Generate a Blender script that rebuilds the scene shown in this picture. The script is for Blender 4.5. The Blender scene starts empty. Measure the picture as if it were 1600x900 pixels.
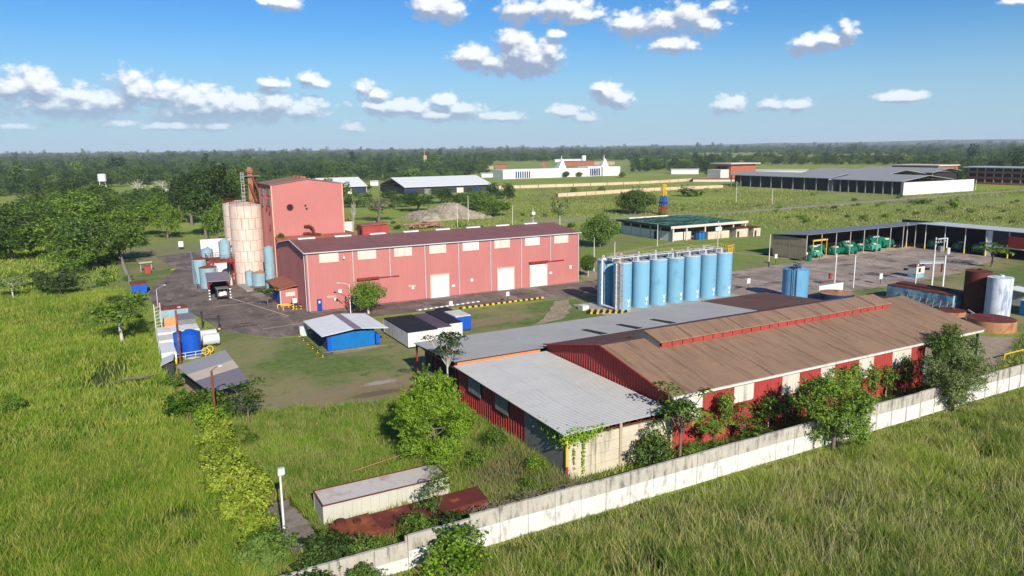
import bpy, math, random
import numpy as np
from math import pi, sin, cos, radians
# ---------------------------------------------------------------- camera
S = bpy.context.scene
C = S.collection
F, CX, CY, CH = 1150.0, 800.0, 450.0, 30.0
RM = np.array([[0.87745732, 0.09894862, -0.46933764],
               [-0.47953299, 0.15892277, -0.86301313],
               [-0.01080552, 0.98232007, 0.18689707]])
from mathutils import Matrix, Vector
cam = bpy.data.cameras.new('camera'); camo = bpy.data.objects.new('camera', cam); C.objects.link(camo)
m4 = Matrix.Identity(4)
for i in range(3):
    for j in range(3): m4[i][j] = RM[i][j]
m4[2][3] = CH
camo.matrix_world = m4
cam.sensor_width = 36.0; cam.lens = 36.0 * F / 1600.0
cam.clip_start = 0.5; cam.clip_end = 60000
S.camera = camo
# ---------------------------------------------------------------- light
SUN_EL = radians(29.0); SUN_AZ = math.atan2(-0.99, -0.137)      # direction towards the sun, x right-back, y away
sd = Vector((cos(SUN_EL) * cos(SUN_AZ), cos(SUN_EL) * sin(SUN_AZ), sin(SUN_EL)))
sl = bpy.data.lights.new('sun', 'SUN'); sl.energy = 5.0; sl.angle = radians(0.5); sl.color = (1.0, 0.955, 0.87)
so = bpy.data.objects.new('sun', sl); C.objects.link(so); so.location = (0, -50, 80)
so.rotation_euler = sd.to_track_quat('Z', 'Y').to_euler()
S.view_settings.view_transform = 'Standard'; S.view_settings.look = 'None'
S.view_settings.exposure = 0.35; S.view_settings.gamma = 1.0
W = bpy.data.worlds.new('World'); S.world = W; W.use_nodes = True

def ray(u, v):
    d = RM @ np.array([u - CX, CY - v, -F]); return d / np.linalg.norm(d)
def G(u, v, z=0.0):
    d = ray(u, v); t = (z - CH) / d[2]; return float(d[0] * t), float(d[1] * t)
def P(x, y, z=0.0):
    c = RM.T @ np.array([x, y, z - CH]); return CX - F * c[0] / c[2], CY + F * c[1] / c[2]
def ZH(x, y, v):
    lo, hi = -5.0, 80.0
    for _ in range(40):
        m = (lo + hi) / 2
        if P(x, y, m)[1] > v: lo = m
        else: hi = m
    return lo

def build_world():
    nt = W.node_tree; N = nt.nodes; L = nt.links; N.clear()
    out = N.new('ShaderNodeOutputWorld'); bg = N.new('ShaderNodeBackground'); bg.inputs['Strength'].default_value = 0.115
    sky = N.new('ShaderNodeTexSky'); sky.sky_type = 'NISHITA'; sky.sun_disc = False
    sky.sun_elevation = SUN_EL; sky.sun_rotation = math.atan2(sd.x, sd.y)
    sky.altitude = 50; sky.air_density = 1.0; sky.dust_density = 0.3; sky.ozone_density = 2.5
    hs = N.new('ShaderNodeHueSaturation'); hs.inputs['Saturation'].default_value = 1.25; hs.inputs['Value'].default_value = 1.0
    L.new(sky.outputs[0], hs.inputs['Color'])
    tn = N.new('ShaderNodeMixRGB'); tn.blend_type = 'MULTIPLY'; tn.inputs[0].default_value = 1; tn.inputs[2].default_value = (0.34, 0.57, 0.78, 1); L.new(hs.outputs[0], tn.inputs[1])
    # cloud field, a node group of azimuth / elevation (radians)
    g = bpy.data.node_groups.new('cloud_field', 'ShaderNodeTree')
    g.interface.new_socket('P', in_out='INPUT', socket_type='NodeSocketVector')
    g.interface.new_socket('D', in_out='OUTPUT', socket_type='NodeSocketFloat')
    gn, gl = g.nodes, g.links
    gi = gn.new('NodeGroupInput'); go = gn.new('NodeGroupOutput')
    fwd = np.array([-RM[0][2], -RM[1][2], 0]); fwd /= np.linalg.norm(fwd); rgt = np.array([fwd[1], -fwd[0], 0])
    clouds = [(20,140,50,26),(60,138,46,30),(120,150,44,24),(160,158,50,20),(212,146,40,34),(255,150,40,30),(300,160,50,24),(345,165,40,24),
              (385,168,40,20),(430,166,36,26),(470,174,44,18),(100,164,130,22),(330,172,150,19),(195,193,40,9),(265,196,70,9),(345,196,32,9),(20,196,40,7),
              (432,130,24,9),(480,122,16,13),(498,130,16,10),(565,138,20,14),(590,148,20,9),(590,166,40,16),(640,170,40,14),(695,160,22,12),(720,172,50,14),(770,182,44,10),(690,180,60,9),(551,199,20,10),
              (668,10,28,18),(706,16,24,20),(815,14,44,22),(870,14,60,22),(905,24,40,14),
              (740,88,44,18),(770,96,50,22),(800,62,30,22),(835,92,46,24),(868,54,18,10),(806,80,40,30),(858,78,24,24),
              (985,38,40,18),(1030,34,40,22),(1075,22,34,24),(1105,36,30,16),(1052,70,46,15),(1130,8,30,14),
              (1262,66,30,15),(1295,60,34,16),(1325,45,20,20),(950,145,22,18),(968,156,18,14),(938,135,14,10),
              (885,176,26,11),(912,184,24,9),(1140,166,26,14),(1205,162,26,13),(1245,164,26,11),(1400,152,40,8),
              (440,4,26,11),(410,2,10,8),(1590,0,30,10),
              (-60,150,70,30),(-180,160,90,26),(1720,90,60,30),(1850,160,90,20),(600,-90,90,40),(1200,-110,110,44),(100,-120,80,36),(1700,-140,90,40)]
    prev = None
    for (u, v, rx, ry) in clouds:
        d = ray(u, v); az = math.atan2(d @ rgt, d @ fwd); el = math.asin(d[2])
        d2 = ray(u + rx, v); ax = abs(math.atan2(d2 @ rgt, d2 @ fwd) - az)
        d3 = ray(u, v - ry); ay = abs(math.asin(d3[2]) - el)
        sx, sy = 1 / (ax * 1.32), 1 / (ay * 1.4)
        a = gn.new('ShaderNodeVectorMath'); a.operation = 'MULTIPLY_ADD'
        a.inputs[1].default_value = (sx, sy, 0); a.inputs[2].default_value = (-az * sx, -el * sy, 0)
        gl.new(gi.outputs[0], a.inputs[0])
        b = gn.new('ShaderNodeVectorMath'); b.operation = 'LENGTH'; gl.new(a.outputs[0], b.inputs[0])
        if prev is None: prev = b.outputs['Value']
        else:
            m = gn.new('ShaderNodeMath'); m.operation = 'SMOOTH_MIN'; m.inputs[2].default_value = 0.25
            gl.new(prev, m.inputs[0]); gl.new(b.outputs['Value'], m.inputs[1]); prev = m.outputs[0]
    nz = gn.new('ShaderNodeTexNoise'); nz.noise_dimensions = '2D'; nz.inputs['Scale'].default_value = 17; nz.inputs['Detail'].default_value = 7; nz.inputs['Roughness'].default_value = 0.62
    mp = gn.new('ShaderNodeMapping'); mp.inputs['Scale'].default_value = (1.0, 1.5, 1); mp.inputs['Location'].default_value = (3.3, 1.7, 0.4)
    gl.new(gi.outputs[0], mp.inputs[0]); gl.new(mp.outputs[0], nz.inputs['Vector'])
    vo = gn.new('ShaderNodeTexVoronoi'); vo.feature = 'F1'; vo.voronoi_dimensions = '2D'; vo.inputs['Scale'].default_value = 62; vo.inputs['Detail'].default_value = 2; vo.inputs['Roughness'].default_value = 0.5
    wv = gn.new('ShaderNodeVectorMath'); wv.operation = 'MULTIPLY_ADD'; wv.inputs[1].default_value = (0.02, 0.02, 0.02); gl.new(nz.outputs['Color'], wv.inputs[0]); gl.new(mp.outputs[0], wv.inputs[2]); gl.new(wv.outputs[0], vo.inputs['Vector'])
    g.interface.new_socket('M', in_out='OUTPUT', socket_type='NodeSocketFloat')
    s1 = gn.new('ShaderNodeMath'); s1.operation = 'SUBTRACT'; s1.inputs[0].default_value = 1.12; gl.new(prev, s1.inputs[1])
    s2 = gn.new('ShaderNodeMath'); s2.operation = 'MULTIPLY_ADD'; s2.inputs[1].default_value = 1.7; s2.inputs[2].default_value = -0.85; gl.new(nz.outputs[0], s2.inputs[0])
    s4 = gn.new('ShaderNodeMath'); s4.operation = 'MULTIPLY_ADD'; s4.inputs[1].default_value = -0.46; s4.inputs[2].default_value = 0.2; gl.new(vo.outputs['Distance'], s4.inputs[0])
    s5 = gn.new('ShaderNodeMath'); s5.operation = 'ADD'; gl.new(s2.outputs[0], s5.inputs[0]); gl.new(s4.outputs[0], s5.inputs[1])
    s3 = gn.new('ShaderNodeMath'); s3.operation = 'ADD'; gl.new(s1.outputs[0], s3.inputs[0]); gl.new(s5.outputs[0], s3.inputs[1])
    gl.new(s3.outputs[0], go.inputs[0]); gl.new(prev, go.inputs[1])
    tc = N.new('ShaderNodeTexCoord')
    def dot(vec):
        n = N.new('ShaderNodeVectorMath'); n.operation = 'DOT_PRODUCT'; n.inputs[1].default_value = tuple(vec)
        L.new(tc.outputs['Generated'], n.inputs[0]); return n.outputs['Value']
    at = N.new('ShaderNodeMath'); at.operation = 'ARCTAN2'; L.new(dot(rgt), at.inputs[0]); L.new(dot(fwd), at.inputs[1])
    asn = N.new('ShaderNodeMath'); asn.operation = 'ARCSINE'; L.new(dot((0, 0, 1)), asn.inputs[0])
    cb = N.new('ShaderNodeCombineXYZ'); L.new(at.outputs[0], cb.inputs[0]); L.new(asn.outputs[0], cb.inputs[1])
    def field(off):
        ad = N.new('ShaderNodeVectorMath'); ad.operation = 'ADD'; ad.inputs[1].default_value = off; L.new(cb.outputs[0], ad.inputs[0])
        gg = N.new('ShaderNodeGroup'); gg.node_tree = g; L.new(ad.outputs[0], gg.inputs[0]); return gg
    g0 = field((0, 0, 0)); g1 = field((0.003, 0.009, 0)); d0, d1 = g0.outputs[0], g1.outputs[0]
    al = N.new('ShaderNodeMapRange'); al.interpolation_type = 'SMOOTHSTEP'; al.inputs[1].default_value = 0.0; al.inputs[2].default_value = 0.6
    L.new(d0, al.inputs[0])
    # lit where little cloud lies above towards the light
    lm_ = N.new('ShaderNodeMath'); lm_.operation = 'SUBTRACT'; L.new(g0.outputs[1], lm_.inputs[0]); L.new(g1.outputs[1], lm_.inputs[1])
    ln_ = N.new('ShaderNodeMath'); ln_.operation = 'SUBTRACT'; L.new(d1, ln_.inputs[0]); L.new(d0, ln_.inputs[1])
    lt = N.new('ShaderNodeMath'); lt.operation = 'MULTIPLY_ADD'; lt.inputs[1].default_value = 1.2; L.new(lm_.outputs[0], lt.inputs[0]); L.new(ln_.outputs[0], lt.inputs[2])
    lr = N.new('ShaderNodeMapRange'); lr.interpolation_type = 'SMOOTHSTEP'; lr.inputs[1].default_value = 0.34; lr.inputs[2].default_value = -0.85
    L.new(lt.outputs[0], lr.inputs[0])
    cr = N.new('ShaderNodeMixRGB'); cr.inputs[1].default_value = (2.3, 2.9, 4.1, 1); cr.inputs[2].default_value = (6.9, 7.2, 7.5, 1)
    L.new(lr.outputs[0], cr.inputs[0])
    # clouds near the horizon sink into the air
    ez = N.new('ShaderNodeMapRange'); ez.inputs[1].default_value = 0.0; ez.inputs[2].default_value = 0.075; ez.inputs[3].default_value = 0.25; ez.inputs[4].default_value = 1.0
    L.new(asn.outputs[0], ez.inputs[0])
    am = N.new('ShaderNodeMath'); am.operation = 'MULTIPLY'; L.new(al.outputs[0], am.inputs[0]); L.new(ez.outputs[0], am.inputs[1])
    mx = N.new('ShaderNodeMixRGB'); L.new(am.outputs[0], mx.inputs[0]); hz_ = N.new('ShaderNodeMapRange'); hz_.interpolation_type = 'SMOOTHSTEP'; hz_.inputs[1].default_value = 0.17; hz_.inputs[2].default_value = 0.0; hz_.inputs[4].default_value = 0.85; L.new(asn.outputs[0], hz_.inputs[0])
    hm_ = N.new('ShaderNodeMixRGB'); hm_.inputs[2].default_value = (2.9, 4.2, 5.4, 1); L.new(hz_.outputs[0], hm_.inputs[0]); L.new(tn.outputs[0], hm_.inputs[1])
    L.new(hm_.outputs[0], mx.inputs[1]); L.new(cr.outputs[0], mx.inputs[2])
    L.new(mx.outputs[0], bg.inputs[0]); L.new(bg.outputs[0], out.inputs[0])
    W.cycles.sampling_method = 'MANUAL'; W.cycles.sample_map_resolution = 512
build_world()

# ---------------------------------------------------------------- materials
def srgb(r, g, b):
    f = lambda c: (c / 255 / 12.92) if c / 255 <= 0.04045 else ((c / 255 + 0.055) / 1.055) ** 2.4
    return (f(r), f(g), f(b))
MATS = {}
class NB:
    def __init__(s, name):
        s.m = bpy.data.materials.new(name); s.m.use_nodes = True; s.nt = s.m.node_tree
        s.N = s.nt.nodes; s.L = s.nt.links; s.N.clear()
        s.out = s.N.new('ShaderNodeOutputMaterial')
        s.geo = s.N.new('ShaderNodeNewGeometry')
    def pos(s, scale=(1, 1, 1)):
        mp = s.N.new('ShaderNodeMapping'); mp.inputs['Scale'].default_value = scale; s.L.new(s.geo.outputs['Position'], mp.inputs[0]); return mp.outputs[0]
    def noise(s, vec, scale, detail=4, rough=0.55):
        n = s.N.new('ShaderNodeTexNoise'); n.inputs['Scale'].default_value = scale; n.inputs['Detail'].default_value = detail; n.inputs['Roughness'].default_value = rough
        s.L.new(vec, n.inputs['Vector']); return n.outputs[0]
    def rng(s, v, a, b, c=0.0, d=1.0, smooth=True):
        n = s.N.new('ShaderNodeMapRange'); n.interpolation_type = 'SMOOTHSTEP' if smooth else 'LINEAR'
        for i, k in enumerate((a, b, c, d)): n.inputs[i + 1].default_value = k
        s.L.new(v, n.inputs[0]); return n.outputs[0]
    def mix(s, f, a, b):
        n = s.N.new('ShaderNodeMixRGB')
        for k, x in ((0, f), (1, a), (2, b)):
            if isinstance(x, (int, float)): n.inputs[k].default_value = x
            elif isinstance(x, tuple): n.inputs[k].default_value = (*x[:3], 1)
            else: s.L.new(x, n.inputs[k])
        return n.outputs[0]
    def math(s, op, a, b=0.0):
        n = s.N.new('ShaderNodeMath'); n.operation = op
        for k, x in ((0, a), (1, b)):
            if isinstance(x, (int, float)): n.inputs[k].default_value = x
            else: s.L.new(x, n.inputs[k])
        return n.outputs[0]
    def surface(s, col, rough=0.7, metal=0.0, spec=0.3, bump=None, dist=0.05):
        p = s.N.new('ShaderNodeBsdfPrincipled')
        if isinstance(col, tuple): p.inputs['Base Color'].default_value = (*col[:3], 1)
        else: s.L.new(col, p.inputs['Base Color'])
        if isinstance(rough, (int, float)): p.inputs['Roughness'].default_value = rough
        else: s.L.new(rough, p.inputs['Roughness'])
        p.inputs['Metallic'].default_value = metal; p.inputs['Specular IOR Level'].default_value = spec
        if bump is not None:
            b = s.N.new('ShaderNodeBump'); b.inputs['Distance'].default_value = dist; b.inputs['Strength'].default_value = 0.7
            s.L.new(bump, b.inputs['Height']); s.L.new(b.outputs[0], p.inputs['Normal'])
        s.L.new(p.outputs[0], s.out.inputs[0]); return p

def paint(name, col, var=0.12, rough=0.6, scale=0.6, stain=None, samt=0.4, sscale=(1.6, 1.6, 0.18), smin=0.5, smax=0.72, metal=0.0, spec=0.3, stain2=None, objvar=0.0, run=None):
    if name in MATS: return MATS[name]
    b = NB(name); p = b.pos()
    n1 = b.noise(p, scale, 5); n2 = b.noise(p, scale * 9, 3)
    nn = b.math('ADD', b.math('MULTIPLY', n1, 0.7), b.math('MULTIPLY', n2, 0.3))
    lo = tuple(max(0, c * (1 - var)) for c in col); hi = tuple(min(0.95, c * (1 + var)) for c in col)
    c = b.mix(b.rng(nn, 0.3, 0.7), lo, hi)
    if stain:
        k = b.rng(b.noise(b.pos(sscale), 1.0, 7, 0.62), smin, smax, 0, samt)
        c = b.mix(k, c, stain)
    if stain2:
        k = b.rng(b.noise(b.pos((0.35, 0.35, 0.35)), 1.0, 8, 0.65), 0.55, 0.68, 0, 0.7)
        c = b.mix(k, c, stain2)
    if run:      # thin vertical runs of rust or dirt
        c = b.mix(b.rng(b.noise(b.pos((2.4, 2.4, 0.07)), 1.0, 6, 0.6), 0.58, 0.72, 0, run[1]), c, run[0])
    if objvar:
        oi = b.N.new('ShaderNodeObjectInfo'); c = b.mix(b.rng(oi.outputs['Random'], 0, 1, 0, objvar, False), c, tuple(min(0.9, k * 1.5 + 0.03) for k in col))
    b.surface(c, rough, metal, spec); MATS[name] = b.m; return b.m

def leafmat(name, dark, bright, yellow=None, trans=0.3, sc=0.45):
    if name in MATS: return MATS[name]
    b = NB(name)
    n = b.noise(b.pos(), sc, 3)
    oi = b.N.new('ShaderNodeObjectInfo')
    r = b.geo.outputs['Random Per Island']
    f = b.math('ADD', b.math('MULTIPLY', n, 0.75), b.math('MULTIPLY', r, 0.45))
    f = b.math('ADD', f, b.math('MULTIPLY', b.math('SUBTRACT', oi.outputs['Random'], 0.5), 0.6))
    c = b.mix(b.rng(f, 0.3, 0.85), dark, bright)
    if yellow: c = b.mix(b.rng(b.math('ADD', r, b.math('MULTIPLY', n, 0.5)), 0.95, 1.3), c, yellow)
    p = b.N.new('ShaderNodeBsdfPrincipled'); b.L.new(c, p.inputs['Base Color']); p.inputs['Roughness'].default_value = 0.55; p.inputs['Specular IOR Level'].default_value = 0.25
    t = b.N.new('ShaderNodeBsdfTranslucent'); b.L.new(c, t.inputs['Color'])
    m = b.N.new('ShaderNodeMixShader'); m.inputs[0].default_value = trans
    b.L.new(p.outputs[0], m.inputs[1]); b.L.new(t.outputs[0], m.inputs[2]); b.L.new(m.outputs[0], b.out.inputs[0])
    MATS[name] = b.m; return b.m

RUST = srgb(120, 62, 38); RUSTD = srgb(80, 45, 32)
red_wall = paint('red_wall_paint', srgb(176, 109, 103), 0.05, 0.75, 0.15, srgb(184, 124, 114), 0.35, (0.5, 0.5, 0.05), run=(srgb(140, 80, 74), 0.4))
red_tower = paint('red_tower_paint', srgb(178, 110, 104), 0.05, 0.75, 0.12, srgb(186, 132, 118), 0.4, (0.2, 0.2, 0.1), 0.55, 0.8)
red_shed = paint('red_shed_paint', srgb(160, 60, 54), 0.12, 0.65, 0.3, srgb(140, 45, 40), 0.5)
red_dark = paint('dark_red_paint', srgb(140, 40, 42), 0.12, 0.6, 0.6, RUSTD, 0.4)
red_roof = paint('red_brown_roof', srgb(128, 84, 78), 0.1, 0.6, 0.2, srgb(104, 70, 64), 0.5, (0.9, 0.06, 0.3))
rust_roof = paint('rusty_brown_roof', srgb(150, 92, 70), 0.14, 0.75, 0.3, srgb(120, 70, 50), 0.6, (0.8, 0.1, 0.3))
tower_roof_m = paint('tower_roof', srgb(140, 108, 90), 0.12, 0.75, 0.3)
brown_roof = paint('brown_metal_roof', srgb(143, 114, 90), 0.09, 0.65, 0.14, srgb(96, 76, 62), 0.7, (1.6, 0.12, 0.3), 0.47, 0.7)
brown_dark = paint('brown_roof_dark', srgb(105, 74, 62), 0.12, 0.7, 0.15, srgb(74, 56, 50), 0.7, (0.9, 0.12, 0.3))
grey_roof = paint('grey_zinc_roof', srgb(154, 150, 145), 0.06, 0.5, 0.2, srgb(120, 118, 118), 0.3, (0.2, 1.5, 0.3))
light_roof = paint('pale_zinc_roof', srgb(186, 182, 174), 0.05, 0.5, 0.2, srgb(150, 148, 146), 0.3, (0.5, 2.0, 0.3))
white = paint('white_paint', srgb(214, 213, 210), 0.05, 0.6, 0.5, srgb(150, 140, 125), 0.25)
white_dirty = paint('dirty_white_paint', srgb(205, 198, 186), 0.1, 0.75, 0.4, srgb(110, 102, 90), 0.6)
white_rust = paint('white_rusty', srgb(215, 210, 202), 0.08, 0.7, 0.5, srgb(150, 100, 70), 0.55)
cream = paint('cream_panel', srgb(200, 191, 175), 0.06, 0.7, 0.8, srgb(150, 140, 120), 0.4)
cream_wall = paint('cream_block_wall', srgb(192, 180, 156), 0.1, 0.85, 0.4, srgb(70, 62, 50), 0.7, (0.7, 0.7, 0.1), 0.52, 0.7)
grey_wall = paint('grey_concrete_wall', srgb(130, 126, 116), 0.15, 0.9, 0.5, srgb(60, 58, 50), 0.6)
concrete = paint('concrete', srgb(160, 152, 140), 0.12, 0.9, 0.5, srgb(100, 92, 82), 0.5, (0.6, 0.6, 0.4))
silo_m = paint('silo_pink_cream', srgb(210, 190, 174), 0.07, 0.7, 0.35, srgb(188, 120, 96), 0.6, (1.1, 1.1, 0.16), 0.48, 0.75)
silo_seam = paint('silo_seam_rust', srgb(160, 98, 76), 0.15, 0.8, 0.8)
blue_tank = paint('pale_blue_tank', srgb(112, 160, 184), 0.06, 0.5, 0.25, srgb(52, 112, 160), 0.5, (0.4, 0.4, 0.3), 0.52, 0.7, objvar=0.35, run=(srgb(140, 130, 118), 0.45))
blue_tank_d = paint('mid_blue_tank', srgb(98, 150, 184), 0.08, 0.5, 0.4, srgb(70, 120, 165), 0.4)
pale_blue = paint('weathered_pale_blue', srgb(136, 164, 174), 0.1, 0.65, 0.6, srgb(130, 110, 95), 0.35)
strong_blue = paint('strong_blue_paint', srgb(20, 80, 175), 0.08, 0.45, 0.4, srgb(30, 70, 140), 0.3)
cabin_blue = paint('cabin_blue_paint', srgb(12, 104, 165), 0.1, 0.5, 0.5, srgb(60, 140, 180), 0.35)
navy = paint('navy_blue', srgb(24, 48, 90), 0.1, 0.6)
door_blue = paint('door_blue', srgb(10, 62, 150), 0.05, 0.5)
faded_blue = paint('faded_blue_steel', srgb(140, 172, 186), 0.2, 0.7, 0.6, srgb(48, 92, 135), 0.8, (0.4, 0.4, 0.5), 0.42, 0.6)
rust = paint('rust', RUST, 0.3, 0.85, 1.2, srgb(60, 36, 28), 0.7, (0.7, 0.7, 0.5), stain2=srgb(168, 92, 50))
rust_dark = paint('rust_dark', srgb(94, 46, 36), 0.25, 0.85, 0.9, srgb(60, 32, 28), 0.7, (0.9, 0.9, 0.2), stain2=srgb(130, 66, 46))
rust_ochre = paint('rust_ochre', srgb(168, 122, 88), 0.15, 0.85, 0.8, RUST, 0.7, (0.8, 0.8, 0.4))
rust_red = paint('rusty_red_roof', srgb(100, 44, 36), 0.18, 0.8, 0.5, srgb(176, 96, 52), 0.8, (0.5, 0.5, 0.5), 0.58, 0.72)
tank_white = paint('tank_peeling_white', srgb(208, 211, 216), 0.08, 0.6, 0.4, srgb(112, 130, 156), 0.8, (1.1, 1.1, 0.25), 0.46, 0.64)
steel = paint('grey_steel', srgb(120, 120, 122), 0.12, 0.5, 1.0)
steel_light = paint('galvanised_steel', srgb(190, 190, 188), 0.08, 0.45, 1.0)
steel_dark = paint('dark_steel', srgb(50, 50, 54), 0.15, 0.6, 1.0)
black = paint('black_sheet', srgb(30, 30, 36), 0.2, 0.75, 0.6, srgb(52, 50, 54), 0.6)
purple_roof = paint('purple_grey_roof', srgb(82, 70, 80), 0.15, 0.6, 0.6)
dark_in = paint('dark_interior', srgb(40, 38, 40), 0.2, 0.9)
yellow = paint('yellow_paint', srgb(225, 180, 40), 0.08, 0.55, 0.8)
orange = paint('orange_paint', srgb(226, 130, 78), 0.06, 0.6, 0.6)
salmon = paint('salmon_signs', srgb(226, 160, 130), 0.05, 0.6)
green_m = paint('green_machine_paint', srgb(14, 104, 80), 0.2, 0.45, 1.0, srgb(8, 60, 52), 0.5)
green_l = paint('teal_machine_paint', srgb(58, 150, 128), 0.15, 0.45, 1.0)
green_roof = paint('green_mouldy_roof', srgb(88, 138, 112), 0.2, 0.7, 0.5, srgb(36, 42, 40), 0.9, (0.13, 0.5, 0.5), 0.42, 0.58, stain2=srgb(36, 40, 38))
tan_wall = paint('tan_block_wall', srgb(168, 150, 122), 0.08, 0.85, 0.5, srgb(110, 92, 72), 0.4)
wall_up = paint('boundary_upper', srgb(176, 168, 153), 0.14, 0.9, 0.6, srgb(84, 80, 74), 0.75, (1.7, 1.7, 0.45), 0.46, 0.68)
wall_low = paint('boundary_white', srgb(206, 202, 194), 0.06, 0.85, 0.5, srgb(150, 143, 132), 0.7, (1.6, 1.6, 0.7), 0.52, 0.7)
brick_red = paint('red_brick', srgb(160, 92, 70), 0.15, 0.85, 0.8)
wood = paint('weathered_wood', srgb(136, 116, 96), 0.2, 0.9, 1.5)
log_m = paint('log_bark', srgb(150, 112, 88), 0.3, 0.9, 1.0)
bark = paint('bark', srgb(112, 100, 86), 0.2, 0.9, 1.5)
bark_pale = paint('bark_pale', srgb(186, 178, 162), 0.12, 0.85, 1.2)
roof_tarp = paint('roof_grey_purple', srgb(128, 118, 122), 0.1, 0.6, 0.6, srgb(90, 80, 80), 0.4)
glass = paint('dark_glass', srgb(34, 40, 48), 0.1, 0.15, spec=0.5)
rubber = paint('rubber', srgb(26, 26, 28), 0.1, 0.8)
blockgrey = paint('louvre_grey', srgb(132, 130, 122), 0.15, 0.8, 0.9, srgb(80, 78, 72), 0.6)

lf_dark = leafmat('leaf_dark', (0.034, 0.068, 0.012), (0.15, 0.235, 0.040))
lf_mid = leafmat('leaf_mid', (0.048, 0.10, 0.012), (0.21, 0.32, 0.038))
lf_bright = leafmat('leaf_bright', (0.06, 0.13, 0.010), (0.27, 0.41, 0.03), trans=0.35)
lf_deep = leafmat('leaf_deep', (0.018, 0.036, 0.010), (0.075, 0.125, 0.026))
lf_far = leafmat('leaf_far', (0.022, 0.048, 0.012), (0.105, 0.175, 0.034))
lf_far2 = leafmat('leaf_far_light', (0.04, 0.075, 0.016), (0.17, 0.25, 0.05))
lf_yellow = leafmat('leaf_yellow', (0.20, 0.28, 0.02), (0.47, 0.53, 0.07), trans=0.35)
lf_olive = leafmat('leaf_olive', (0.07, 0.10, 0.028), (0.21, 0.26, 0.08))
lf_dry = leafmat('leaf_dry', (0.12, 0.105, 0.055), (0.25, 0.22, 0.11))

def grassmat(name, c1, c2, c3, sc=0.12):
    b = NB(name); n = b.noise(b.pos(), sc, 5, 0.6); n2 = b.noise(b.pos(), sc * 7, 3)
    r = b.geo.outputs['Random Per Island']
    n0 = b.noise(b.pos(), sc * 0.3, 3); f = b.math('ADD', b.math('MULTIPLY', n, 0.6), b.math('MULTIPLY', r, 0.4)); f = b.math('ADD', f, b.math('MULTIPLY', n2, 0.2)); f = b.math('ADD', f, b.math('MULTIPLY', b.math('SUBTRACT', n0, 0.35), 1.0))
    c = b.mix(b.rng(f, 0.45, 0.95), c1, c2)
    c = b.mix(b.rng(b.math('ADD', b.math('MULTIPLY', r, 0.6), b.noise(b.pos((1, 1, 1)), sc * 2.3, 4)), 0.72, 1.0), c, c3)
    p = b.N.new('ShaderNodeBsdfPrincipled'); b.L.new(c, p.inputs['Base Color']); p.inputs['Roughness'].default_value = 0.6; p.inputs['Specular IOR Level'].default_value = 0.2
    t = b.N.new('ShaderNodeBsdfTranslucent'); b.L.new(c, t.inputs['Color'])
    m = b.N.new('ShaderNodeMixShader'); m.inputs[0].default_value = 0.35
    b.L.new(p.outputs[0], m.inputs[1]); b.L.new(t.outputs[0], m.inputs[2]); b.L.new(m.outputs[0], b.out.inputs[0]); return b.m
g_left = grassmat('tall_grass_left', (0.075, 0.175, 0.008), (0.25, 0.375, 0.025), (0.42, 0.43, 0.08))
g_right = grassmat('tall_grass_right', (0.075, 0.16, 0.008), (0.31, 0.41, 0.036), (0.50, 0.47, 0.15))
g_weed = grassmat('weeds_green', (0.095, 0.20, 0.010), (0.25, 0.385, 0.03), (0.38, 0.36, 0.11), 0.2)
g_dry = grassmat('weeds_dry', (0.12, 0.14, 0.04), (0.24, 0.23, 0.09), (0.32, 0.24, 0.13), 0.3)

def groundmat(name, layers, base, fine=1.2, bump=0.12):
    """layers: (scale, lo, hi, colour) noise-thresholded; position blobs: (x, y, rx, ry, colour, amount)"""
    b = NB(name); p = b.pos(); c = base
    c = b.mix(b.rng(b.noise(p, fine, 6, 0.65), 0.3, 0.7), tuple(k * 0.78 for k in base), tuple(k * 1.2 for k in base))
    for ly in layers:
        if len(ly) == 4:
            sc, lo, hi, col = ly
            c = b.mix(b.rng(b.noise(p, sc, 8, 0.6), lo, hi), c, col)
        else:
            x, y, rx, ry, col, amt = ly
            wn = b.N.new('ShaderNodeTexNoise'); wn.inputs['Scale'].default_value = 1.6 / min(rx, ry); wn.inputs['Detail'].default_value = 5; b.L.new(p, wn.inputs['Vector'])
            v = b.N.new('ShaderNodeVectorMath'); v.operation = 'MULTIPLY_ADD'; v.inputs[1].default_value = (1 / rx, 1 / ry, 0); v.inputs[2].default_value = (-x / rx, -y / ry, 0); b.L.new(p, v.inputs[0])
            ln = b.N.new('ShaderNodeVectorMath'); ln.operation = 'LENGTH'; b.L.new(v.outputs[0], ln.inputs[0])
            d = b.math('ADD', ln.outputs['Value'], b.math('MULTIPLY', b.math('SUBTRACT', wn.outputs[0], 0.5), 1.5))
            c = b.mix(b.rng(d, 1.1, 0.6, 0, amt), c, col)
    b.surface(c, 0.95, 0, 0.1, b.noise(p, 2.5, 5, 0.7) if bump else None, bump); return b.m
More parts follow.
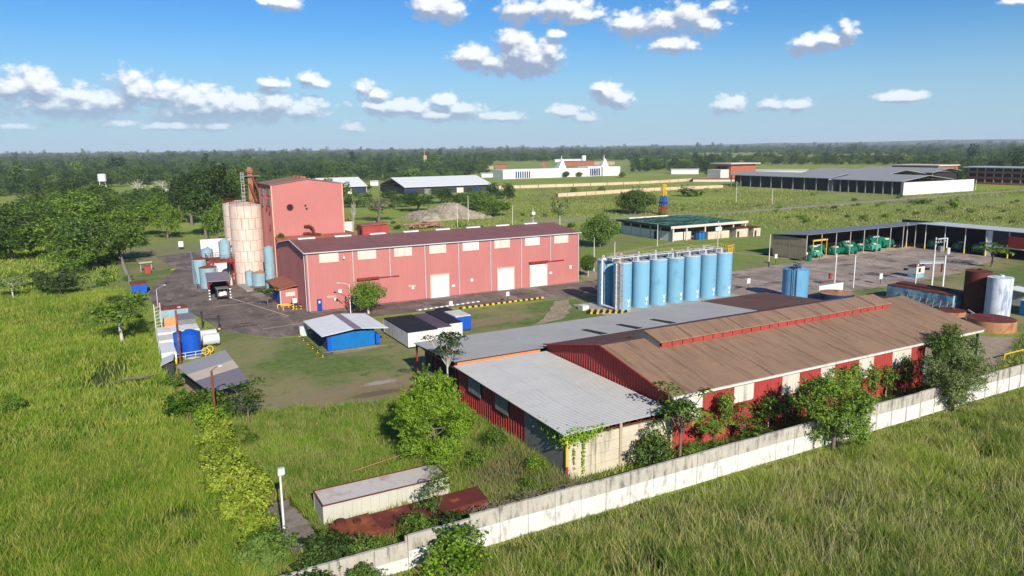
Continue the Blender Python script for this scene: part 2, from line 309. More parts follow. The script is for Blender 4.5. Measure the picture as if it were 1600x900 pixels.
# ---------------------------------------------------------------- builders
WL = {}                                    # world location of every thing / part root
def thing(name, label, cat, loc, group=None, rz=0.0):
    o = bpy.data.objects.new(name, None); C.objects.link(o); o.location = loc; o.rotation_euler = (0, 0, rz)
    o.empty_display_size = 0.5
    o['label'] = label; o['category'] = cat
    if group: o['group'] = group
    WL[o.name] = Vector(loc); return o
def meta(o, label=None, cat=None, group=None, kind=None):
    if label: o['label'] = label
    if cat: o['category'] = cat
    if group: o['group'] = group
    if kind: o['kind'] = kind
    return o
class MB:
    """collects shapes given in world metres; build() links them as one object"""
    def __init__(s): s.V = []; s.Fc = []; s.M = []; s.sm = []
    def face(s, pts, m=0, smooth=False):
        n = len(s.V); s.V += [tuple(p) for p in pts]; s.Fc.append(tuple(range(n, n + len(pts)))); s.M.append(m); s.sm.append(smooth); return s
    def box(s, x0, x1, y0, y1, z0, z1, m=0):
        n = len(s.V)
        s.V += [(x0,y0,z0),(x1,y0,z0),(x1,y1,z0),(x0,y1,z0),(x0,y0,z1),(x1,y0,z1),(x1,y1,z1),(x0,y1,z1)]
        for f in ((0,3,2,1),(4,5,6,7),(0,1,5,4),(1,2,6,5),(2,3,7,6),(3,0,4,7)):
            s.Fc.append(tuple(n + i for i in f)); s.M.append(m); s.sm.append(False)
        return s
    def slab(s, top, t, m=0):
        """solid plate: top polygon (ccw from above) with thickness t straight down"""
        n = len(s.V); k = len(top)
        s.V += [tuple(p) for p in top] + [(p[0], p[1], p[2] - t) for p in top]
        s.Fc.append(tuple(range(n, n + k))); s.Fc.append(tuple(range(n + 2 * k - 1, n + k - 1, -1)))
        for i in range(k): j = (i + 1) % k; s.Fc.append((n + i, n + k + i, n + k + j, n + j))
        s.M += [m] * (k + 2); s.sm += [False] * (k + 2); return s
    def prism(s, prof, axis, a0, a1, m=0):
        """profile of (u, z) extruded along x or y"""
        n = len(s.V); k = len(prof)
        for a in (a0, a1):
            for u, z in prof: s.V.append((a, u, z) if axis == 'x' else (u, a, z))
        s.Fc.append(tuple(range(n + k - 1, n - 1, -1))); s.Fc.append(tuple(range(n + k, n + 2 * k)))
        for i in range(k): j = (i + 1) % k; s.Fc.append((n + i, n + j, n + k + j, n + k + i))
        s.M += [m] * (k + 2); s.sm += [False] * (k + 2); return s
    def cyl(s, x, y, z0, z1, r0, r1=None, n=16, m=0, cap=True):
        r1 = r0 if r1 is None else r1; b = len(s.V)
        for z, r in ((z0, r0), (z1, r1)):
            for i in range(n): a = 2 * pi * i / n; s.V.append((x + r * cos(a), y + r * sin(a), z))
        for i in range(n):
            j = (i + 1) % n; s.Fc.append((b + i, b + j, b + n + j, b + n + i)); s.M.append(m); s.sm.append(True)
        if cap:
            b2 = len(s.V); s.V += s.V[b:b + 2 * n]
            s.Fc.append(tuple(range(b2 + n - 1, b2 - 1, -1))); s.Fc.append(tuple(range(b2 + n, b2 + 2 * n))); s.M += [m, m]; s.sm += [False, False]
        return s
    def tube(s, p0, p1, r0, r1=None, n=6, m=0):
        r1 = r0 if r1 is None else r1; p0 = Vector(p0); p1 = Vector(p1); d = p1 - p0
        if d.length < 1e-6: return s
        q = d.to_track_quat('Z', 'Y'); b = len(s.V)
        for p, r in ((p0, r0), (p1, r1)):
            for i in range(n): a = 2 * pi * i / n; s.V.append(tuple(p + q @ Vector((r * cos(a), r * sin(a), 0))))
        for i in range(n):
            j = (i + 1) % n; s.Fc.append((b + i, b + j, b + n + j, b + n + i)); s.M.append(m); s.sm.append(True)
        b2 = len(s.V); s.V += s.V[b:b + 2 * n]
        s.Fc.append(tuple(range(b2 + n - 1, b2 - 1, -1))); s.Fc.append(tuple(range(b2 + n, b2 + 2 * n))); s.M += [m, m]; s.sm += [False, False]
        return s
    def path(s, pts, r, n=6, m=0):
        for a, b in zip(pts[:-1], pts[1:]): s.tube(a, b, r, None, n, m)
        return s
    def corr(s, p0, p1, zb, zt, pitch=0.5, depth=0.05, out=(0, -1), m=0, thick=0.06):
        """ribbed sheet wall from p0 to p1; zb / zt are numbers or functions of t in 0..1"""
        fb = zb if callable(zb) else (lambda t: zb); ft = zt if callable(zt) else (lambda t: zt)
        Ln = math.hypot(p1[0] - p0[0], p1[1] - p0[1]); k = max(1, int(round(Ln / pitch)))
        ts = []
        for i in range(k):
            for fr, dd in ((0, 0), (0.55, 0), (0.65, depth), (0.9, depth)): ts.append(((i + fr) / k, dd))
        ts.append((1.0, 0)); b = len(s.V)
        for t, dd in ts:
            x = p0[0] + (p1[0] - p0[0]) * t + out[0] * dd; y = p0[1] + (p1[1] - p0[1]) * t + out[1] * dd
            s.V.append((x, y, fb(t))); s.V.append((x, y, ft(t)))
            s.V.append((x - out[0] * (thick + dd), y - out[1] * (thick + dd), fb(t))); s.V.append((x - out[0] * (thick + dd), y - out[1] * (thick + dd), ft(t)))
        for i in range(len(ts) - 1):
            a = b + 4 * i; c = a + 4
            for f in ((a, c, c + 1, a + 1), (c + 2, a + 2, a + 3, c + 3), (a + 1, c + 1, c + 3, a + 3)):
                s.Fc.append(f); s.M.append(m); s.sm.append(False)
        for a in (b, b + 4 * (len(ts) - 1)): s.Fc.append((a, a + 1, a + 3, a + 2)); s.M.append(m); s.sm.append(False)
        return s
    def ribroof(s, a0, a1, b0, b1, z, along='x', pitch=0.5, depth=0.05, t=0.06, m=0):
        """ribbed roof sheet over [a0,a1]x[b0,b1]; ribs run along 'x' or 'y'; z is a function of (x, y)"""
        lo, hi = (b0, b1) if along == 'x' else (a0, a1); k = max(1, int(round((hi - lo) / pitch))); st = []
        for i in range(k):
            for fr, dd in ((0, 0), (0.5, 0), (0.62, depth), (0.88, depth)): st.append((lo + (hi - lo) * (i + fr) / k, dd))
        st.append((hi, 0)); b = len(s.V)
        for u, dd in st:
            for e in ((a0, a1) if along == 'x' else (b0, b1)):
                x, y = (e, u) if along == 'x' else (u, e)
                s.V.append((x, y, z(x, y) + dd)); s.V.append((x, y, z(x, y) - t))
        for i in range(len(st) - 1):
            a = b + 4 * i; c = a + 4
            for f in ((a, a + 2, c + 2, c), (a + 1, c + 1, c + 3, a + 3), (a, c, c + 1, a + 1), (a + 2, a + 3, c + 3, c + 2)):
                s.Fc.append(f); s.M.append(m); s.sm.append(False)
        for a in (b, b + 4 * (len(st) - 1)): s.Fc.append((a, a + 1, a + 3, a + 2)); s.M.append(m); s.sm.append(False)
        return s
    def mesh(s, name, mats, off=(0, 0, 0)):
        me = bpy.data.meshes.new(name)
        ox, oy, oz = off
        me.from_pydata([(x - ox, y - oy, z - oz) for x, y, z in s.V], [], s.Fc)
        for mm in (mats if isinstance(mats, (list, tuple)) else [mats]): me.materials.append(mm)
        me.polygons.foreach_set('material_index', s.M); me.polygons.foreach_set('use_smooth', s.sm); me.update(); return me
    def build(s, name, mats, parent=None, label=None, cat=None, group=None, kind=None, loc=None):
        off = WL[parent.name] if parent else Vector(loc or (0, 0, 0))
        me = s.mesh(name, mats, off); o = bpy.data.objects.new(name, me); C.objects.link(o)
        if parent: o.parent = parent
        else: o.location = off
        WL[o.name] = off
        return meta(o, label, cat, group, kind)
def place(name, me, parent, loc, rz=0.0, scale=None):
    """a part that shares mesh data; loc in world metres"""
    o = bpy.data.objects.new(name, me); C.objects.link(o)
    off = WL[parent.name] if parent else Vector((0, 0, 0)); o.location = Vector(loc) - off; o.rotation_euler = (0, 0, rz)
    if scale: o.scale = scale
    if parent: o.parent = parent
    WL[o.name] = Vector(loc); return o
def copy_thing(root, loc, label=None, rz=0.0, scale=None, group=None):
    r = root.copy(); C.objects.link(r); r.location = loc; r.rotation_euler = (0, 0, rz)
    if scale: r.scale = scale
    if label: r['label'] = label
    if group: r['group'] = group
    WL[r.name] = Vector(loc)
    for ch in root.children:
        c = ch.copy(); C.objects.link(c); c.parent = r; WL[c.name] = Vector(loc)
        for g in ch.children:
            d = g.copy(); C.objects.link(d); d.parent = c
    return r
def sheet(name, pts, z, mat, kind='structure', jitter=0.0, seg=3.0, seed=1):
    rng = random.Random(seed); q = []
    for a, b in zip(pts, pts[1:] + pts[:1]):
        k = max(1, int(math.hypot(b[0] - a[0], b[1] - a[1]) / seg)) if jitter else 1
        for i in range(k):
            t = i / k; q.append((a[0] + (b[0] - a[0]) * t + rng.uniform(-jitter, jitter), a[1] + (b[1] - a[1]) * t + rng.uniform(-jitter, jitter), z))
    area = sum(a[0] * b[1] - b[0] * a[1] for a, b in zip(q, q[1:] + q[:1]))
    if area < 0: q.reverse()
    import bmesh
    me = bpy.data.meshes.new(name); bm = bmesh.new(); f = bm.faces.new([bm.verts.new(p) for p in q])
    bmesh.ops.triangulate(bm, faces=[f]); bm.to_mesh(me); bm.free(); me.materials.append(mat)
    o = bpy.data.objects.new(name, me); C.objects.link(o); o['kind'] = kind; return o
def strip(name, pts, w, z, mat, kind='structure'):
    m = MB(); n = len(pts); ed = []
    for i, p in enumerate(pts):
        a = pts[max(0, i - 1)]; b = pts[min(n - 1, i + 1)]; dx, dy = b[0] - a[0], b[1] - a[1]; l = math.hypot(dx, dy)
        ww = w[i] if isinstance(w, (list, tuple)) else w
        ed.append(((p[0] - dy / l * ww / 2, p[1] + dx / l * ww / 2, z), (p[0] + dy / l * ww / 2, p[1] - dx / l * ww / 2, z)))
    for a, b in zip(ed[:-1], ed[1:]): m.face([a[1], b[1], b[0], a[0]])
    return m.build(name, mat, kind=kind)

# ---------------------------------------------------------------- ground
rngN = np.random.default_rng(7)
def inpoly(X, Y, poly):
    ins = np.zeros(len(X), bool); n = len(poly)
    for i in range(n):
        x0, y0 = poly[i]; x1, y1 = poly[(i + 1) % n]
        if y0 == y1: continue
        c = ((y0 > Y) != (y1 > Y)) & (X < (x1 - x0) * (Y - y0) / (y1 - y0) + x0); ins ^= c
    return ins
ground_m = groundmat('field_ground', [
    (0.018, 0.42, 0.62, (0.25, 0.31, 0.05)), (0.035, 0.52, 0.68, (0.33, 0.32, 0.11)), (0.25, 0.56, 0.7, (0.13, 0.175, 0.035)),
    (0.006, 0.55, 0.66, (0.22, 0.22, 0.10)), (0.9, 0.6, 0.75, (0.055, 0.095, 0.022)),
    (-3, 195, 12, 60, (0.16, 0.20, 0.07), 0.7), (8, 260, 30, 22, (0.20, 0.20, 0.095), 0.6), (10, 250, 16, 8, (0.23, 0.19, 0.11), 0.7),
    (55, 60, 60, 12, (0.05, 0.075, 0.02), 0.6)], (0.225, 0.262, 0.052), 0.7)
FAR = 26000
gm = MB(); gm.face([(-FAR, -2000, 0), (FAR * 1.6, -2000, 0), (FAR * 1.6, FAR, 0), (-FAR, FAR, 0)])
gm.build('ground', ground_m, kind='structure')
lawn_m = groundmat('lawn_ground', [(0.06, 0.40, 0.60, (0.25, 0.215, 0.10)), (0.4, 0.55, 0.72, (0.075, 0.12, 0.03)),
    (29, 87.0, 14, 4.8, (0.26, 0.18, 0.11), 0.7), (19, 88.5, 8, 2.0, (0.26, 0.20, 0.12), 0.55), (29, 89.5, 2.5, 0.8, (0.40, 0.34, 0.27), 0.8), (27, 85.5, 4, 1.2, (0.12, 0.085, 0.06), 0.7),
    (56, 113, 14, 3.0, (0.30, 0.20, 0.13), 0.7), (16, 115, 6, 10, (0.24, 0.22, 0.10), 0.6), (31, 107.2, 6, 1.3, (0.33, 0.25, 0.16), 0.85)], (0.125, 0.17, 0.045), 1.0, 0.05)
sheet('lawn', [(7.5, 88), (7, 100), (13, 112), (13, 135), (20, 121), (26, 119), (32, 126.5), (56, 124.5), (90, 121), (92, 118), (80, 92), (34, 91), (33, 84), (24, 82), (12, 83)], 0.012, lawn_m, jitter=0.5)
lawn_far_m = groundmat('lawn_far', [(0.05, 0.45, 0.65, (0.20, 0.21, 0.075)), (0.3, 0.55, 0.72, (0.08, 0.135, 0.03))], (0.19, 0.24, 0.045), 1.0, 0.05)
sheet('lawn', [(97, 142), (130, 129.5), (158, 131), (158, 146), (205, 146), (300, 190), (190, 215), (100, 240), (93, 200)], 0.01, lawn_far_m, jitter=0.6)
sheet('lawn', [(133, 98), (160, 98.2), (189, 104), (206, 107), (215, 92), (185, 70), (130, 60), (103, 78), (104, 92)], 0.011, lawn_m, jitter=0.5)
sheet('lawn', [(-1, 240), (12, 238), (14.2, 208), (7.4, 186), (4.4, 172), (3.4, 200)], 0.011, lawn_m, jitter=0.3)
def asphalt(name, c1, c2, c3, c4):
    A = NB(name); p = A.pos(); c = A.mix(A.rng(A.noise(p, 0.12, 8, 0.68), 0.32, 0.7), c1, c2)
    c = A.mix(A.rng(A.noise(A.pos((0.25, 0.06, 1)), 1.0, 7, 0.65), 0.5, 0.64, 0, 0.6), c, c3)
    c = A.mix(A.rng(A.noise(A.pos((0.12, 0.2, 1)), 1.0, 8, 0.66), 0.56, 0.63, 0, 0.75), c, c4)
    c = A.mix(A.rng(A.noise(A.pos((0.05, 0.9, 1)), 1.0, 6, 0.6), 0.6, 0.68, 0, 0.5), c, c4)
    v = A.N.new('ShaderNodeTexVoronoi'); v.feature = 'DISTANCE_TO_EDGE'; v.voronoi_dimensions = '2D'; v.inputs['Scale'].default_value = 0.16
    w = A.N.new('ShaderNodeVectorMath'); w.operation = 'ADD'; A.L.new(p, w.inputs[0]); nn = A.N.new('ShaderNodeTexNoise'); nn.inputs['Scale'].default_value = 0.5; A.L.new(p, nn.inputs['Vector'])
    w2 = A.N.new('ShaderNodeVectorMath'); w2.operation = 'SCALE'; w2.inputs['Scale'].default_value = 3.0; A.L.new(nn.outputs['Color'], w2.inputs[0]); A.L.new(w2.outputs[0], w.inputs[1]); A.L.new(w.outputs[0], v.inputs['Vector'])
    c = A.mix(A.rng(v.outputs['Distance'], 0.02, 0.006, 0, 0.6), c, c4)
    A.surface(A.mix(A.rng(A.noise(p, 2.5, 6), 0.38, 0.68, 0, 0.3), c, c4), 0.9, 0, 0.15); return A.m
asph_l = asphalt('asphalt_dark', srgb(98, 86, 79), srgb(136, 120, 110), srgb(160, 145, 132), srgb(66, 58, 55)); asph_r = asphalt('asphalt_worn', srgb(136, 121, 109), srgb(178, 158, 142), srgb(192, 174, 158), srgb(84, 74, 70))
sheet('asphalt_yard', [(10, 237), (21.5, 242), (26.5, 236), (31, 190), (31, 137), (97, 137.4), (97.5, 110), (94, 119.5), (85, 122), (58, 127), (42, 127.3), (31, 127), (26, 120), (21, 121.5), (15, 130), (11.7, 148), (5.8, 160), (5.5, 173), (7, 184), (13.8, 208)], 0.022, asph_l, jitter=0.12, seg=4)
sheet('asphalt_apron', [(97, 137.4), (131, 129), (159, 131.2), (206, 138), (206, 107.5), (189, 103.5), (160, 98), (133.5, 98), (119, 93), (96, 103), (97.5, 110)], 0.0225, asph_r, jitter=0.12, seg=4)
strip('road_marking', [(12.5, 206.5), (13.3, 208.5)], 0.9, 0.030, yellow)
strip('road_marking', [(137.5, 118.0), (139.8, 119.2)], 0.6, 0.030, yellow)
conc_line = paint('pale_concrete_strip', srgb(176, 160, 146), 0.1, 0.9, 0.5)
for a, b in (((16, 152), (26.5, 153)), ((20, 160.5), (27, 136)), ((21, 128), (29, 129)), ((31.2, 136.9), (96, 136.9))): strip('concrete_joint', [a, b], 0.28, 0.030, conc_line)
dirt_m = groundmat('dirt_path', [(0.25, 0.45, 0.7, (0.28, 0.21, 0.14)), (0.8, 0.6, 0.75, (0.17, 0.18, 0.07))], (0.36, 0.27, 0.19), 1.5, 0.05)
strip('dirt_path', [(97, 139), (104, 152), (128, 170), (147, 176), (156.5, 178.5)], [5, 3, 2, 1.6, 1.6], 0.028, dirt_m)
strip('dirt_path', [(157, 178.5), (156, 165), (155, 150), (158.7, 136)], 1.4, 0.029, dirt_m)
sheet('dirt_path', [(76, 121.5), (79, 121.6), (74.5, 114), (69, 108), (62, 106.5), (66, 110)], 0.026, dirt_m, jitter=0.4, seg=1.5)
strip('dirt_path', [(96, 250), (73, 262), (60, 275), (130, 268), (240, 262)], 2.2, 0.03, dirt_m)
road_m = paint('far_road_asphalt', srgb(150, 138, 126), 0.1, 0.9, 0.05)
strip('road', [(150, 262), (252.8, 246), (330, 250), (409, 256), (520, 256), (800, 262)], 6, 0.05, road_m)
strip('road', [(238, 410), (300, 413), (420, 420), (520, 470)], 9, 0.06, dirt_m)
band_m = paint('pale_earth_wall', srgb(196, 172, 142), 0.12, 0.9, 0.05)
# ---------------------------------------------------------------- warehouse
X0, X1, YF, YB = 31.0, 92.1, 137.5, 161.65
RY = 149.0; ZE, ZR, ZB = 11.1, 12.25, 10.5
wh = thing('warehouse', 'long red warehouse with white doors and a maroon roof in the middle of the site', 'warehouse', (X0, YF, 0))
MB().corr((X0, YF), (X1, YF), 0, ZE, 1.0, 0.018).build('front_wall', red_wall, wh)
gab = lambda t: ZE + (ZR - ZE) * min(1, t * (YB - YF) / (RY - YF)) if t * (YB - YF) <= RY - YF else ZR + (ZB - ZR) * (t * (YB - YF) - (RY - YF)) / (YB - RY)
MB().corr((X0, YB), (X0, YF), 0, lambda t: gab(1 - t), 1.0, 0.04, (-1, 0)).build('gable_wall', red_wall, wh)
MB().corr((X1, YF), (X1, YB), 0, gab, 1.0, 0.04, (1, 0)).build('gable_wall', red_wall, wh)
MB().corr((X1, YB), (X0, YB), 0, ZB - 0.05, 1.0, 0.04, (0, 1)).build('rear_wall', red_wall, wh)
MB().prism([(YF - 0.35, ZE + 0.02), (RY, ZR + 0.12), (RY, ZR + 0.26), (YF - 0.35, ZE + 0.16)], 'x', X0 - 0.25, X1 + 0.25).build('roof_slope', red_roof, wh)
MB().prism([(RY + 0.004, ZR + 0.12), (YB + 0.3, ZB + 0.06), (YB + 0.3, ZB + 0.2), (RY + 0.004, ZR + 0.26)], 'x', X0 - 0.25, X1 + 0.25).build('roof_slope', red_roof, wh)
m = MB(); m.tube((X0 - 0.3, YF - 0.42, ZE + 0.05), (X1 + 0.3, YF - 0.42, ZE + 0.05), 0.12); m.build('gutter', steel_light, wh)
m = MB(); m.tube((X0 - 0.3, YF - 0.35, ZE + 0.12), (X0 - 0.3, RY, ZR + 0.22), 0.11); m.tube((X0 - 0.3, RY, ZR + 0.22), (X0 - 0.3, YB, ZB + 0.16), 0.11); m.build('roof_trim', steel_light, wh)
for k in range(8):
    x = 33.6 + 7.41 * k
    w_ = MB().box(x, x + 3.7, YF - 0.08, YF - 0.045, 9.2, 10.93).build('window', cream if k not in (4, 6) else white_rust, wh)
    for j in range(1, 5): MB().box(x + 0.74 * j - 0.025, x + 0.74 * j + 0.025, YF - 0.105, YF - 0.081, 9.2, 10.93).build('sheet_joint', white_dirty, w_)
    MB().box(x - 0.06, x + 3.76, YF - 0.12, YF - 0.044, 9.1, 9.198).build('sill', salmon, w_)
    if k < 8: MB().box(x - 1.2, x + 2.2, RY - 0.5, RY + 0.5, ZR + 0.27, ZR + 0.5).build('ridge_vent', white, wh)
for k in range(8):
    x = 40.0 + 7.41 * k if k < 7 else X0 + 0.35
    z0 = 0.1 if k not in (1, 6) else 5.0
    MB().tube((x, YF - 0.14, z0), (x, YF - 0.14, ZE), 0.09).build('downpipe', steel_light, wh)
MB().tube((X1 - 0.3, YF - 0.14, 0.1), (X1 - 0.3, YF - 0.14, ZE), 0.09).build('downpipe', steel_light, wh)
MB().tube((X0 - 0.14, YF + 0.3, 0.1), (X0 - 0.14, YF + 0.3, ZE), 0.08).build('downpipe', steel_light, wh)
def rolldoor(xa, xb, zt, mat, label=None):
    d = MB()
    n = 8
    for i in range(n): d.box(xa + 0.1, xb - 0.1, YF - 0.12, YF - 0.05, 0.02 + (zt - 0.05) * i / n, 0.02 + (zt - 0.05) * (i + 0.94) / n)
    d = d.build('roller_door', mat, wh, label)
    MB().box(xa - 0.1, xa + 0.1, YF - 0.16, YF - 0.04, 0, zt).box(xb - 0.1, xb + 0.1, YF - 0.16, YF - 0.04, 0, zt).box(xa - 0.1, xb + 0.1, YF - 0.17, YF - 0.04, zt, zt + 0.2).build('door_frame', salmon, d)
    return d
rolldoor(55.85, 59.95, 4.7, white); rolldoor(71.2, 75.3, 4.75, white)
rolldoor(79.2, 83.6, 4.9, white_rust, 'white roller door stained with rust along its lower half')
for xa, xb, xr in ((40.6, 45.0, 49.2), (79.0, 83.7, 88.0)):
    MB().box(xa, xb, YF - 0.7, YF - 0.05, 5.2, 5.55).build('door_hood', red_dark, wh)
    MB().box(xb, xr, YF - 0.25, YF - 0.05, 5.2, 5.4).build('sliding_rail', red_dark, wh)
MB().box(41.0, 48.4, YF - 0.12, YF - 0.05, 0.1, 5.15).build('sliding_door', red_wall, wh)
for xa in (32.7, 39.3):
    d = MB().box(xa, xa + 0.95, YF - 0.1, YF - 0.05, 0.05, 2.3).build('door', door_blue, wh)
    MB().box(xa + 0.3, xa + 0.65, YF - 0.12, YF - 0.102, 1.5, 1.95).build('door_sign', white, d)
for xa, za, w, h in ((36.9, 3.0, 0.65, 0.75), (36.0, 1.7, 0.5, 0.5), (51.8, 2.3, 0.5, 0.7), (60.6, 1.9, 0.7, 0.45), (64.9, 2.6, 0.6, 0.6), (84.2, 2.4, 0.7, 0.5), (89.5, 3.2, 0.6, 0.7)):
    MB().box(xa, xa + w, YF - 0.1, YF - 0.05, za, za + h).build('wall_sign', white, wh)
def arrow(x, z):
    m = MB(); y0, y1 = YF - 0.075, YF - 0.05
    m.face([(x, y0, z), (x + 0.5, y0, z - 0.3), (x + 0.5, y0, z + 0.3)]).box(x + 0.5, x + 1.7, y0, y1, z - 0.1, z + 0.1)
    for i in range(4): m.box(x + 0.6 + i * 0.28, x + 0.8 + i * 0.28, y0 - 0.005, y0, z - 0.28, z - 0.16)
    m.build('painted_arrow', salmon, wh)
arrow(34.6, 2.55); arrow(51.0, 3.0)
m = MB().box(38.0, 38.4, YF - 0.5, YF - 0.05, 9.6, 10.1).tube((38.2, YF - 0.1, 10.1), (38.2, YF - 0.5, 10.3), 0.05); m.build('wall_lamp', steel_light, wh)
MB().tube((37.6, YF - 0.1, 0.9), (36.6, YF - 0.35, 1.9), 0.05).cyl(36.5, YF - 0.35, 1.75, 2.1, 0.18).build('hose_reel', steel_dark, wh)
# lower link roof between warehouse and tower
la = thing('link_building', 'low brown roofed block between the red warehouse and the red tower', 'building', (X0, YB, 0))
MB().corr((31.05, 165.2), (31.05, YB + 0.4), 0, 10.6, 1.0, 0.04, (-1, 0)).build('wall', red_wall, la)
MB().slab([(31.0, YB + 0.35, 10.75), (48.5, YB + 0.35, 10.75), (48.5, 165.2, 11.5), (31.0, 165.2, 11.5)], 0.15).build('roof', rust_roof, la)
MB().corr((48.4, YB + 0.4), (48.4, 180), 0, 10.6, 1.0, 0.04, (1, 0)).build('wall', red_wall, la)
MB().slab([(46.62, 165.25, 11.5), (48.5, 165.25, 11.5), (48.5, 180, 11.2), (46.62, 180, 11.2)], 0.15).build('roof', rust_roof, la)
# ---------------------------------------------------------------- tower
TX0, TX1, TY0, TY1 = 31.0, 46.5, 165.3, 180.5; TZ, TR = 22.6, 23.7; TM = (TX0 + TX1) / 2
tw = thing('process_tower', 'tall square red tower block with a round hole, behind the red warehouse', 'building', (TX0, TY0, 0))
tg = lambda t: TZ + (TR - TZ) * (1 - abs(2 * t - 1))
MB().corr((TX0, TY0), (TX1, TY0), 0, tg, 0.6, 0.022).build('front_wall', red_tower, tw)
MB().corr((TX0, TY1), (TX0, TY0), 0, TZ, 0.6, 0.05, (-1, 0)).build('side_wall', red_tower, tw)
MB().corr((TX1, TY0), (TX1, TY1), 0, TZ, 0.6, 0.05, (1, 0)).build('side_wall', red_tower, tw)
MB().corr((TX1, TY1), (TX0, TY1), 0, tg, 0.6, 0.05, (0, 1)).build('rear_wall', red_tower, tw)
MB().prism([(TX0 - 0.3, TZ), (TM - 0.003, TR + 0.06), (TM - 0.003, TR + 0.2), (TX0 - 0.3, TZ + 0.14)], 'y', TY0 - 0.25, TY1 + 0.3).build('roof_slope', tower_roof_m, tw)
MB().prism([(TM + 0.003, TR + 0.06), (TX1 + 0.3, TZ), (TX1 + 0.3, TZ + 0.14), (TM + 0.003, TR + 0.2)], 'y', TY0 - 0.25, TY1 + 0.3).build('roof_slope', tower_roof_m, tw)
for y in (168.5, 172, 175.5): MB().prism([(TM - 0.8, TR + 0.02), (TM + 0.8, TR + 0.02), (TM + 0.5, TR + 0.55), (TM - 0.5, TR + 0.55)], 'y', y, y + 2.2).build('roof_vent', rust_roof, tw)
for x in (TX0, TX1): MB().box(x - 0.12, x + 0.12, TY0 - 0.12, TY0 - 0.055, 0, TZ).build('corner_trim', salmon, tw)
for ya, yb, za, zb in ((174.3, 177.4, 20.0, 21.6), (166.8, 170.2, 20.3, 22.0), (166.8, 170.2, 18.0, 19.6), (174.8, 177.3, 17.5, 19.3)):
    MB().box(TX0 - 0.1, TX0 - 0.06, ya, yb, za, zb).build('window', concrete, tw)
m = MB(); n = 16
rim = [(34.74 + 0.62 * cos(2 * pi * i / n), TY0 - 0.085, 17.74 + 0.62 * sin(2 * pi * i / n)) for i in range(n)]
m.face(rim[::-1]); m.build('wall_opening', black, tw, 'round black hole in the tower front')
m = MB(); m.path([(34.74 + 0.7 * cos(2 * pi * i / n), TY0 - 0.1, 17.74 + 0.7 * sin(2 * pi * i / n)) for i in range(n + 1)], 0.06, 5); m.build('opening_ring', red_dark, tw)
MB().box(37.9, 38.3, TY0 - 0.15, TY0 - 0.06, 17.8, 18.2).build('wall_opening', black, tw); MB().box(38.1, 38.5, TY0 - 0.15, TY0 - 0.06, 17.1, 17.5).build('wall_opening', black, tw)
m = MB(); m.path([(37.5, 165.0, 13.4), (38.6, 164.6, 13.5), (39.3, 164.4, 12.8), (39.3, 164.3, 11.7), (40.9, 164.2, 11.45)], 0.3, 8); m.path([(37.2, 165.0, 11.8), (38.3, 164.6, 11.9), (39.2, 164.4, 11.5)], 0.28, 8); m.build('exhaust_duct', rust_dark, tw)
for z in (19.0, 18.6): pass
for y, z in ((167.6, 16.6), (170.6, 17.2), (168.0, 13.0), (167.4, 6.0)): MB().box(TX0 - 0.25, TX0 - 0.06, y, y + 0.5, z, z + 0.9).build('wall_bracket', red_dark, tw)
# ---------------------------------------------------------------- silos
def silo(x, y, r, rows, label):
    t = thing('silo', label, 'silo', (x, y, 0), 'pink cream plated silos')
    nz = len(rows) - 1; NP = 14
    MB().cyl(x, y, 0, rows[-1] - 0.02, r - 0.03, n=28).build('core_shell', silo_seam, t)
    for k in range(nz):
        h = rows[k + 1] - rows[k] - 0.07; key = 'silo_plate_%d' % k; me = bpy.data.meshes.get(key)
        if not me:
            pm = MB(); a1 = 2 * pi / NP - 0.028; sg = 4
            for rr in (r, r - 0.05):
                for i in range(sg + 1):
                    a = a1 * i / sg - a1 / 2
                    pm.V += [(rr * cos(a), rr * sin(a), 0), (rr * cos(a), rr * sin(a), h)]
            q = 2 * (sg + 1)
            for i in range(sg):
                b = 2 * i; pm.Fc += [(b, b + 2, b + 3, b + 1)]; pm.M.append(0); pm.sm.append(False)
                pm.Fc += [(b + 1, b + 3, b + 3 + q, b + 1 + q), (b + 2, b, b + q, b + 2 + q)]; pm.M += [0, 0]; pm.sm += [False, False]
            pm.Fc += [(0, 1, 1 + q, q), (2 * sg + 1, 2 * sg, 2 * sg + q, 2 * sg + 1 + q)]; pm.M += [0, 0]; pm.sm += [False, False]
            me = pm.mesh(key, silo_m)
        off = 0.0 if k % 2 else pi / NP
        for i in range(NP): place('plate', me, t, (x, y, rows[k] + 0.035), 2 * pi * i / NP + off)
    zt = rows[-1]
    MB().cyl(x, y, zt, zt + 0.7, r + 0.05, 0.5, n=28).build('roof_cone', silo_m, t)
    m = MB()
    for i in range(14):
        a = 2 * pi * i / 14; m.tube((x + (r - 0.15) * cos(a), y + (r - 0.15) * sin(a), zt), (x + (r - 0.15) * cos(a), y + (r - 0.15) * sin(a), zt + 1.05), 0.035, n=4)
        b = 2 * pi * (i + 1) / 14
        for hh in (0.55, 1.05): m.tube((x + (r - 0.15) * cos(a), y + (r - 0.15) * sin(a), zt + hh), (x + (r - 0.15) * cos(b), y + (r - 0.15) * sin(b), zt + hh), 0.035, n=4)
    m.build('railing', rust, t); return t
rows = [0, 2.6, 5.1, 7.6, 10.0, 12.5, 15.0, 17.8]
silo(27.25, 177.6, 3.5, rows, 'nearer pink and cream plated silo, in front of the red tower')
silo(26.9, 185.2, 3.5, rows, 'rear pink and cream plated silo, half hidden by the nearer one')
elev_m = paint('elevator_rust', srgb(150, 104, 82), 0.25, 0.85, 1.0, srgb(110, 62, 46), 0.7, (0.9, 0.9, 0.3), stain2=srgb(180, 150, 128))
el = thing('bucket_elevator', 'rusty bucket elevator with a caged ladder and top platform above the two silos', 'elevator', (29.6, 181.3, 0))
ex, ey = 29.4, 181.3
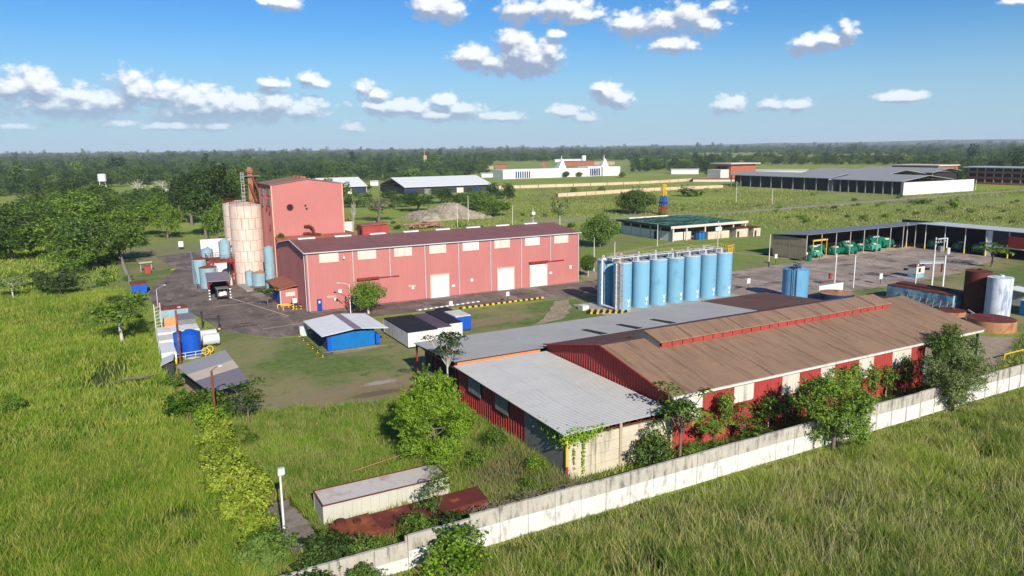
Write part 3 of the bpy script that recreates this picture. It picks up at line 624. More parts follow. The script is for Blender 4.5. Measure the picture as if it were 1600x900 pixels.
MB().box(ex - 0.55, ex + 0.55, ey - 0.4, ey + 0.4, 0, 25.0).build('elevator_leg', elev_m, el)
MB().cyl(ex, ey, 25.0, 25.6, 0.9, n=12).cyl(ex, ey, 25.6, 26.3, 0.9, 0.3, n=12).build('elevator_head', elev_m, el)
m = MB(); m.tube((ex + 0.5, ey - 0.5, 24.0), (ex + 2.6, ey - 1.0, 18.5), 0.3); m.tube((ex - 0.3, ey - 0.5, 22.5), (ex + 0.9, ey - 2.2, 18.4), 0.28); m.build('discharge_chute', rust, el)
MB().box(ex - 2.3, ex + 2.0, ey - 1.1, ey + 1.1, 24.2, 24.35).build('platform', steel, el)
def rail(m, pts, h=1.0, r=0.035, step=1.0):
    for a, b in zip(pts[:-1], pts[1:]):
        a = Vector(a); b = Vector(b); k = max(1, int((b - a).length / step))
        for i in range(k + 1): p = a + (b - a) * i / k; m.tube(p, p + Vector((0, 0, h)), r, n=4)
        for hh in (h, h * 0.55): m.tube(a + Vector((0, 0, hh)), b + Vector((0, 0, hh)), r, n=4)
m = MB(); rail(m, [(ex - 2.3, ey - 1.1, 24.35), (ex + 2.0, ey - 1.1, 24.35), (ex + 2.0, ey + 1.1, 24.35), (ex - 2.3, ey + 1.1, 24.35), (ex - 2.3, ey - 1.1, 24.35)]); m.build('platform_railing', rust, el)
m = MB(); lx, ly = ex - 1.9, ey - 1.3
for s_ in (-0.3, 0.3): m.tube((lx + s_, ly, 18), (lx + s_, ly, 25.2), 0.05, n=4)
for i in range(18): m.tube((lx - 0.3, ly, 18.2 + i * 0.4), (lx + 0.3, ly, 18.2 + i * 0.4), 0.03, n=4)
for i in range(8):
    z = 18.8 + i * 0.85; m.path([(lx + 0.45 * cos(a), ly - 0.3 + 0.45 * sin(a), z) for a in np.linspace(0, 2 * pi, 9)], 0.03, 4)
m.build('caged_ladder', steel_light, el)
for i, (dx, dy) in enumerate(((-1.2, 0.8), (1.2, 0.8))): MB().tube((ex + dx, ey + dy, 0), (ex + dx, ey + dy, 24.2), 0.1).build('support_post', rust, el)
# ---------------------------------------------------------------- annex at the warehouse gable
an = thing('gatehouse', 'small red lean-to office with blue louvres and a rusty roof at the warehouse corner', 'building', (27.5, 145.3, 0))
MB().box(27.55, 30.93, 145.4, 157.0, 0, 3.35).build('wall', red_wall, an)
MB().slab([(27.1, 144.9, 3.45), (30.93, 144.9, 4.1), (30.93, 157.4, 4.1), (27.1, 157.4, 3.45)], 0.16).build('roof', rust_roof, an)
MB().tube((27.05, 144.9, 3.32), (27.05, 157.4, 3.32), 0.12).build('gutter', steel_dark, an)
for k in range(6): MB().box(27.44, 27.545, 146.0 + 1.55 * k, 146.9 + 1.55 * k, 0.6, 2.6).build('shutter', door_blue, an)
MB().box(28.6, 30.4, 145.28, 145.385, 1.9, 2.7).build('notice_panel', cream, an)
MB().box(27.5, 27.65, 145.2, 145.39, 0, 3.3).build('corner_trim', steel_light, an)
ac = thing('air_conditioner', 'white air conditioning unit on a dark plinth by the small red lean-to', 'air conditioner', (29.9, 143.9, 0))
MB().box(29.3, 30.5, 143.4, 144.6, 0, 0.75).build('plinth', steel_dark, ac); MB().box(29.5, 30.3, 143.6, 144.4, 0.76, 1.7).build('casing', white, ac); MB().cyl(29.9, 144.0, 1.7, 1.8, 0.3).build('fan_guard', steel, ac)
for i, pts in enumerate(([(26.6, 143.6, 0), (26.6, 143.6, 0.8), (28.6, 143.2, 0.8), (28.6, 143.2, 0)], [(27.2, 141.4, 0), (27.2, 141.4, 0.9), (29.2, 141.6, 0.9), (29.2, 141.6, 0)])):
    o = MB().path(pts, 0.1).build('guard_rail', yellow, loc=(pts[0][0], pts[0][1], 0)); meta(o, ('yellow tubular guard rail on the grass edge beside the small red lean-to', 'yellow tubular guard rail at the kerb in front of the small red lean-to')[i], 'guard rail')
stripey = [MATS['yellow_paint'], MATS['black_sheet']]
def bollard(x, y, h, r, label, group, mats=None, bands=4):
    m = MB()
    for i in range(bands): m.cyl(x, y, h * i / bands, h * (i + 1) / bands, r, n=8, m=i % 2, cap=(i == bands - 1))
    o = m.build('bollard', mats or stripey, loc=(x, y, 0)); meta(o, label, 'bollard', group)
for x, y in ((29.6, 141.2), (30.4, 140.8), (28.9, 141.0)): bollard(x, y, 1.0, 0.12, 'yellow and black bollard at the warehouse corner', 'bollards at the warehouse corner')
# ---------------------------------------------------------------- process area beside the silos
def tank(name, x, y, z0, z1, r, mat, label, cone=0.3, mat2=None, group=None, bands=2, hatch=True):
    t = thing(name, label, 'tank', (x, y, z0), group)
    MB().cyl(x, y, z0, z1, r, n=24).build('shell', mat, t)
    MB().cyl(x, y, z1, z1 + cone, r + 0.04, r * 0.25, n=24).build('top', mat2 or mat, t)
    m = MB()
    for i in range(bands):
        z = z0 + (z1 - z0) * (i + 1) / (bands + 1); m.cyl(x, y, z, z + 0.07, r + 0.03, n=24, cap=False)
    m.build('hoop', mat, t)
    if hatch: MB().cyl(x + r * 0.2, y, z1 + cone * 0.6, z1 + cone + 0.22, r * 0.18, n=10).build('hatch', mat2 or steel, t)
    return t
tank('process_tank', 28.4, 172.0, 0, 2.9, 1.75, pale_blue, 'squat pale blue tank nearest the small red lean-to', 0.35, rust_ochre)
tank('process_tank', 26.3, 172.9, 0, 3.2, 0.9, pale_blue, 'pale blue tank tight against the front of the silo', 0.2)
tank('process_tank', 29.9, 167.2, 0, 9.0, 1.1, pale_blue, 'slender tall pale blue tank standing against the warehouse gable', 0.4)
tank('process_tank', 17.0, 182.5, 0, 5.6, 1.7, pale_blue, 'tall faded blue tank at the left end of the process area', 0.4, rust)
tank('process_tank', 17.9, 175.0, 0, 4.6, 1.8, pale_blue, 'faded blue tank with rusty top just behind the grey canopy', 0.4, rust)
tank('process_tank', 20.0, 194.0, 0, 6.3, 1.4, pale_blue, 'pale blue tank beside the white screen wall', 0.4)
gt = thing('pipe_gantry', 'red steel gantry carrying a pale blue hopper left of the silos', 'gantry', (21, 178, 0))
for x, y in ((18.5, 176.5), (23.8, 176.5), (18.5, 181.5), (23.8, 181.5)): MB().box(x - 0.16, x + 0.16, y - 0.16, y + 0.16, 0, 5.6).build('column', red_dark, gt)
MB().box(18.3, 24.0, 176.3, 181.7, 5.6, 5.85).build('deck', rust, gt)
m = MB(); rail(m, [(18.3, 176.3, 5.85), (24, 176.3, 5.85), (24, 181.7, 5.85), (18.3, 181.7, 5.85), (18.3, 176.3, 5.85)], 1.0, 0.04); m.build('railing', rust, gt)
m = MB()
for y in (176.5, 181.5): m.tube((18.5, y, 4.2), (19.9, y, 5.6), 0.1).tube((23.8, y, 4.2), (22.4, y, 5.6), 0.1)
m.box(18.5, 23.8, 176.4, 176.6, 5.1, 5.58); m.build('brace', red_dark, gt)
hp = thing('hopper', 'pale blue hopper with white domed lid standing on the red gantry', 'hopper', (22.3, 179, 5.86))
MB().cyl(22.3, 179, 5.86, 9.6, 1.25, n=20).build('shell', pale_blue, hp); MB().cyl(22.3, 179, 9.6, 10.3, 1.3, 0.3, n=20).build('lid', pale_blue, hp)
MB().tube((23.0, 179, 9.8), (24.3, 179, 10.4), 0.16).tube((24.3, 179, 10.4), (24.3, 179, 5.9), 0.16).build('feed_pipe', steel_light, hp)
sw = thing('screen_wall', 'plain white screen wall left of the silos', 'wall', (22, 196, 0))
MB().box(18.9, 25.6, 196, 196.3, 0, 8.4).build('panel', white, sw); MB().box(18.8, 25.7, 195.95, 196.35, 8.4, 8.55).build('coping', white_dirty, sw)
px = thing('pipe_rack', 'tangle of rusty and grey pipework between the gantry and the silos', 'pipework', (21, 184, 0))
rr = random.Random(4)
for i in range(16):
    x, y, z = rr.uniform(16, 24), rr.uniform(173, 188), rr.uniform(0.8, 4.8); a = rr.random() < 0.5
    MB().tube((x, y, z), (x + (rr.uniform(2, 5) if a else 0), y + (0 if a else rr.uniform(2, 6)), z), rr.uniform(0.07, 0.16)).tube((x, y, 0), (x, y, z), 0.09).build('pipe', [rust, steel, pale_blue, red_dark][i % 4], px)
for i in range(5):
    x, y = rr.uniform(19, 23.5), rr.uniform(174, 182); MB().box(x, x + rr.uniform(0.8, 1.8), y, y + 1.2, 0, rr.uniform(1, 2.4)).build('equipment_box', [white_dirty, steel, rust][i % 3], px)
fc = thing('scaffold_frame', 'thin pipe frame standing left of the faded blue tanks', 'frame', (15.2, 180, 0))
for i in range(4): MB().tube((15.0 + 0.25 * i, 172 + 5 * i, 0), (15.0 + 0.25 * i, 172 + 5 * i, 5.0 + 0.9 * i), 0.07).build('upright', steel, fc)
MB().tube((15, 172, 4.9), (15.75, 187, 7.5), 0.05).tube((15, 172, 2.6), (15.75, 187, 4.0), 0.05).build('rail', steel, fc)
# canopy and truck
cp = thing('canopy', 'grey roofed drive-through canopy with striped front legs before the gantry', 'canopy', (18, 160, 0))
MB().slab([(16.0, 159.6, 3.9), (20.6, 159.2, 3.9), (21.2, 168.6, 4.3), (16.7, 169, 4.3)], 0.16).build('roof', roof_tarp, cp)
wb = [MATS['white_paint'], MATS['black_sheet']]
for x, y in ((16.3, 160.0), (20.3, 159.7)):
    m = MB()
    for i in range(8): m.box(x - 0.16, x + 0.16, y - 0.16, y + 0.16, 2.4 * i / 8, 2.4 * (i + 1) / 8 - 0.002, m=i % 2)
    m.build('striped_leg', wb, cp); MB().box(x - 0.13, x + 0.13, y - 0.13, y + 0.13, 2.4, 3.75).tube((x, y, 2.9), (x + (0.9 if x < 18 else -0.9), y, 3.75), 0.09).build('leg', red_dark, cp)
for x, y in ((17.0, 168.4), (20.9, 168.1)): MB().box(x - 0.13, x + 0.13, y - 0.13, y + 0.13, 0, 4.1).build('leg', red_dark, cp)
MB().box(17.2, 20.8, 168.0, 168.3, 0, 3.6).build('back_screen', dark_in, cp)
tk = thing('flatbed_truck', 'small open truck loaded with white sacks parked under the grey canopy', 'truck', (18.7, 160.5, 0))
MB().box(17.7, 19.8, 158.6, 163.2, 0.55, 0.75).build('chassis', steel_dark, tk)
MB().box(17.8, 19.7, 161.4, 163.1, 0.76, 2.1).build('cab', navy, tk); MB().box(17.9, 19.6, 161.3, 161.39, 1.3, 1.95).build('windscreen', glass, tk)
m = MB()
for i in range(16): a, b = rr.uniform(17.9, 19.2), rr.uniform(158.7, 160.6); m.box(a, a + 0.45, b, b + 0.5, 0.76, 0.76 + rr.uniform(0.3, 0.85))
m.build('load', white_dirty, tk, kind=None)
MB().slab([(17.5, 158.5, 2.35), (20.0, 158.5, 2.35), (20.0, 161.2, 2.35), (17.5, 161.2, 2.35)], 0.1).build('rack', steel, tk)
for x in (17.7, 19.7):
    MB().tube((x, 158.7, 0.76), (x, 158.7, 2.25), 0.05).build('rack_post', steel, tk)
    for y in (159.2, 162.4): MB().tube((x - 0.13, y, 0.42), (x + 0.13, y, 0.42), 0.42, n=14).build('wheel', rubber, tk)
sp = thing('rubble_pad', 'pale broken concrete pad at the foot of the silo', 'slab', (25, 170, 0))
MB().slab([(23.6, 174.5, 0.25), (24.3, 165, 0.25), (26.0, 165.2, 0.25), (25.4, 174.3, 0.25)], 0.25).build('slab', concrete, sp)
# ---------------------------------------------------------------- foreground sheds
# brown shed
BX0, BX1, BY0, BYR, BY1 = 46.6, 99.0, 53.2, 64.8, 76.6; BE, BR = 5.85, 8.3; WX1 = 87.4
def bz(x, y): return BE + (BR - BE) * (y - 52.8) / (BYR - 52.8) if y <= BYR else BR - (BR - 5.65) * (y - BYR) / (BY1 + 0.2 - BYR)
bs = thing('brown_roof_shed', 'long red shed with a weathered brown gable roof beside the boundary wall', 'shed', (BX0, BY0, 0))
def cladding(parent, x0, x1, z0, z1, y, mat, name='wall_panel', label=None):
    return MB().corr((x0, y), (x1, y), z0, z1, 0.42, 0.05).build(name, mat, parent, label)
segs = [(46.6, 47.95, 'r'), (47.95, 50.75, 'w', 2.95), (50.75, 55.1, 'r'), (55.1, 57.9, 'w', 3.6), (57.9, 62.2, 'r'), (62.2, 64.85, 'w', 3.2), (64.85, 68.3, 'r'), (68.3, 70.6, 'w', 3.6),
        (70.6, 74.85, 'r'), (74.85, 77.5, 'w', 3.0), (77.5, 81.0, 'r'), (81.0, 84.6, 'w', 3.4), (84.6, WX1, 'r')]
for sgm in segs:
    if sgm[2] == 'r': cladding(bs, sgm[0], sgm[1] - 0.02, 0, BE - 0.02, BY0, red_shed)
    else:
        cladding(bs, sgm[0], sgm[1] - 0.02, 0, sgm[3] - 0.02, BY0, red_shed); cladding(bs, sgm[0], sgm[1] - 0.02, sgm[3], BE - 0.02, BY0, cream if sgm[0] > 60 else white_dirty, 'translucent_panel', 'off-white translucent panel high in the red wall')
MB().corr((BX0 - 0.02, BY1), (BX0 - 0.02, BY0), 0, lambda t: bz(0, BY1 - t * (BY1 - BY0)) - 0.06, 0.5, 0.07, (-1, 0)).build('gable_wall', red_shed, bs)
MB().corr((WX1, BY0 + 6), (WX1, BY1), 0, lambda t: bz(0, BY0 + 6 + t * (BY1 - BY0 - 6)) - 0.1, 0.5, 0.05, (1, 0)).build('gable_wall', red_shed, bs)
# roof sheets: seven runs of sheet a slope, as the seams show
nr = 7; wx = (BX1 + 0.8 - (BX0 - 0.35)) / nr
for k in range(nr):
    a = BX0 - 0.35 + k * wx
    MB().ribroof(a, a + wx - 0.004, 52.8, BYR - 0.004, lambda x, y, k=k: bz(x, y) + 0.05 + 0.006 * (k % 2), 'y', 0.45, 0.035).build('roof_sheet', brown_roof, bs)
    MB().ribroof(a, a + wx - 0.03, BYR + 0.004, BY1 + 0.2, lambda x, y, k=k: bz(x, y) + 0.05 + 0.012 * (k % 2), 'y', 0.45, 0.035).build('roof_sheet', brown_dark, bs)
for q in (1, 2):
    for k in range(24):
        if (k * 7 + q * 3) % 5 < 3: x = BX0 + 2.2 * k; y = 52.8 + 4.0 * q + 0.15 * ((k * 5) % 3); MB().box(x, x + 1.1, y - 0.05, y + 0.05, bz(0, y) + 0.05, bz(0, y) + 0.1).build('sheet_lap', brown_roof, bs)
MB().box(BX0 - 0.35, WX1 + 11.5, 52.62, 52.8, BE - 0.16, BE + 0.08).build('gutter', white_dirty, bs)
m = MB(); m.tube((BX0 - 0.42, 52.7, BE + 0.1), (BX0 - 0.42, BYR, BR + 0.12), 0.09); m.tube((BX0 - 0.42, BYR, BR + 0.12), (BX0 - 0.42, BY1 + 0.2, 5.75), 0.09); m.build('gable_trim', red_shed, bs)
MB().tube((BX0 - 0.12, 53.05, 0), (BX0 - 0.12, 53.05, BE), 0.08).build('downpipe', white_dirty, bs)
mon = MB().prism([(61.9, bz(0, 61.9) + 0.85), (64.8, 9.3), (67.3, bz(0, 67.3) + 0.65), (67.3, bz(0, 67.3) + 0.52), (64.8, 9.15), (61.9, bz(0, 61.9) + 0.72)], 'x', 52.4, 93.0).build('ridge_monitor', brown_roof, bs)
zm = lambda y: bz(0, 61.9) + 0.85 + (9.3 - bz(0, 61.9) - 0.85) * (y - 61.9) / 2.9 + 0.03
for k in range(5):
    x = 53.0 + 8.1 * (k + 0.5); MB().slab([(x - 0.07, 61.9, zm(61.9)), (x + 0.07, 61.9, zm(61.9)), (x + 0.07, 64.78, zm(64.78)), (x - 0.07, 64.78, zm(64.78))], 0.028).build('monitor_seam', brown_dark, mon)
for k in range(26): MB().box(52.8 + 1.545 * k, 52.8 + 1.545 * (k + 0.93), 62.1, 62.16, bz(0, 62.1) + 0.1, bz(0, 62.1) + 0.82).build('monitor_panel', red_shed, mon)
MB().face([(52.42, 62.0, bz(0, 62) + 0.09), (52.42, 67.2, bz(0, 67.2) + 0.09), (52.42, 67.2, bz(0, 67.2) + 0.45), (52.42, 64.8, 9.16), (52.42, 62.0, bz(0, 62) + 0.75)]).build('monitor_end', grey_wall, mon)
for x in (89.5, 94.0, 98.6):
    MB().box(x - 0.12, x + 0.12, 53.1, 53.34, 0, BE).build('canopy_post', steel_dark, bs)
MB().corr((98.4, 56.2), (98.4, 75), 2.2, lambda t: bz(0, 56.2 + 18.8 * t) - 0.12, 0.5, 0.06, (-1, 0)).build('end_screen', white_dirty, bs)
MB().box(98.3, 98.52, 56.2, 75, 2.05, 2.19).build('end_beam', steel_dark, bs)
sheet('concrete_floor', [(87.6, 53.4), (98.6, 53.4), (98.6, 76), (87.6, 76)], 0.024, concrete)
# grey roof building and its brown extension
def gz(x, y): return 5.25 - (y - 76.8) / (90.4 - 76.8) * 0.8
gb = thing('grey_roof_shed', 'long low shed under a flat grey metal roof before the blue tanks', 'shed', (34.2, 76.9, 0))
for a, b in ((34.0, 45.5), (45.53, 57.0), (57.03, 66.5), (66.53, 76.0), (76.03, 85.5)): MB().ribroof(a, b, 76.95, 90.4, gz, 'x', 0.5, 0.03).build('roof_sheet', grey_roof, gb)
for x in (56.3, 62.3, 68.4):
    MB().slab([(x + 0.15, 79.0, gz(0, 79.0) + 0.06), (x + 1.35, 79.0, gz(0, 79.0) + 0.06), (x + 0.75, 83.3, gz(0, 83.3) + 0.06), (x - 0.1, 83.3, gz(0, 83.3) + 0.06)], 0.05).build('roof_slot', dark_in, gb, 'dark open slot in the grey roof')
for a, b in ((85.53, 93.0), (93.03, 100.4)): MB().ribroof(a, b, 76.95, 91.0, gz, 'y', 0.5, 0.03).build('roof_sheet', brown_dark, gb, 'dark brown rusted roof sheeting')
MB().box(34.4, 45.8, 76.98, 77.1, 3.9, 5.1).build('fascia', orange, gb)
MB().box(34.0, 45.8, 76.9, 77.0, 5.1, 5.22).build('edge_trim', steel_dark, gb)
for y in (77.3, 83.5, 90.0): MB().box(34.25, 34.45, y, y + 0.2, 0, gz(0, y) - 0.12).build('post', red_dark, gb)
MB().box(34.2, 34.5, 77.0, 90.2, 4.2, 4.4).build('edge_beam', red_dark, gb)
MB().box(35.5, 100.2, 90.05, 90.2, 0, gz(0, 90) - 0.1).build('rear_wall', grey_wall, gb)
MB().box(36.5, 36.7, 77.2, 90, 0, gz(0, 90) - 0.1).build('end_wall', dark_in, gb)
MB().box(100.1, 100.3, 77, 90.9, 0, 4.3).build('end_wall', grey_wall, gb)
ct = thing('plastic_crate', 'dark crates stacked under the open end of the grey roofed shed', 'crates', (33.0, 84, 0))
for i, (x, y, z) in enumerate(((32.6, 83, 0), (33.4, 84.6, 0), (32.7, 83.3, 1.0), (33.2, 86.4, 0))): MB().box(x, x + 1.3, y, y + 1.4, z, z + 0.98).build('crate', [navy, steel_dark, roof_tarp, navy][i], ct)
# white roofed lean-to
lt = thing('white_roof_shed', 'shed with a pale ribbed roof, red side wall and cream block front', 'shed', (34.2, 52.9, 0))
def lz(x, y): return 4.75 + (y - 52.5) / 23.6 * 0.18
for a, b in ((33.6, 37.8), (37.82, 42.0), (42.02, 46.35)): MB().ribroof(a, b, 52.4, 76.4, lz, 'x', 0.34, 0.02).build('roof_sheet', light_roof, lt)
MB().corr((34.2, 76.3), (34.2, 60.45), 0, 4.7, 0.55, 0.09, (-1, 0)).build('side_wall', red_shed, lt)
for a, b in ((66.6, 63.65), (73.2, 70.1)):
    w = MB().box(34.02, 34.1, b, a, 2.72, 4.45).build('window', dark_in, lt)
    for i in range(7): MB().box(33.98, 34.02, b + (a - b) * i / 7 + 0.03, b + (a - b) * (i + 1) / 7 - 0.03, 2.76, 4.4).build('louvre', blockgrey, w)
for k in range(5): MB().box(34.1, 34.3, 52.95 + 1.5 * k, 52.95 + 1.5 * k + 1.47, 0, 4.35).build('wall_panel', grey_wall, lt)
for k in range(4):
    for j in range(4):
        x = 34.35 + 3.03 * k
        MB().box(x + 0.03, x + 3.0, 52.86 - 0.02 * ((k + j) % 2), 53.06, 0.99 * j, 0.99 * (j + 1) - 0.03).build('block_panel', cream_wall, lt)
for x in (40.2, 46.35): MB().box(x - 0.14, x + 0.14, 52.72, 52.85, 0, 4.6).build('pilaster', tan_wall, lt)
m = MB()
for hh in (0, 1.5, 3.0): m.cyl(34.15, 52.75, hh, hh + 1.5, 0.13, n=8, m=0 if hh else 1)
m.build('corner_post', [yellow, red_shed], lt)
m = MB(); m.tube((34.3, 52.95, 4.1), (46.3, 52.95, 4.1), 0.06).tube((34.3, 52.95, 4.62), (46.3, 52.95, 4.62), 0.06)
for i in range(16): m.tube((34.3 + 0.75 * i, 52.95, 4.1 if i % 2 else 4.62), (34.3 + 0.75 * (i + 1), 52.95, 4.62 if i % 2 else 4.1), 0.035, n=4)
m.build('eave_truss', rust_dark, lt)
MB().box(46.2, 46.4, 53.1, 76.2, 0, 4.4).build('party_wall', grey_wall, lt)
MB().box(34.4, 46.1, 76.2, 76.35, 0, 4.6).build('rear_wall', grey_wall, lt)
# ---------------------------------------------------------------- boundary wall
bw = thing('boundary_wall', 'long white and grey concrete boundary wall running across the foreground', 'wall', (60, 46.5, 0))
rr = random.Random(9); um = []; lm = []
for i in range(3):
    um.append(MB().box(0.02, 2.48, 0, 0.2, 0, 1.13).box(0, 2.5, -0.02, 0.22, 1.13, 1.2).mesh('wall_upper_mesh', wall_up)); lm.append(MB().box(0.02, 2.48, -0.015, 0.2, 0, 1.68).mesh('wall_lower_mesh', wall_low))
for k in range(60):
    x = 2.5 * k - 6.0; dz = rr.uniform(-0.03, 0.03) + (0.0 if x > 20 else -0.25 if x > 15 else -0.7)
    dz += 0.25 * min(1, max(0, (x - 30) / 60))
    place('lower_panel', lm[k % 3], bw, (x, 46.5 + rr.uniform(-0.012, 0.012), dz)); place('upper_panel', um[k % 3], bw, (x, 46.5 + rr.uniform(-0.015, 0.015), 1.7 + dz))
    if x > 62: MB().box(x - 0.07, x + 0.07, 46.44, 46.48, 0, 2.88 + dz).build('joint_post', wall_up, bw)
    if x < 62 and k % 3 == 0: MB().box(x - 0.11, x + 0.11, 46.7, 46.9, 0, 2.75 + dz).build('joint_post', wall_up, bw)
# dry vines on the wall top
dv = MB(); rr = random.Random(3)
for i in range(70):
    x = rr.uniform(21.5, 33); y = 46.95 + rr.uniform(-0.3, 0.45); z = 2.65 + rr.uniform(0, 0.35); p = [(x, y, z)]
    for j in range(4): x += rr.uniform(-0.4, 0.6); y = 46.95 + rr.uniform(-0.45, 0.5); z = 2.6 + rr.uniform(0, 0.65); p.append((x, y, z))
    dv.path(p, 0.025, 4)
meta(dv.build('dry_vine', bark, loc=(27, 47, 2.7)), 'tangle of dry grey vines and wire on top of the boundary wall', 'vines', kind='stuff')
# ---------------------------------------------------------------- container and rusty box by the wall
def container(name, label, x0, x1, y0, y1, h, wall, roof, group=None, panels='x', np_=10, roofm=0.12, z0=0.1):
    t = thing(name, label, 'container', ((x0 + x1) / 2, (y0 + y1) / 2, 0), group)
    MB().box(x0 + 0.06, x1 - 0.06, y0 + 0.06, y1 - 0.06, z0, z0 + h - 0.04).build('body', wall, t)
    MB().box(x0, x1, y0, y1, z0 + h - 0.03, z0 + h + roofm).build('roof', roof, t)
    MB().box(x0 - 0.01, x1 + 0.01, y0 - 0.01, y1 + 0.01, 0, z0 + 0.12).build('base_rail', steel_dark, t)
    for x in (x0, x1):
        for y in (y0, y1): MB().box(x - 0.07 if x == x1 else x - 0.02, x + 0.02 if x == x1 else x + 0.07, y - 0.07 if y == y1 else y - 0.02, y + 0.02 if y == y1 else y + 0.07, z0 + 0.122, z0 + h - 0.032).build('corner_post', wall, t)
    if np_:
        L_ = (x1 - x0); 
        for k in range(np_):
            a = x0 + 0.08 + (L_ - 0.16) * k / np_; b = x0 + 0.08 + (L_ - 0.16) * (k + 1) / np_ - 0.035
            MB().box(a, b, y0 + 0.005, y0 + 0.058, z0 + 0.14, z0 + h - 0.05).build('side_panel', wall, t)
        n2 = max(2, int((y1 - y0) / (L_ / np_)))
        for k in range(n2):
            a = y0 + 0.08 + (y1 - y0 - 0.16) * k / n2; b = y0 + 0.08 + (y1 - y0 - 0.16) * (k + 1) / n2 - 0.035
            MB().box(x0 + 0.005, x0 + 0.058, a, b, z0 + 0.14, z0 + h - 0.05).build('end_panel', wall, t)
    return t
cpan = paint('container_cream', srgb(186, 182, 164), 0.05, 0.6, 0.5, srgb(160, 150, 130), 0.35)
croof = paint('container_roof_rusted', srgb(196, 184, 172), 0.08, 0.7, 0.6, srgb(150, 108, 90), 0.5, (0.6, 0.6, 0.5), stain2=srgb(168, 140, 124))
c1 = container('shipping_container', 'long cream container with a rust-stained white roof near the boundary wall', 12.5, 23.35, 54.75, 57.75, 2.05, cpan, croof, np_=14)
m = MB().box(12.45, 23.4, 54.7, 54.8, 2.25, 2.34).box(12.45, 23.4, 57.7, 57.8, 2.25, 2.34).box(12.45, 12.55, 54.8, 57.7, 2.25, 2.34).box(23.3, 23.4, 54.8, 57.7, 2.25, 2.34); m.build('roof_rim', rust_dark, c1)
m = MB()
for i in range(15): x, y = rr.uniform(12.8, 23), rr.uniform(55, 57.5); m.box(x, x + rr.uniform(0.1, 0.3), y, y + 0.15, 2.275, 2.32)
rb = thing('rusty_tank_trailer', 'low rusty red steel box lying between the cream container and the wall', 'scrap', (19, 52.6, 0))
MB().slab([(13.6, 50.6, 1.2), (25.4, 51.3, 1.2), (25.6, 53.9, 1.2), (12.6, 53.6, 1.2)], 1.2).build('body', rust_red, rb)
MB().slab([(13.5, 50.5, 1.26), (16.0, 50.6, 1.3), (15.8, 53.8, 1.3), (12.5, 53.7, 1.26)], 0.055).build('cover_plate', rust, rb)
for x, y, r in ((13.4, 53.1, 0.42), (14.6, 52.6, 0.3)): MB().cyl(x, y, 1.31, 1.6, r, n=14).build('hatch', rust_dark, rb)
pad_m = groundmat('dirty_pad', [(0.5, 0.42, 0.6, (0.26, 0.22, 0.18)), (0.9, 0.55, 0.68, (0.11, 0.075, 0.05)), (0.35, 0.56, 0.68, (0.10, 0.12, 0.04))], (0.20, 0.16, 0.125), 1.4, 0.08)
sheet('concrete_pad', [(8.6, 62.3), (11.2, 61.8), (12.0, 56.0), (11.6, 52.4), (8.2, 53.0)], 0.03, pad_m, jitter=0.35, seg=0.8)
ht = thing('pipe_barrier', 'thin rusty pipe barrier in the tall grass beside the cream container', 'barrier', (21, 63.5, 0))
MB().path([(17.2, 62.6, 0), (17.2, 62.6, 1.0), (25.0, 64.6, 1.0), (25.0, 64.6, 0)], 0.05).build('rail', rust_ochre, ht)
# ---------------------------------------------------------------- poles and lamps
def lamp(name, label, x, y, h, r=0.07, mat=None, arm=None, group=None, head=True, foot=False):
    t = thing(name, label, 'lamp post' if head else 'pole', (x, y, 0), group)
    MB().tube((x, y, 0), (x, y, h), r * 1.25, r, 8).build('post', mat or white_dirty, t)
    if foot: MB().cyl(x, y, 0, h * 0.17, r * 1.5, n=8).build('painted_foot', steel_dark, t)
    if arm:
        MB().path([(x, y, h), (x + arm[0] * 0.5, y + arm[1] * 0.5, h + 0.25), (x + arm[0], y + arm[1], h + 0.3)], 0.04).build('arm', mat or white_dirty, t)
        MB().box(x + arm[0] - 0.22, x + arm[0] + 0.22, y + arm[1] - 0.13, y + arm[1] + 0.13, h + 0.22, h + 0.36).build('lamp_head', steel_light, t)
    elif head: MB().box(x - 0.2, x + 0.2, y - 0.28, y - 0.02, h - 0.05, h + 0.3).build('lamp_head', steel_light, t)
    return t
fl = lamp('floodlight_pole', 'tall white rust-stained pole with a boxy floodlight near the cream container', 9.1, 52.85, 6.6, 0.08, white_rust)
MB().box(8.93, 9.4, 52.55, 52.84, 6.6, 7.1).build('floodlight', steel_light, fl)
t = lamp('rusty_pole', 'rusty brown pole rising by the near edge of the striped carport roof', 7.9, 82.4, 6.8, 0.11, rust, (0.9, 0.5))
t = lamp('rusty_pole', 'tall rusty pole standing against the dark blue tank', 6.8, 112.3, 7.9, 0.13, rust, (0.5, 0.8))
lamp('curved_lamp', 'curved street lamp on the grass left of the asphalt yard', 6.2, 151, 4.6, 0.06, steel_light, (1.6, 3.0))
lamp('lamp_post', 'white lamp post in front of the warehouse with its arm to the left', 37.4, 131.6, 5.6, 0.08, white, (-1.8, 1.2))
lamp('green_lamp', 'slim lamp post at the right end of the warehouse road', 92.9, 130.2, 6.0, 0.07, white_dirty, None)
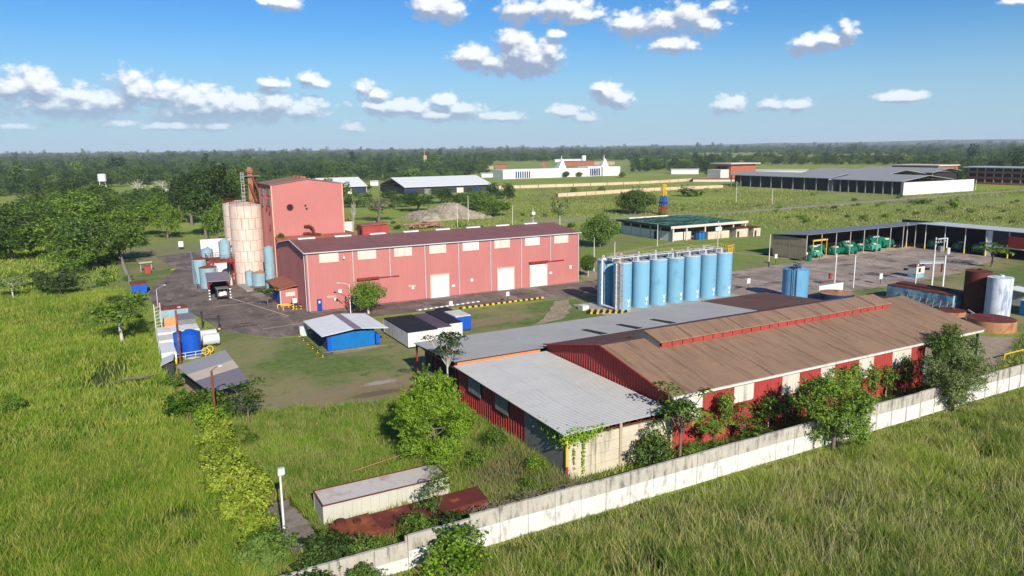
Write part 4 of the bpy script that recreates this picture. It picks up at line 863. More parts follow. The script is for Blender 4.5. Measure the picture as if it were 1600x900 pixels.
for (u, v, vt, lab) in ((960, 422, 378, 'thin white pole on the grass right of the round dark tree'), (928, 424, 371, 'thin white pole by the end of the warehouse road'),
                        (1027, 385, 351, 'white pole in front of the green roofed building'), (1121, 389, 345, 'white pole before the blue barrels of the green roofed building'),
                        (1201, 417, 366, 'white pole with black foot left of the open shed'), (732, 346, 305, 'tall white pole behind the warehouse roof'), (833, 352, 325, 'white pole with a box lamp behind the warehouse roof'),
                        (587, 372, 345, 'white pole behind the small red hut'), (801, 352, 320, 'thin pole beyond the right half of the warehouse roof'), (715, 356, 318, 'thin grey pole behind the warehouse ridge'),
                        (1150, 317, 283, 'slim pole beside the far road'), (1206, 321, 294, 'slim pole in the meadow before the far open sheds'), (1524, 297, 281, 'white pole near the far brick block'),
                        (327, 383, 343, 'grey utility pole with crossarm left of the silos'), (197, 400, 362, 'white pole at the woodland edge left of the yard'), (187, 385, 362, 'thin white pole beside the woodland track')):
    x, y = G(u, v); h = ZH(x, y, vt); ut = 'utility' in lab
    t = thing('pole', lab, 'pole', (x, y, 0)); MB().tube((x, y, 0), (x, y, h), 0.13 if y < 260 else 0.2, 0.09, 7).build('post', white_dirty if not ut else steel, t)
    if ut: MB().box(x - 1.4, x + 1.4, y - 0.08, y + 0.08, h - 0.9, h - 0.7).box(x - 1.2, x + 1.2, y - 0.08, y + 0.08, h - 2.0, h - 1.85).build('crossarm', steel, t)
    elif 'foot' in lab: MB().cyl(x, y, 0, 1.3, 0.17, n=8).build('painted_foot', steel_dark, t)
    elif 'box lamp' in lab: MB().box(x - 0.7, x + 0.7, y - 0.5, y + 0.5, h * 0.62, h * 0.62 + 1.1).build('lamp_box', white, t)
def signpost(x, y, h, w, label):
    t = thing('sign_post', label, 'sign', (x, y, 0)); MB().tube((x, y, 0), (x, y, h), 0.05).build('post', steel_dark, t)
    MB().box(x - w / 2, x + w / 2, y - 0.09, y - 0.05, h - w * 1.2, h).build('plate', white, t)
signpost(54.3, 123.9, 2.0, 0.7, 'small white sign on the near road edge, left one of two'); signpost(67.2, 125.4, 2.2, 0.7, 'small white sign on the near road edge, right one of two')
signpost(145.5, 99.9, 2.4, 1.0, 'white sign on the lawn edge of the right hand yard'); signpost(18.4, 249.3, 2.6, 1.4, 'white sign on the grass at the far end of the yard')
signpost(148.5, 131.5, 2.6, 0.9, 'white sign near the left end of the open machine shed'); signpost(117, 110.5, 2.4, 0.9, 'dark sign post beside the last blue tank')
# kerbs
kb = thing('striped_kerb', 'yellow and black striped kerb along the lawn in front of the warehouse', 'kerb', (66, 125.2, 0))
for k in range(30): MB().box(56.6 + 0.63 * k, 56.6 + 0.63 * (k + 1) - 0.02, 124.95 + 0.012 * k, 125.3 + 0.012 * k, 0, 0.28).build('kerb_stone', yellow if k % 2 else black, kb)
kb = thing('striped_kerb', 'white and dark striped kerb at the road edge behind the dark roofed containers', 'kerb', (55, 128.2, 0))
for k in range(24): MB().box(48.8 + 0.58 * k, 48.8 + 0.58 * (k + 1) - 0.02, 127.7 + 0.05 * k, 128.0 + 0.05 * k, 0, 0.2).build('kerb_stone', white if k % 2 else steel, kb)
for k in range(6):
    bollard(25.2 + 0.05 * k, 119.4 - 2.8 * k, 0.55, 0.12, 'short yellow and black post in the row left of the blue cabin', 'posts left of the blue cabin')
m = MB().tube((25.2, 119.4, 0.5), (25.45, 105.2, 0.5), 0.05).path([(25.45, 105.2, 0.5), (27.0, 105.4, 0.5)], 0.07); meta(m.build('low_rail', steel_dark, loc=(25.3, 112, 0)), 'low dark rail through the posts left of the blue cabin', 'rail')
# ---------------------------------------------------------------- blue cabin
cb = thing('blue_cabin', 'bright blue cabin with a white two-pitch roof and grey middle strip', 'cabin', (30.7, 108, 0))
MB().corr((27.0, 108.0), (34.3, 108.0), 0.1, 2.6, 0.3, 0.05).build('front_wall', cabin_blue, cb)
MB().corr((27.0, 118), (27.0, 108.0), 0.1, 2.55, 0.4, 0.05, (-1, 0)).build('side_wall', navy, cb)
MB().corr((34.3, 108), (34.3, 118), 0.1, 2.55, 0.4, 0.05, (1, 0)).build('side_wall', cabin_blue, cb)
MB().box(27.1, 34.2, 117.9, 118, 0.1, 2.55).build('rear_wall', cabin_blue, cb)
MB().box(26.9, 27.5, 107.94, 108.4, 0.1, 2.62).build('corner_block', strong_blue, cb)
MB().box(34.35, 35.0, 107.5, 109.5, 0.3, 1.8).build('meter_box', strong_blue, cb)
zc = lambda x: 3.35 - abs(x - 31.2) * 0.11
for a, b, mt in ((25.8, 30.7, white), (30.73, 31.9, roof_tarp), (31.93, 36.2, white)):
    MB().slab([(a, 106.9, zc(a)), (b, 106.9, zc(b)), (b, 118.6, zc(b)), (a, 118.6, zc(a))], 0.08).build('roof_sheet', mt, cb)
MB().prism([(27.0, 2.6), (34.3, 2.6), (34.3, 2.95), (31.2, 3.22), (27.0, 2.85)], 'y', 108.05, 108.15).build('gable_infill', dark_in, cb)
sheet('concrete_slab', [(26.6, 106.8), (35, 106.6), (35, 107.95), (26.6, 107.95)], 0.03, dirt_m, jitter=0.15, seg=1)
sg_ = thing('meter_cabinet', 'small pale cabinet at the far left corner of the blue cabin', 'cabinet', (26, 120, 0)); MB().box(25.4, 26.6, 119.6, 120.4, 0, 1.6).build('casing', steel_light, sg_)
# containers right of cabin
container('white_container', 'large white container with a black roof right of the blue cabin', 38.0, 42.9, 103.2, 114.5, 2.4, white_rust, black, 'site containers', np_=6)
container('white_container', 'white container with a purplish roof, second from the blue cabin', 43.05, 45.6, 103.9, 114.4, 2.35, white_rust, purple_roof, 'site containers', np_=3)
container('white_container', 'white container with a black roof beside the blue one', 45.75, 48.1, 105.4, 115.6, 2.4, white, black, 'site containers', np_=3)
container('blue_container', 'short strong blue container with a white roof at the end of the container row', 48.5, 51.3, 108.9, 113.5, 2.45, strong_blue, white_dirty, 'site containers', np_=5)
container('grey_container', 'low dark container behind the blue one', 48.4, 50.6, 114.2, 117.4, 2.3, steel_dark, black, 'site containers', np_=3)
# ---------------------------------------------------------------- left cluster of plant along the fence
container('blue_box', 'pale blue steel box with a rusty top, farthest in the left plant row', 5.9, 10.6, 141.5, 145.2, 2.3, pale_blue, rust, None, np_=6)
o = thing('tarpaulin', 'orange tarpaulin over a crate in the left plant row', 'tarpaulin', (6.9, 136.5, 0)); MB().prism([(135.2, 0), (137.8, 0), (137.4, 1.9), (135.8, 2.2)], 'x', 6.2, 8.1).build('cover', orange, o)
container('grey_box', 'grey box with a dusty flat roof behind the long white sheds', 8.2, 11.0, 133.0, 138.5, 1.9, steel, roof_tarp, None, np_=4)
container('white_shed', 'white shed with a rusty edged roof, farthest of the white roofs on the left', 4.6, 10.6, 123.0, 127.2, 2.3, white, white_rust, None, np_=6)
container('white_shed', 'low white shed with a grey strip roof in the middle of the left plant row', 4.5, 9.8, 118.3, 122.0, 2.2, white, white_dirty, None, np_=6)
container('white_shed', 'narrow white shed beside the dark blue tank', 4.4, 6.3, 111.2, 117.6, 2.0, white, white, None, np_=2)
o = thing('lean_to', 'small grey sloping roof at the fence by the dark blue tank', 'shelter', (5, 108.5, 0)); MB().slab([(3.9, 106.5, 1.7), (5.6, 107.2, 2.2), (6.0, 110.6, 2.2), (4.4, 110.6, 1.7)], 0.08).build('roof', steel_light, o); MB().box(4.3, 5.6, 107.2, 110.2, 0, 1.65).build('wall', steel_dark, o)
for i, y in enumerate((123.6, 120.6)):
    t = thing('horizontal_tank', ('grey horizontal tank, the far one of the pair beside the white sheds', 'grey horizontal tank, the near one of the pair beside the white sheds')[i], 'tank', (11.7, y, 0), 'pair of grey horizontal tanks')
    MB().tube((10.7, y, 1.15), (13.1, y, 1.15), 0.9, n=16).build('shell', steel_light, t)
    for x in (11.1, 12.6): MB().box(x - 0.1, x + 0.1, y - 0.7, y + 0.7, 0, 0.6).build('saddle', steel_dark, t)
dbt = tank('water_tank', 8.6, 115.9, 0.35, 3.7, 1.4, strong_blue, 'dark blue cylindrical tank in the left plant row', 0.45, None, bands=0, hatch=False)
tank('water_tank', 7.2, 117.3, 0.35, 3.5, 0.8, strong_blue, 'slim dark blue tank touching the larger one on its left', 0.3, None, bands=0, hatch=False)
MB().cyl(8.6, 115.9, 0, 0.34, 1.5, n=20).build('plinth', concrete, dbt)
m = MB(); rail(m, [(6.2, 113.6, 0.2), (10.4, 114.0, 0.2), (10.9, 116.0, 0.2)], 1.0, 0.05, 1.4); meta(m.build('safety_railing', white_dirty, loc=(8.4, 113.8, 0)), 'white safety railing in front of the dark blue tank', 'railing')
o = thing('yellow_valve', 'yellow pipe valves right of the dark blue tank', 'valve', (10.6, 115, 0))
for x, y in ((10.4, 114.4), (11.1, 115.4)): MB().path([(x + 0.5 * cos(a), y, 0.9 + 0.5 * sin(a)) for a in np.linspace(0, 2 * pi, 11)], 0.08).tube((x, y, 0), (x, y, 0.9), 0.1).build('handwheel', yellow, o)
o = thing('yellow_reel', 'yellow hose reel left of the dark blue tank', 'reel', (5.9, 110.9, 0)); MB().tube((5.7, 110.9, 0.9), (6.2, 110.9, 0.9), 0.55, n=14).tube((5.9, 110.9, 0), (5.9, 110.9, 0.6), 0.12).build('drum', yellow, o)
o = thing('ladder_mast', 'white lattice mast at the left end of the white sheds', 'mast', (5.0, 132, 0))
m = MB().tube((4.8, 132, 0), (4.8, 132, 5.4), 0.09).tube((5.7, 132, 0), (5.7, 132, 5.6), 0.09)
for i in range(8): m.tube((4.8, 132, 0.6 * i + 0.5), (5.7, 132, 0.6 * i + 0.8), 0.05)
m.build('lattice', white_dirty, o)
cpt = thing('carport', 'flat roofed carport with grey, beige and brown roof strips on the left', 'carport', (10, 98, 0))
A, B_, C_, D_ = np.array([5.6, 102.8]), np.array([12.4, 107.9]), np.array([12.9, 91.4]), np.array([8.2, 89.2])
for a, b, mt in ((0, 0.36, grey_roof), (0.365, 0.6, paint('roof_beige', srgb(196, 178, 156), 0.06, 0.7, 0.4)), (0.605, 1.0, roof_tarp)):
    q = [A + (D_ - A) * a, A + (D_ - A) * b, B_ + (C_ - B_) * b, B_ + (C_ - B_) * a]; MB().slab([(p[0], p[1], 2.4) for p in q], 0.14).build('roof_sheet', mt, cpt)
for p in (A, B_, C_, D_):
    c = np.array([9.8, 97.8]); p = p + (c - p) * 0.06; MB().tube((p[0], p[1], 0), (p[0], p[1], 2.25), 0.1).build('post', rust, cpt)
MB().slab([(6.5, 102.5, 2.2), (6.7, 102.5, 2.2), (8.9, 90.2, 2.2), (8.7, 90.2, 2.2)], 2.2).build('back_wall', dark_in, cpt)
sheet('concrete_pad', [(6, 103), (12.6, 108), (13.4, 90), (12, 86.8), (8.2, 88)], 0.028, paint('carport_floor', srgb(150, 128, 112), 0.12, 0.9, 0.6), jitter=0.2, seg=1.5)
for x, y, h, lab in ((12.1, 134.1, 2.6, 'dark short post on the grass right of the white sheds'), (14.3, 129.9, 2.6, 'dark short post at the end of the yellow striped barrier')):
    meta(MB().tube((x, y, 0), (x, y, h), 0.12).cyl(x, y, h, h + 0.35, 0.2, n=8).build('short_post', steel_dark, loc=(x, y, 0)), lab, 'post')
o = thing('striped_barrier', 'low yellow and black barrier beside the grey horizontal tanks', 'barrier', (13.5, 128, 0))
for k in range(6): MB().box(12.3 + 0.35 * k, 12.3 + 0.35 * (k + 1), 128.6 + 0.2 * k, 128.8 + 0.2 * k, 0.45, 0.7).build('bar', yellow if k % 2 else black, o)
for x in (12.5, 14.2): MB().tube((x, 128.9, 0), (x, 128.9, 0.45), 0.06).build('leg', steel, o)
sk = thing('blue_skip', 'blue steel skip with a rusty lid at the left edge of the yard', 'skip', (4.2, 176.5, 0))
MB().prism([(2.6, 0.1), (5.3, 0.1), (5.6, 2.0), (2.3, 2.0)], 'y', 175.0, 179.2).build('body', strong_blue, sk); MB().box(2.25, 5.65, 174.9, 179.3, 2.0, 2.2).build('lid', rust, sk)
kk = thing('red_pump_box', 'small red pump box under a pale flat cover on the lawn left of the yard', 'box', (7, 205, 0))
MB().box(6.2, 7.6, 204.3, 206.2, 0, 1.7).build('casing', red_shed, kk); MB().slab([(5.2, 208.5, 2.4), (5.2, 206.6, 2.4), (8.2, 206.6, 2.5), (8.2, 208.5, 2.5)], 0.1).tube((5.5, 207.5, 0), (5.5, 207.5, 2.35), 0.06).tube((8, 207.5, 0), (8, 207.5, 2.4), 0.06).build('cover', white_dirty, kk)
pw = thing('perimeter_wall', 'dark grey perimeter wall running away along the left edge of the yard', 'wall', (1.7, 220, 0))
for k in range(34): MB().box(2.45 - 0.055 * k, 2.75 - 0.055 * k, 182 + 2.4 * k, 184.37 + 2.4 * k, 0, 2.0).build('wall_panel', grey_wall, pw)
fn = thing('chain_fence', 'thin wire fence along the left field edge among the yellow shrubs', 'fence', (6.5, 70, 0))
for k in range(10): MB().tube((6.8 - 0.25 * k, 58 + 5.2 * k, 0), (6.8 - 0.25 * k, 58 + 5.2 * k, 2.0), 0.04).build('post', wood, fn)
m = MB()
for z in (0.5, 1.2, 1.9): m.tube((6.8, 58, z), (4.5, 105, z), 0.018, n=4)
m.build('wire', steel_dark, fn)
# ---------------------------------------------------------------- blue tank farm
def big_tank(x, y, label, k):
    t = thing('storage_tank', label, 'tank', (x, y, 0), 'tall pale blue storage tanks'); r = 1.72
    MB().cyl(x, y, 0, 8.9, r, n=28).build('shell', blue_tank, t)
    MB().cyl(x, y, 8.9, 9.05, r + 0.05, r - 0.2, n=28).build('top', steel_light, t)
    for z in (2.2, 4.4, 6.7): MB().cyl(x, y, z, z + 0.035, r + 0.012, n=28, cap=False).build('weld_seam', blue_tank, t)
    MB().cyl(x + 0.3, y - 0.3, 9.05, 9.35, 0.45, n=12).build('hatch', steel, t)
    MB().path([(x - 0.7, y - 0.2, 9.05), (x - 0.7, y - 0.2, 9.75), (x - 1.3, y - 0.6, 9.75), (x - 1.3, y - 0.6, 9.1)], 0.1).build('vent_pipe', steel_light, t)
    if y < 110:                                # pale hazard plate low on the sunny side, bent to the shell
        a0 = -1.45; m = MB()
        for z0, z1, w in ((1.5, 1.75, 0.10), (1.75, 2.0, 0.16), (2.0, 2.35, 0.24)):
            m.face([(x + (r + 0.02) * cos(a0 + s * w), y + (r + 0.02) * sin(a0 + s * w), z) for s, z in ((-0.7, z0), (0.7, z0), (1, z1), (-1, z1))])
        m.face([(x + (r + 0.02) * cos(a0 + s * 0.12), y + (r + 0.02) * sin(a0 + s * 0.12), z) for s, z in ((-1, 0.8), (1, 0.8), (1, 1.25), (-1, 1.25))])
        m.build('hazard_mark', white, t)
    return t
ordn = ['first', 'second', 'third', 'fourth', 'fifth', 'sixth', 'seventh']
for k in range(7):
    big_tank(82.4 + 4.2 * k, 108.5, '%s pale blue tank from the left in the front row' % ordn[k], k)
    big_tank(82.4 + 4.2 * k, 113.6, '%s pale blue tank from the left in the back row' % ordn[k], k)
cw = thing('tank_walkway', 'grey walkway with faded yellow railings along the tops of the blue tanks', 'walkway', (95, 111, 9.1))
MB().box(81, 109, 110.5, 111.5, 9.1, 9.25).build('deck', steel, cw)
m = MB()
for y in (110.5, 111.5): rail(m, [(81, y, 9.25), (109, y, 9.25)], 1.1, 0.022, 2.1)
m.build('railing', paint('faded_yellow_rail', srgb(176, 160, 104), 0.1, 0.6), cw)
rr = random.Random(12); m = MB()
for k in range(7):
    for j in range(3): x = 82.4 + 4.2 * k + rr.uniform(-1.3, 1.3); y = 108.5 + rr.uniform(-1, 5.5); m.path([(x, y, 9.0), (x, y, 9.55 + rr.uniform(0, 0.4)), (x + rr.uniform(-1.5, 1.5), 111, 9.6)], 0.07, 5)
m.tube((81.2, 110.2, 9.5), (108.8, 110.2, 9.5), 0.1).tube((81.2, 111.8, 9.6), (108.8, 111.8, 9.6), 0.1); m.build('pipework', steel_light, cw)
m = MB(); rail(m, [(107.3, 107.0, 9.05), (109.3, 107.4, 9.05), (109.4, 111, 9.05)], 1.4, 0.05, 0.5); m.build('end_railing', yellow, cw)
ov = thing('overflow_pipe', 'white overflow pipes running down the left side of the blue tanks', 'pipe', (80.3, 110.8, 0))
MB().path([(81.0, 111.9, 9.3), (80.2, 111.9, 9.3), (80.2, 111.9, 0.6), (80.2, 107.4, 0.6), (80.2, 107.4, 9.2), (80.8, 107.4, 9.4)], 0.2, 8).build('pipe', white, ov)
ld = thing('cage_ladder', 'rusty caged ladder on the left side of the front blue tanks', 'ladder', (80.4, 106.8, 0))
m = MB()
for s in (-0.3, 0.3): m.tube((80.5 + s, 106.6 - s, 0), (80.5 + s, 106.6 - s, 10.0), 0.06)
for i in range(24): m.tube((80.2, 106.9, 0.3 + 0.4 * i), (80.8, 106.3, 0.3 + 0.4 * i), 0.03, n=4)
for i in range(9): m.path([(80.3 + 0.5 * cos(a), 106.4 + 0.5 * sin(a), 2.2 + 0.95 * i) for a in np.linspace(0, 2 * pi, 9)], 0.04, 4)
m.build('cage', rust_ochre, ld)
bd = thing('tank_bund', 'low bund with yellow and black stripes around the blue tanks', 'kerb', (79, 108, 0))
for k in range(14): MB().slab([(74.8 + 0.45 * k, 108.8 - 0.32 * k, 0.32), (75.1 + 0.45 * k, 108.6 - 0.32 * k, 0.32), (76.3 + 0.45 * k, 109.9 - 0.32 * k, 0.55), (76.0 + 0.45 * k, 110.1 - 0.32 * k, 0.55)], 0.3).build('kerb_stone', yellow if k % 2 else black, bd)
MB().box(76.5, 110.5, 105.6, 116.2, 0, 0.2).build('plinth', concrete, bd)
MB().box(75.6, 77.0, 111.5, 113, 0, 0.9).build('valve_box', white_dirty, bd)
tank('single_tank', 117.2, 98.6, 0, 6.1, 2.45, blue_tank_d, 'single pale blue domed tank standing alone on the asphalt', 0.55)
st = bpy.data.objects['single_tank']
m = MB(); rail(m, [(115.2, 97.6, 6.1), (116.6, 97.0, 6.3), (117.4, 99.4, 6.3)], 1.0, 0.06, 0.6); m.box(115.5, 117.0, 97.4, 98.8, 6.45, 6.6); m.build('top_platform', steel_dark, st)
m = MB()
for s in (-0.22, 0.22): m.tube((115.1 + s, 97.0 - s, 0), (115.1 + s, 97.0 - s, 7.0), 0.06)
for i in range(16): m.tube((114.88, 97.22, 0.4 * i + 0.3), (115.32, 96.78, 0.4 * i + 0.3), 0.03, n=4)
m.build('ladder', steel_dark, st)
wp = thing('white_screen', 'white screen wall beside the rusty topped tank behind the brown roof', 'wall', (124, 95, 0))
MB().slab([(118.0, 93.6, 3.4), (118.25, 93.4, 3.4), (127.6, 95.6, 2.8), (127.5, 95.9, 2.8)], 3.4).build('panel', white, wp)
tank('rust_top_tank', 115.6, 87.9, 0, 3.3, 3.0, navy, 'wide dark blue tank with a rusty orange top behind the brown roof', 0.15, rust_ochre)
# ---------------------------------------------------------------- right hand tanks and boxes
tank('rusty_tank', 135.9, 74.3, 0, 7.45, 2.1, rust_dark, 'tall brown rusty tank at the right edge of the site', 0.15, rust_dark, bands=5)
tank('white_tank', 134.3, 69.7, 0, 7.1, 1.95, tank_white, 'tall peeling white tank next to the rusty one', 0.15, tank_white, bands=3)
tank('low_rusty_tank', 125.2, 65.6, 0, 1.75, 3.5, rust_ochre, 'wide low tank with a rusty top in front of the white tank', 0.12, rust_red, hatch=False)
tank('low_rusty_tank', 126.6, 73.2, 0, 1.5, 2.3, rust_ochre, 'smaller low rusty tank left of the tall brown tank', 0.12, rust_red, hatch=True)
MB().tube((126.9, 69.4, 1.5), (129.2, 71.2, 1.6), 0.12); 
meta(MB().tube((126.8, 69.2, 1.5), (128.6, 71.4, 1.6), 0.14).tube((127.7, 70.3, 0), (127.7, 70.3, 1.5), 0.1).build('link_pipe', white_dirty, loc=(127.7, 70.3, 0)), 'white pipe linking the two low rusty tanks', 'pipe')
bt = container('long_blue_box', 'long weathered blue steel box with a rusty flat top behind the tall tanks', 132.6, 138.5, 76.5, 89.5, 2.7, faded_blue, rust_red, None, np_=0)
for k in range(10): MB().box(132.54, 132.6, 76.6 + 1.29 * k, 76.6 + 1.29 * (k + 1) - 0.06, 0.2, 2.6).build('side_panel', faded_blue, bt)
MB().box(134.6, 137.2, 80, 89, 2.82, 3.2).build('roof_ridge', rust_dark, bt)
m = MB()
for k in range(9): m.tube((131.2, 75.5 + 1.3 * k, 0), (132.5, 76.0 + 1.3 * k, 1.6), 0.09, n=5)
m.build('prop', wood, bt)
bb = container('blue_container', 'blue container at the right picture edge behind the white tank', 139.2, 146, 64.5, 68.5, 2.6, cabin_blue, white_rust, None, np_=5)
sh = thing('small_white_hut', 'small white open hut far right behind the white tank', 'hut', (147.5, 72.5, 0))
MB().slab([(145.4, 70.4, 3.0), (149.6, 70.4, 3.0), (149.6, 74.6, 3.3), (145.4, 74.6, 3.3)], 0.15).build('roof', white, sh); MB().box(147.6, 149.4, 70.8, 74.2, 0, 2.9).build('wall', white_dirty, sh)
for x, y in ((145.7, 70.7), (145.7, 74.3), (146.6, 70.7)): MB().tube((x, y, 0), (x, y, 2.85), 0.09).build('post', steel, sh)
yp = thing('yellow_barrier', 'yellow pipe barrier behind the wall at the right edge', 'barrier', (112, 54.3, 0)); MB().path([(107.8, 54.3, 0), (107.8, 54.3, 0.9), (117, 54.3, 0.9), (117, 54.3, 0)], 0.09).build('rail', yellow, yp)
sheet('concrete_floor', [(99, 52), (122, 52), (124, 60), (118, 64), (100, 64)], 0.026, dirt_m, jitter=0.6)
kx = thing('kiosk', 'small cream kiosk with a blue painted base on the asphalt edge', 'kiosk', (160.5, 101.5, 0))
MB().box(158.9, 161.9, 100.4, 102.6, 0, 0.95).build('base', faded_blue, kx); MB().box(158.94, 161.86, 100.44, 102.56, 0.952, 2.6).build('wall', cream, kx); MB().box(158.85, 161.95, 100.35, 102.65, 2.6, 2.75).build('roof', rust_dark, kx); MB().box(159.6, 160.4, 100.40, 100.438, 1.3, 2.2).build('hatch', dark_in, kx)
tb = thing('shade_canopy', 'low flat canopy on dark posts behind the cream kiosk', 'canopy', (170, 104, 0))
MB().slab([(165.8, 104.2, 2.4), (171.4, 101.6, 2.4), (174.6, 103.4, 2.4), (169.0, 106.4, 2.4)], 0.18).build('roof', steel_light, tb)
for x, y in ((167, 104.2), (169.4, 105.6), (171.3, 102.2), (173.6, 103.5)): MB().box(x - 0.12, x + 0.12, y - 0.12, y + 0.12, 0, 2.2).build('post', rust_dark, tb)
sheet('concrete_pad', [(162, 100), (175, 99), (176, 105), (166, 107)], 0.031, dirt_m, jitter=0.4, seg=1.5)
up = thing('utility_poles', 'pair of white utility poles with crossarms and a transformer on the right lawn', 'utility pole', (153.9, 92.3, 0))
for x, y in ((153.2, 93.2), (154.5, 91.6)): MB().tube((x, y, 0), (x, y, 10.4), 0.19, 0.13, 8).build('pole', white, up)
MB().box(152.4, 155.6, 92.2, 92.4, 10.1, 10.3).build('crossarm', steel_light, up); MB().box(151.8, 156.0, 92.5, 92.65, 9.3, 9.45).build('crossarm', steel, up)
MB().cyl(154.6, 91.3, 7.0, 8.3, 0.42, n=12).build('transformer', steel_light, up); MB().box(153.1, 154.0, 92.0, 92.6, 7.4, 8.6).build('switch_box', steel, up)
m = MB()
for i in range(5): m.cyl(152.1 + 0.85 * i, 92.55, 9.45, 9.8, 0.07, n=6)
m.build('insulator', white, up)
lamp('lamp_post', 'white lamp post in front of the long weathered blue box', 136.5, 86.3, 6.7, 0.1, white, None, head=True)
for x, y, lab in ((136.3, 104.3, 'white pole with a red box, left one of a wired pair on the right asphalt'), (137.0, 100.2, 'plain white pole, right one of the wired pair on the asphalt')):
    t = thing('pole', lab, 'pole', (x, y, 0)); MB().tube((x, y, 0), (x, y, 7.0), 0.12, n=8).build('post', white, t)
    if 'red box' in lab: MB().cyl(x - 0.7, y + 0.6, 1.4, 2.6, 0.4, n=10).build('red_box', red_shed, t)
meta(MB().tube((136.3, 104.3, 6.8), (137, 100.2, 6.8), 0.03).build('wire', steel_dark, loc=(136.6, 102, 6.8)), 'wire strung between the two white poles', 'wire')
# ---------------------------------------------------------------- open machine shed (L shape)
hs_ = thing('machine_shed', 'long open fronted L-shaped shed with tan end wall and green machines inside', 'shed', (160, 131.6, 0))
HX0, HX1, HX2, HY0, HY1 = 159.7, 206.0, 216.5, 131.6, 143.0; HY2 = 78.0
hz = lambda y: 6.85 - (y - HY0) * 0.08
MB().box(HX0, HX0 + 0.25, HY0, HY1, 0, 3.1).build('end_wall', tan_wall, hs_); MB().box(HX0 + 0.05, HX0 + 0.2, HY0, HY1, 3.1, 3.75).build('vent_band', grey_wall, hs_)
for i in range(24): MB().box(HX0, HX0 + 0.25, HY0 + 0.475 * i + 0.2, HY0 + 0.475 * i + 0.4, 3.1, 3.75).build('vent_block', tan_wall, hs_)
MB().box(HX0, HX0 + 0.25, HY0, HY1, 3.75, 5.7).build('end_wall', tan_wall, hs_)
MB().box(HX0 - 0.02, HX0 + 0.27, HY0 + 5.4, HY0 + 5.7, 0, 5.72).build('pilaster', concrete, hs_)
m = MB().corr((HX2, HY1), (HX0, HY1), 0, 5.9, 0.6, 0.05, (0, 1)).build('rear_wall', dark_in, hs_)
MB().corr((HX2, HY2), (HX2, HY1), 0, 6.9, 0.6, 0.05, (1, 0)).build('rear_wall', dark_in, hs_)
MB().box(HX0, HX1, HY1 - 0.35, HY1 - 0.15, 0, 1.9).build('block_dado', tan_wall, hs_)
na = 8
for k in range(na):
    a = HX0 - 0.4 + (HX2 + 0.5 - HX0) * k / na; b = HX0 - 0.4 + (HX2 + 0.5 - HX0) * (k + 1) / na - 0.02
    MB().slab([(a, HY0 - 0.5, hz(HY0) + 0.05), (b, HY0 - 0.5, hz(HY0) + 0.05), (b, HY1 + 0.3, hz(HY1)), (a, HY1 + 0.3, hz(HY1))], 0.12).build('roof_sheet', steel, hs_)
for k in range(7):
    a = HY2 + (HY0 - 0.55 - HY2) * k / 7; b = HY2 + (HY0 - 0.55 - HY2) * (k + 1) / 7 - 0.02
    MB().slab([(HX1 - 0.6, a, 7.25), (HX2 + 0.4, a, 7.0), (HX2 + 0.4, b, 7.0), (HX1 - 0.6, b, 7.25)], 0.14).build('roof_sheet', steel_light, hs_)
for k in range(9): x = HX0 + 0.15 + 5.77 * k; MB().tube((x, HY0, 0), (x, HY0, 6.7), 0.14, n=8).build('post', concrete, hs_)
for k in range(8):
    y = 134.2 - 5.65 * k; p = MB().tube((HX1, y, 1.2), (HX1, y, 7.0), 0.14, n=8).build('post', steel_light, hs_); MB().cyl(HX1, y, 0, 1.2, 0.2, n=8).build('yellow_foot', yellow, p)
MB().box(HX1 + 0.1, HX1 + 0.35, 110.2, 112.0, 0, 6.9).build('white_pier', white, hs_); MB().box(HX1 + 0.1, HX1 + 0.3, 98.0, 110.2, 2.9, 6.9).build('infill_wall', steel_dark, hs_)
MB().box(HX1 - 0.15, HX1 + 0.06, 99.5, 109.5, 2.55, 2.9).build('white_beam', white, hs_)
MB().box(HX1 - 0.5, HX1 - 0.3, 101.5, 105.9, 2.95, 5.9).build('red_sign', red_dark, hs_)
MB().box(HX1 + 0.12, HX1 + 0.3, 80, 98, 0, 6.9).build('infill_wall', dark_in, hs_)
sheet('concrete_floor', [(159.9, 131.3), (216, 131.3), (216, 142.8), (159.9, 142.8)], 0.033, paint('shed_floor', srgb(186, 164, 138), 0.1, 0.9, 0.4))
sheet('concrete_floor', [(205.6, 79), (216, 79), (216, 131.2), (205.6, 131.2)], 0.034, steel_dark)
# green machines
def machine(x, y, s, label, rz=0.0, mat=None):
    t = thing('green_machine', label, 'machine', (x, y, 0), 'green machines in the open shed')
    w, l, h = 1.3 * s, 2.0 * s, 2.0 * s
    m = MB().prism([(y - w, 0.5), (y + w, 0.5), (y + w, h * 0.75), (y + w * 0.6, h), (y - w * 0.6, h), (y - w, h * 0.75)], 'x', x - l, x + l); m.build('hood', mat or green_m, t)
    MB().tube((x - l - 0.1, y, h * 0.62), (x - l * 0.2, y, h * 0.62 + 0.4), 0.5 * s, 0.45 * s, 12).build('drum', green_l, t)
    MB().box(x - l * 0.3, x + l * 0.5, y - w * 0.45, y + w * 0.45, h + 0.01, h + 0.3 * s).build('cap', white_dirty, t)
    MB().tube((x + l * 0.6, y, h), (x + l * 0.6, y, h + 0.8 * s), 0.09).build('stack', steel_dark, t)
    for dx in (-0.6, 0.6):
        for dy in (-1, 1): MB().tube((x + dx * l, y + dy * w - 0.14, 0.5), (x + dx * l, y + dy * w + 0.14, 0.5), 0.5, n=12).build('wheel', rubber, t)
    return t
rr = random.Random(21)
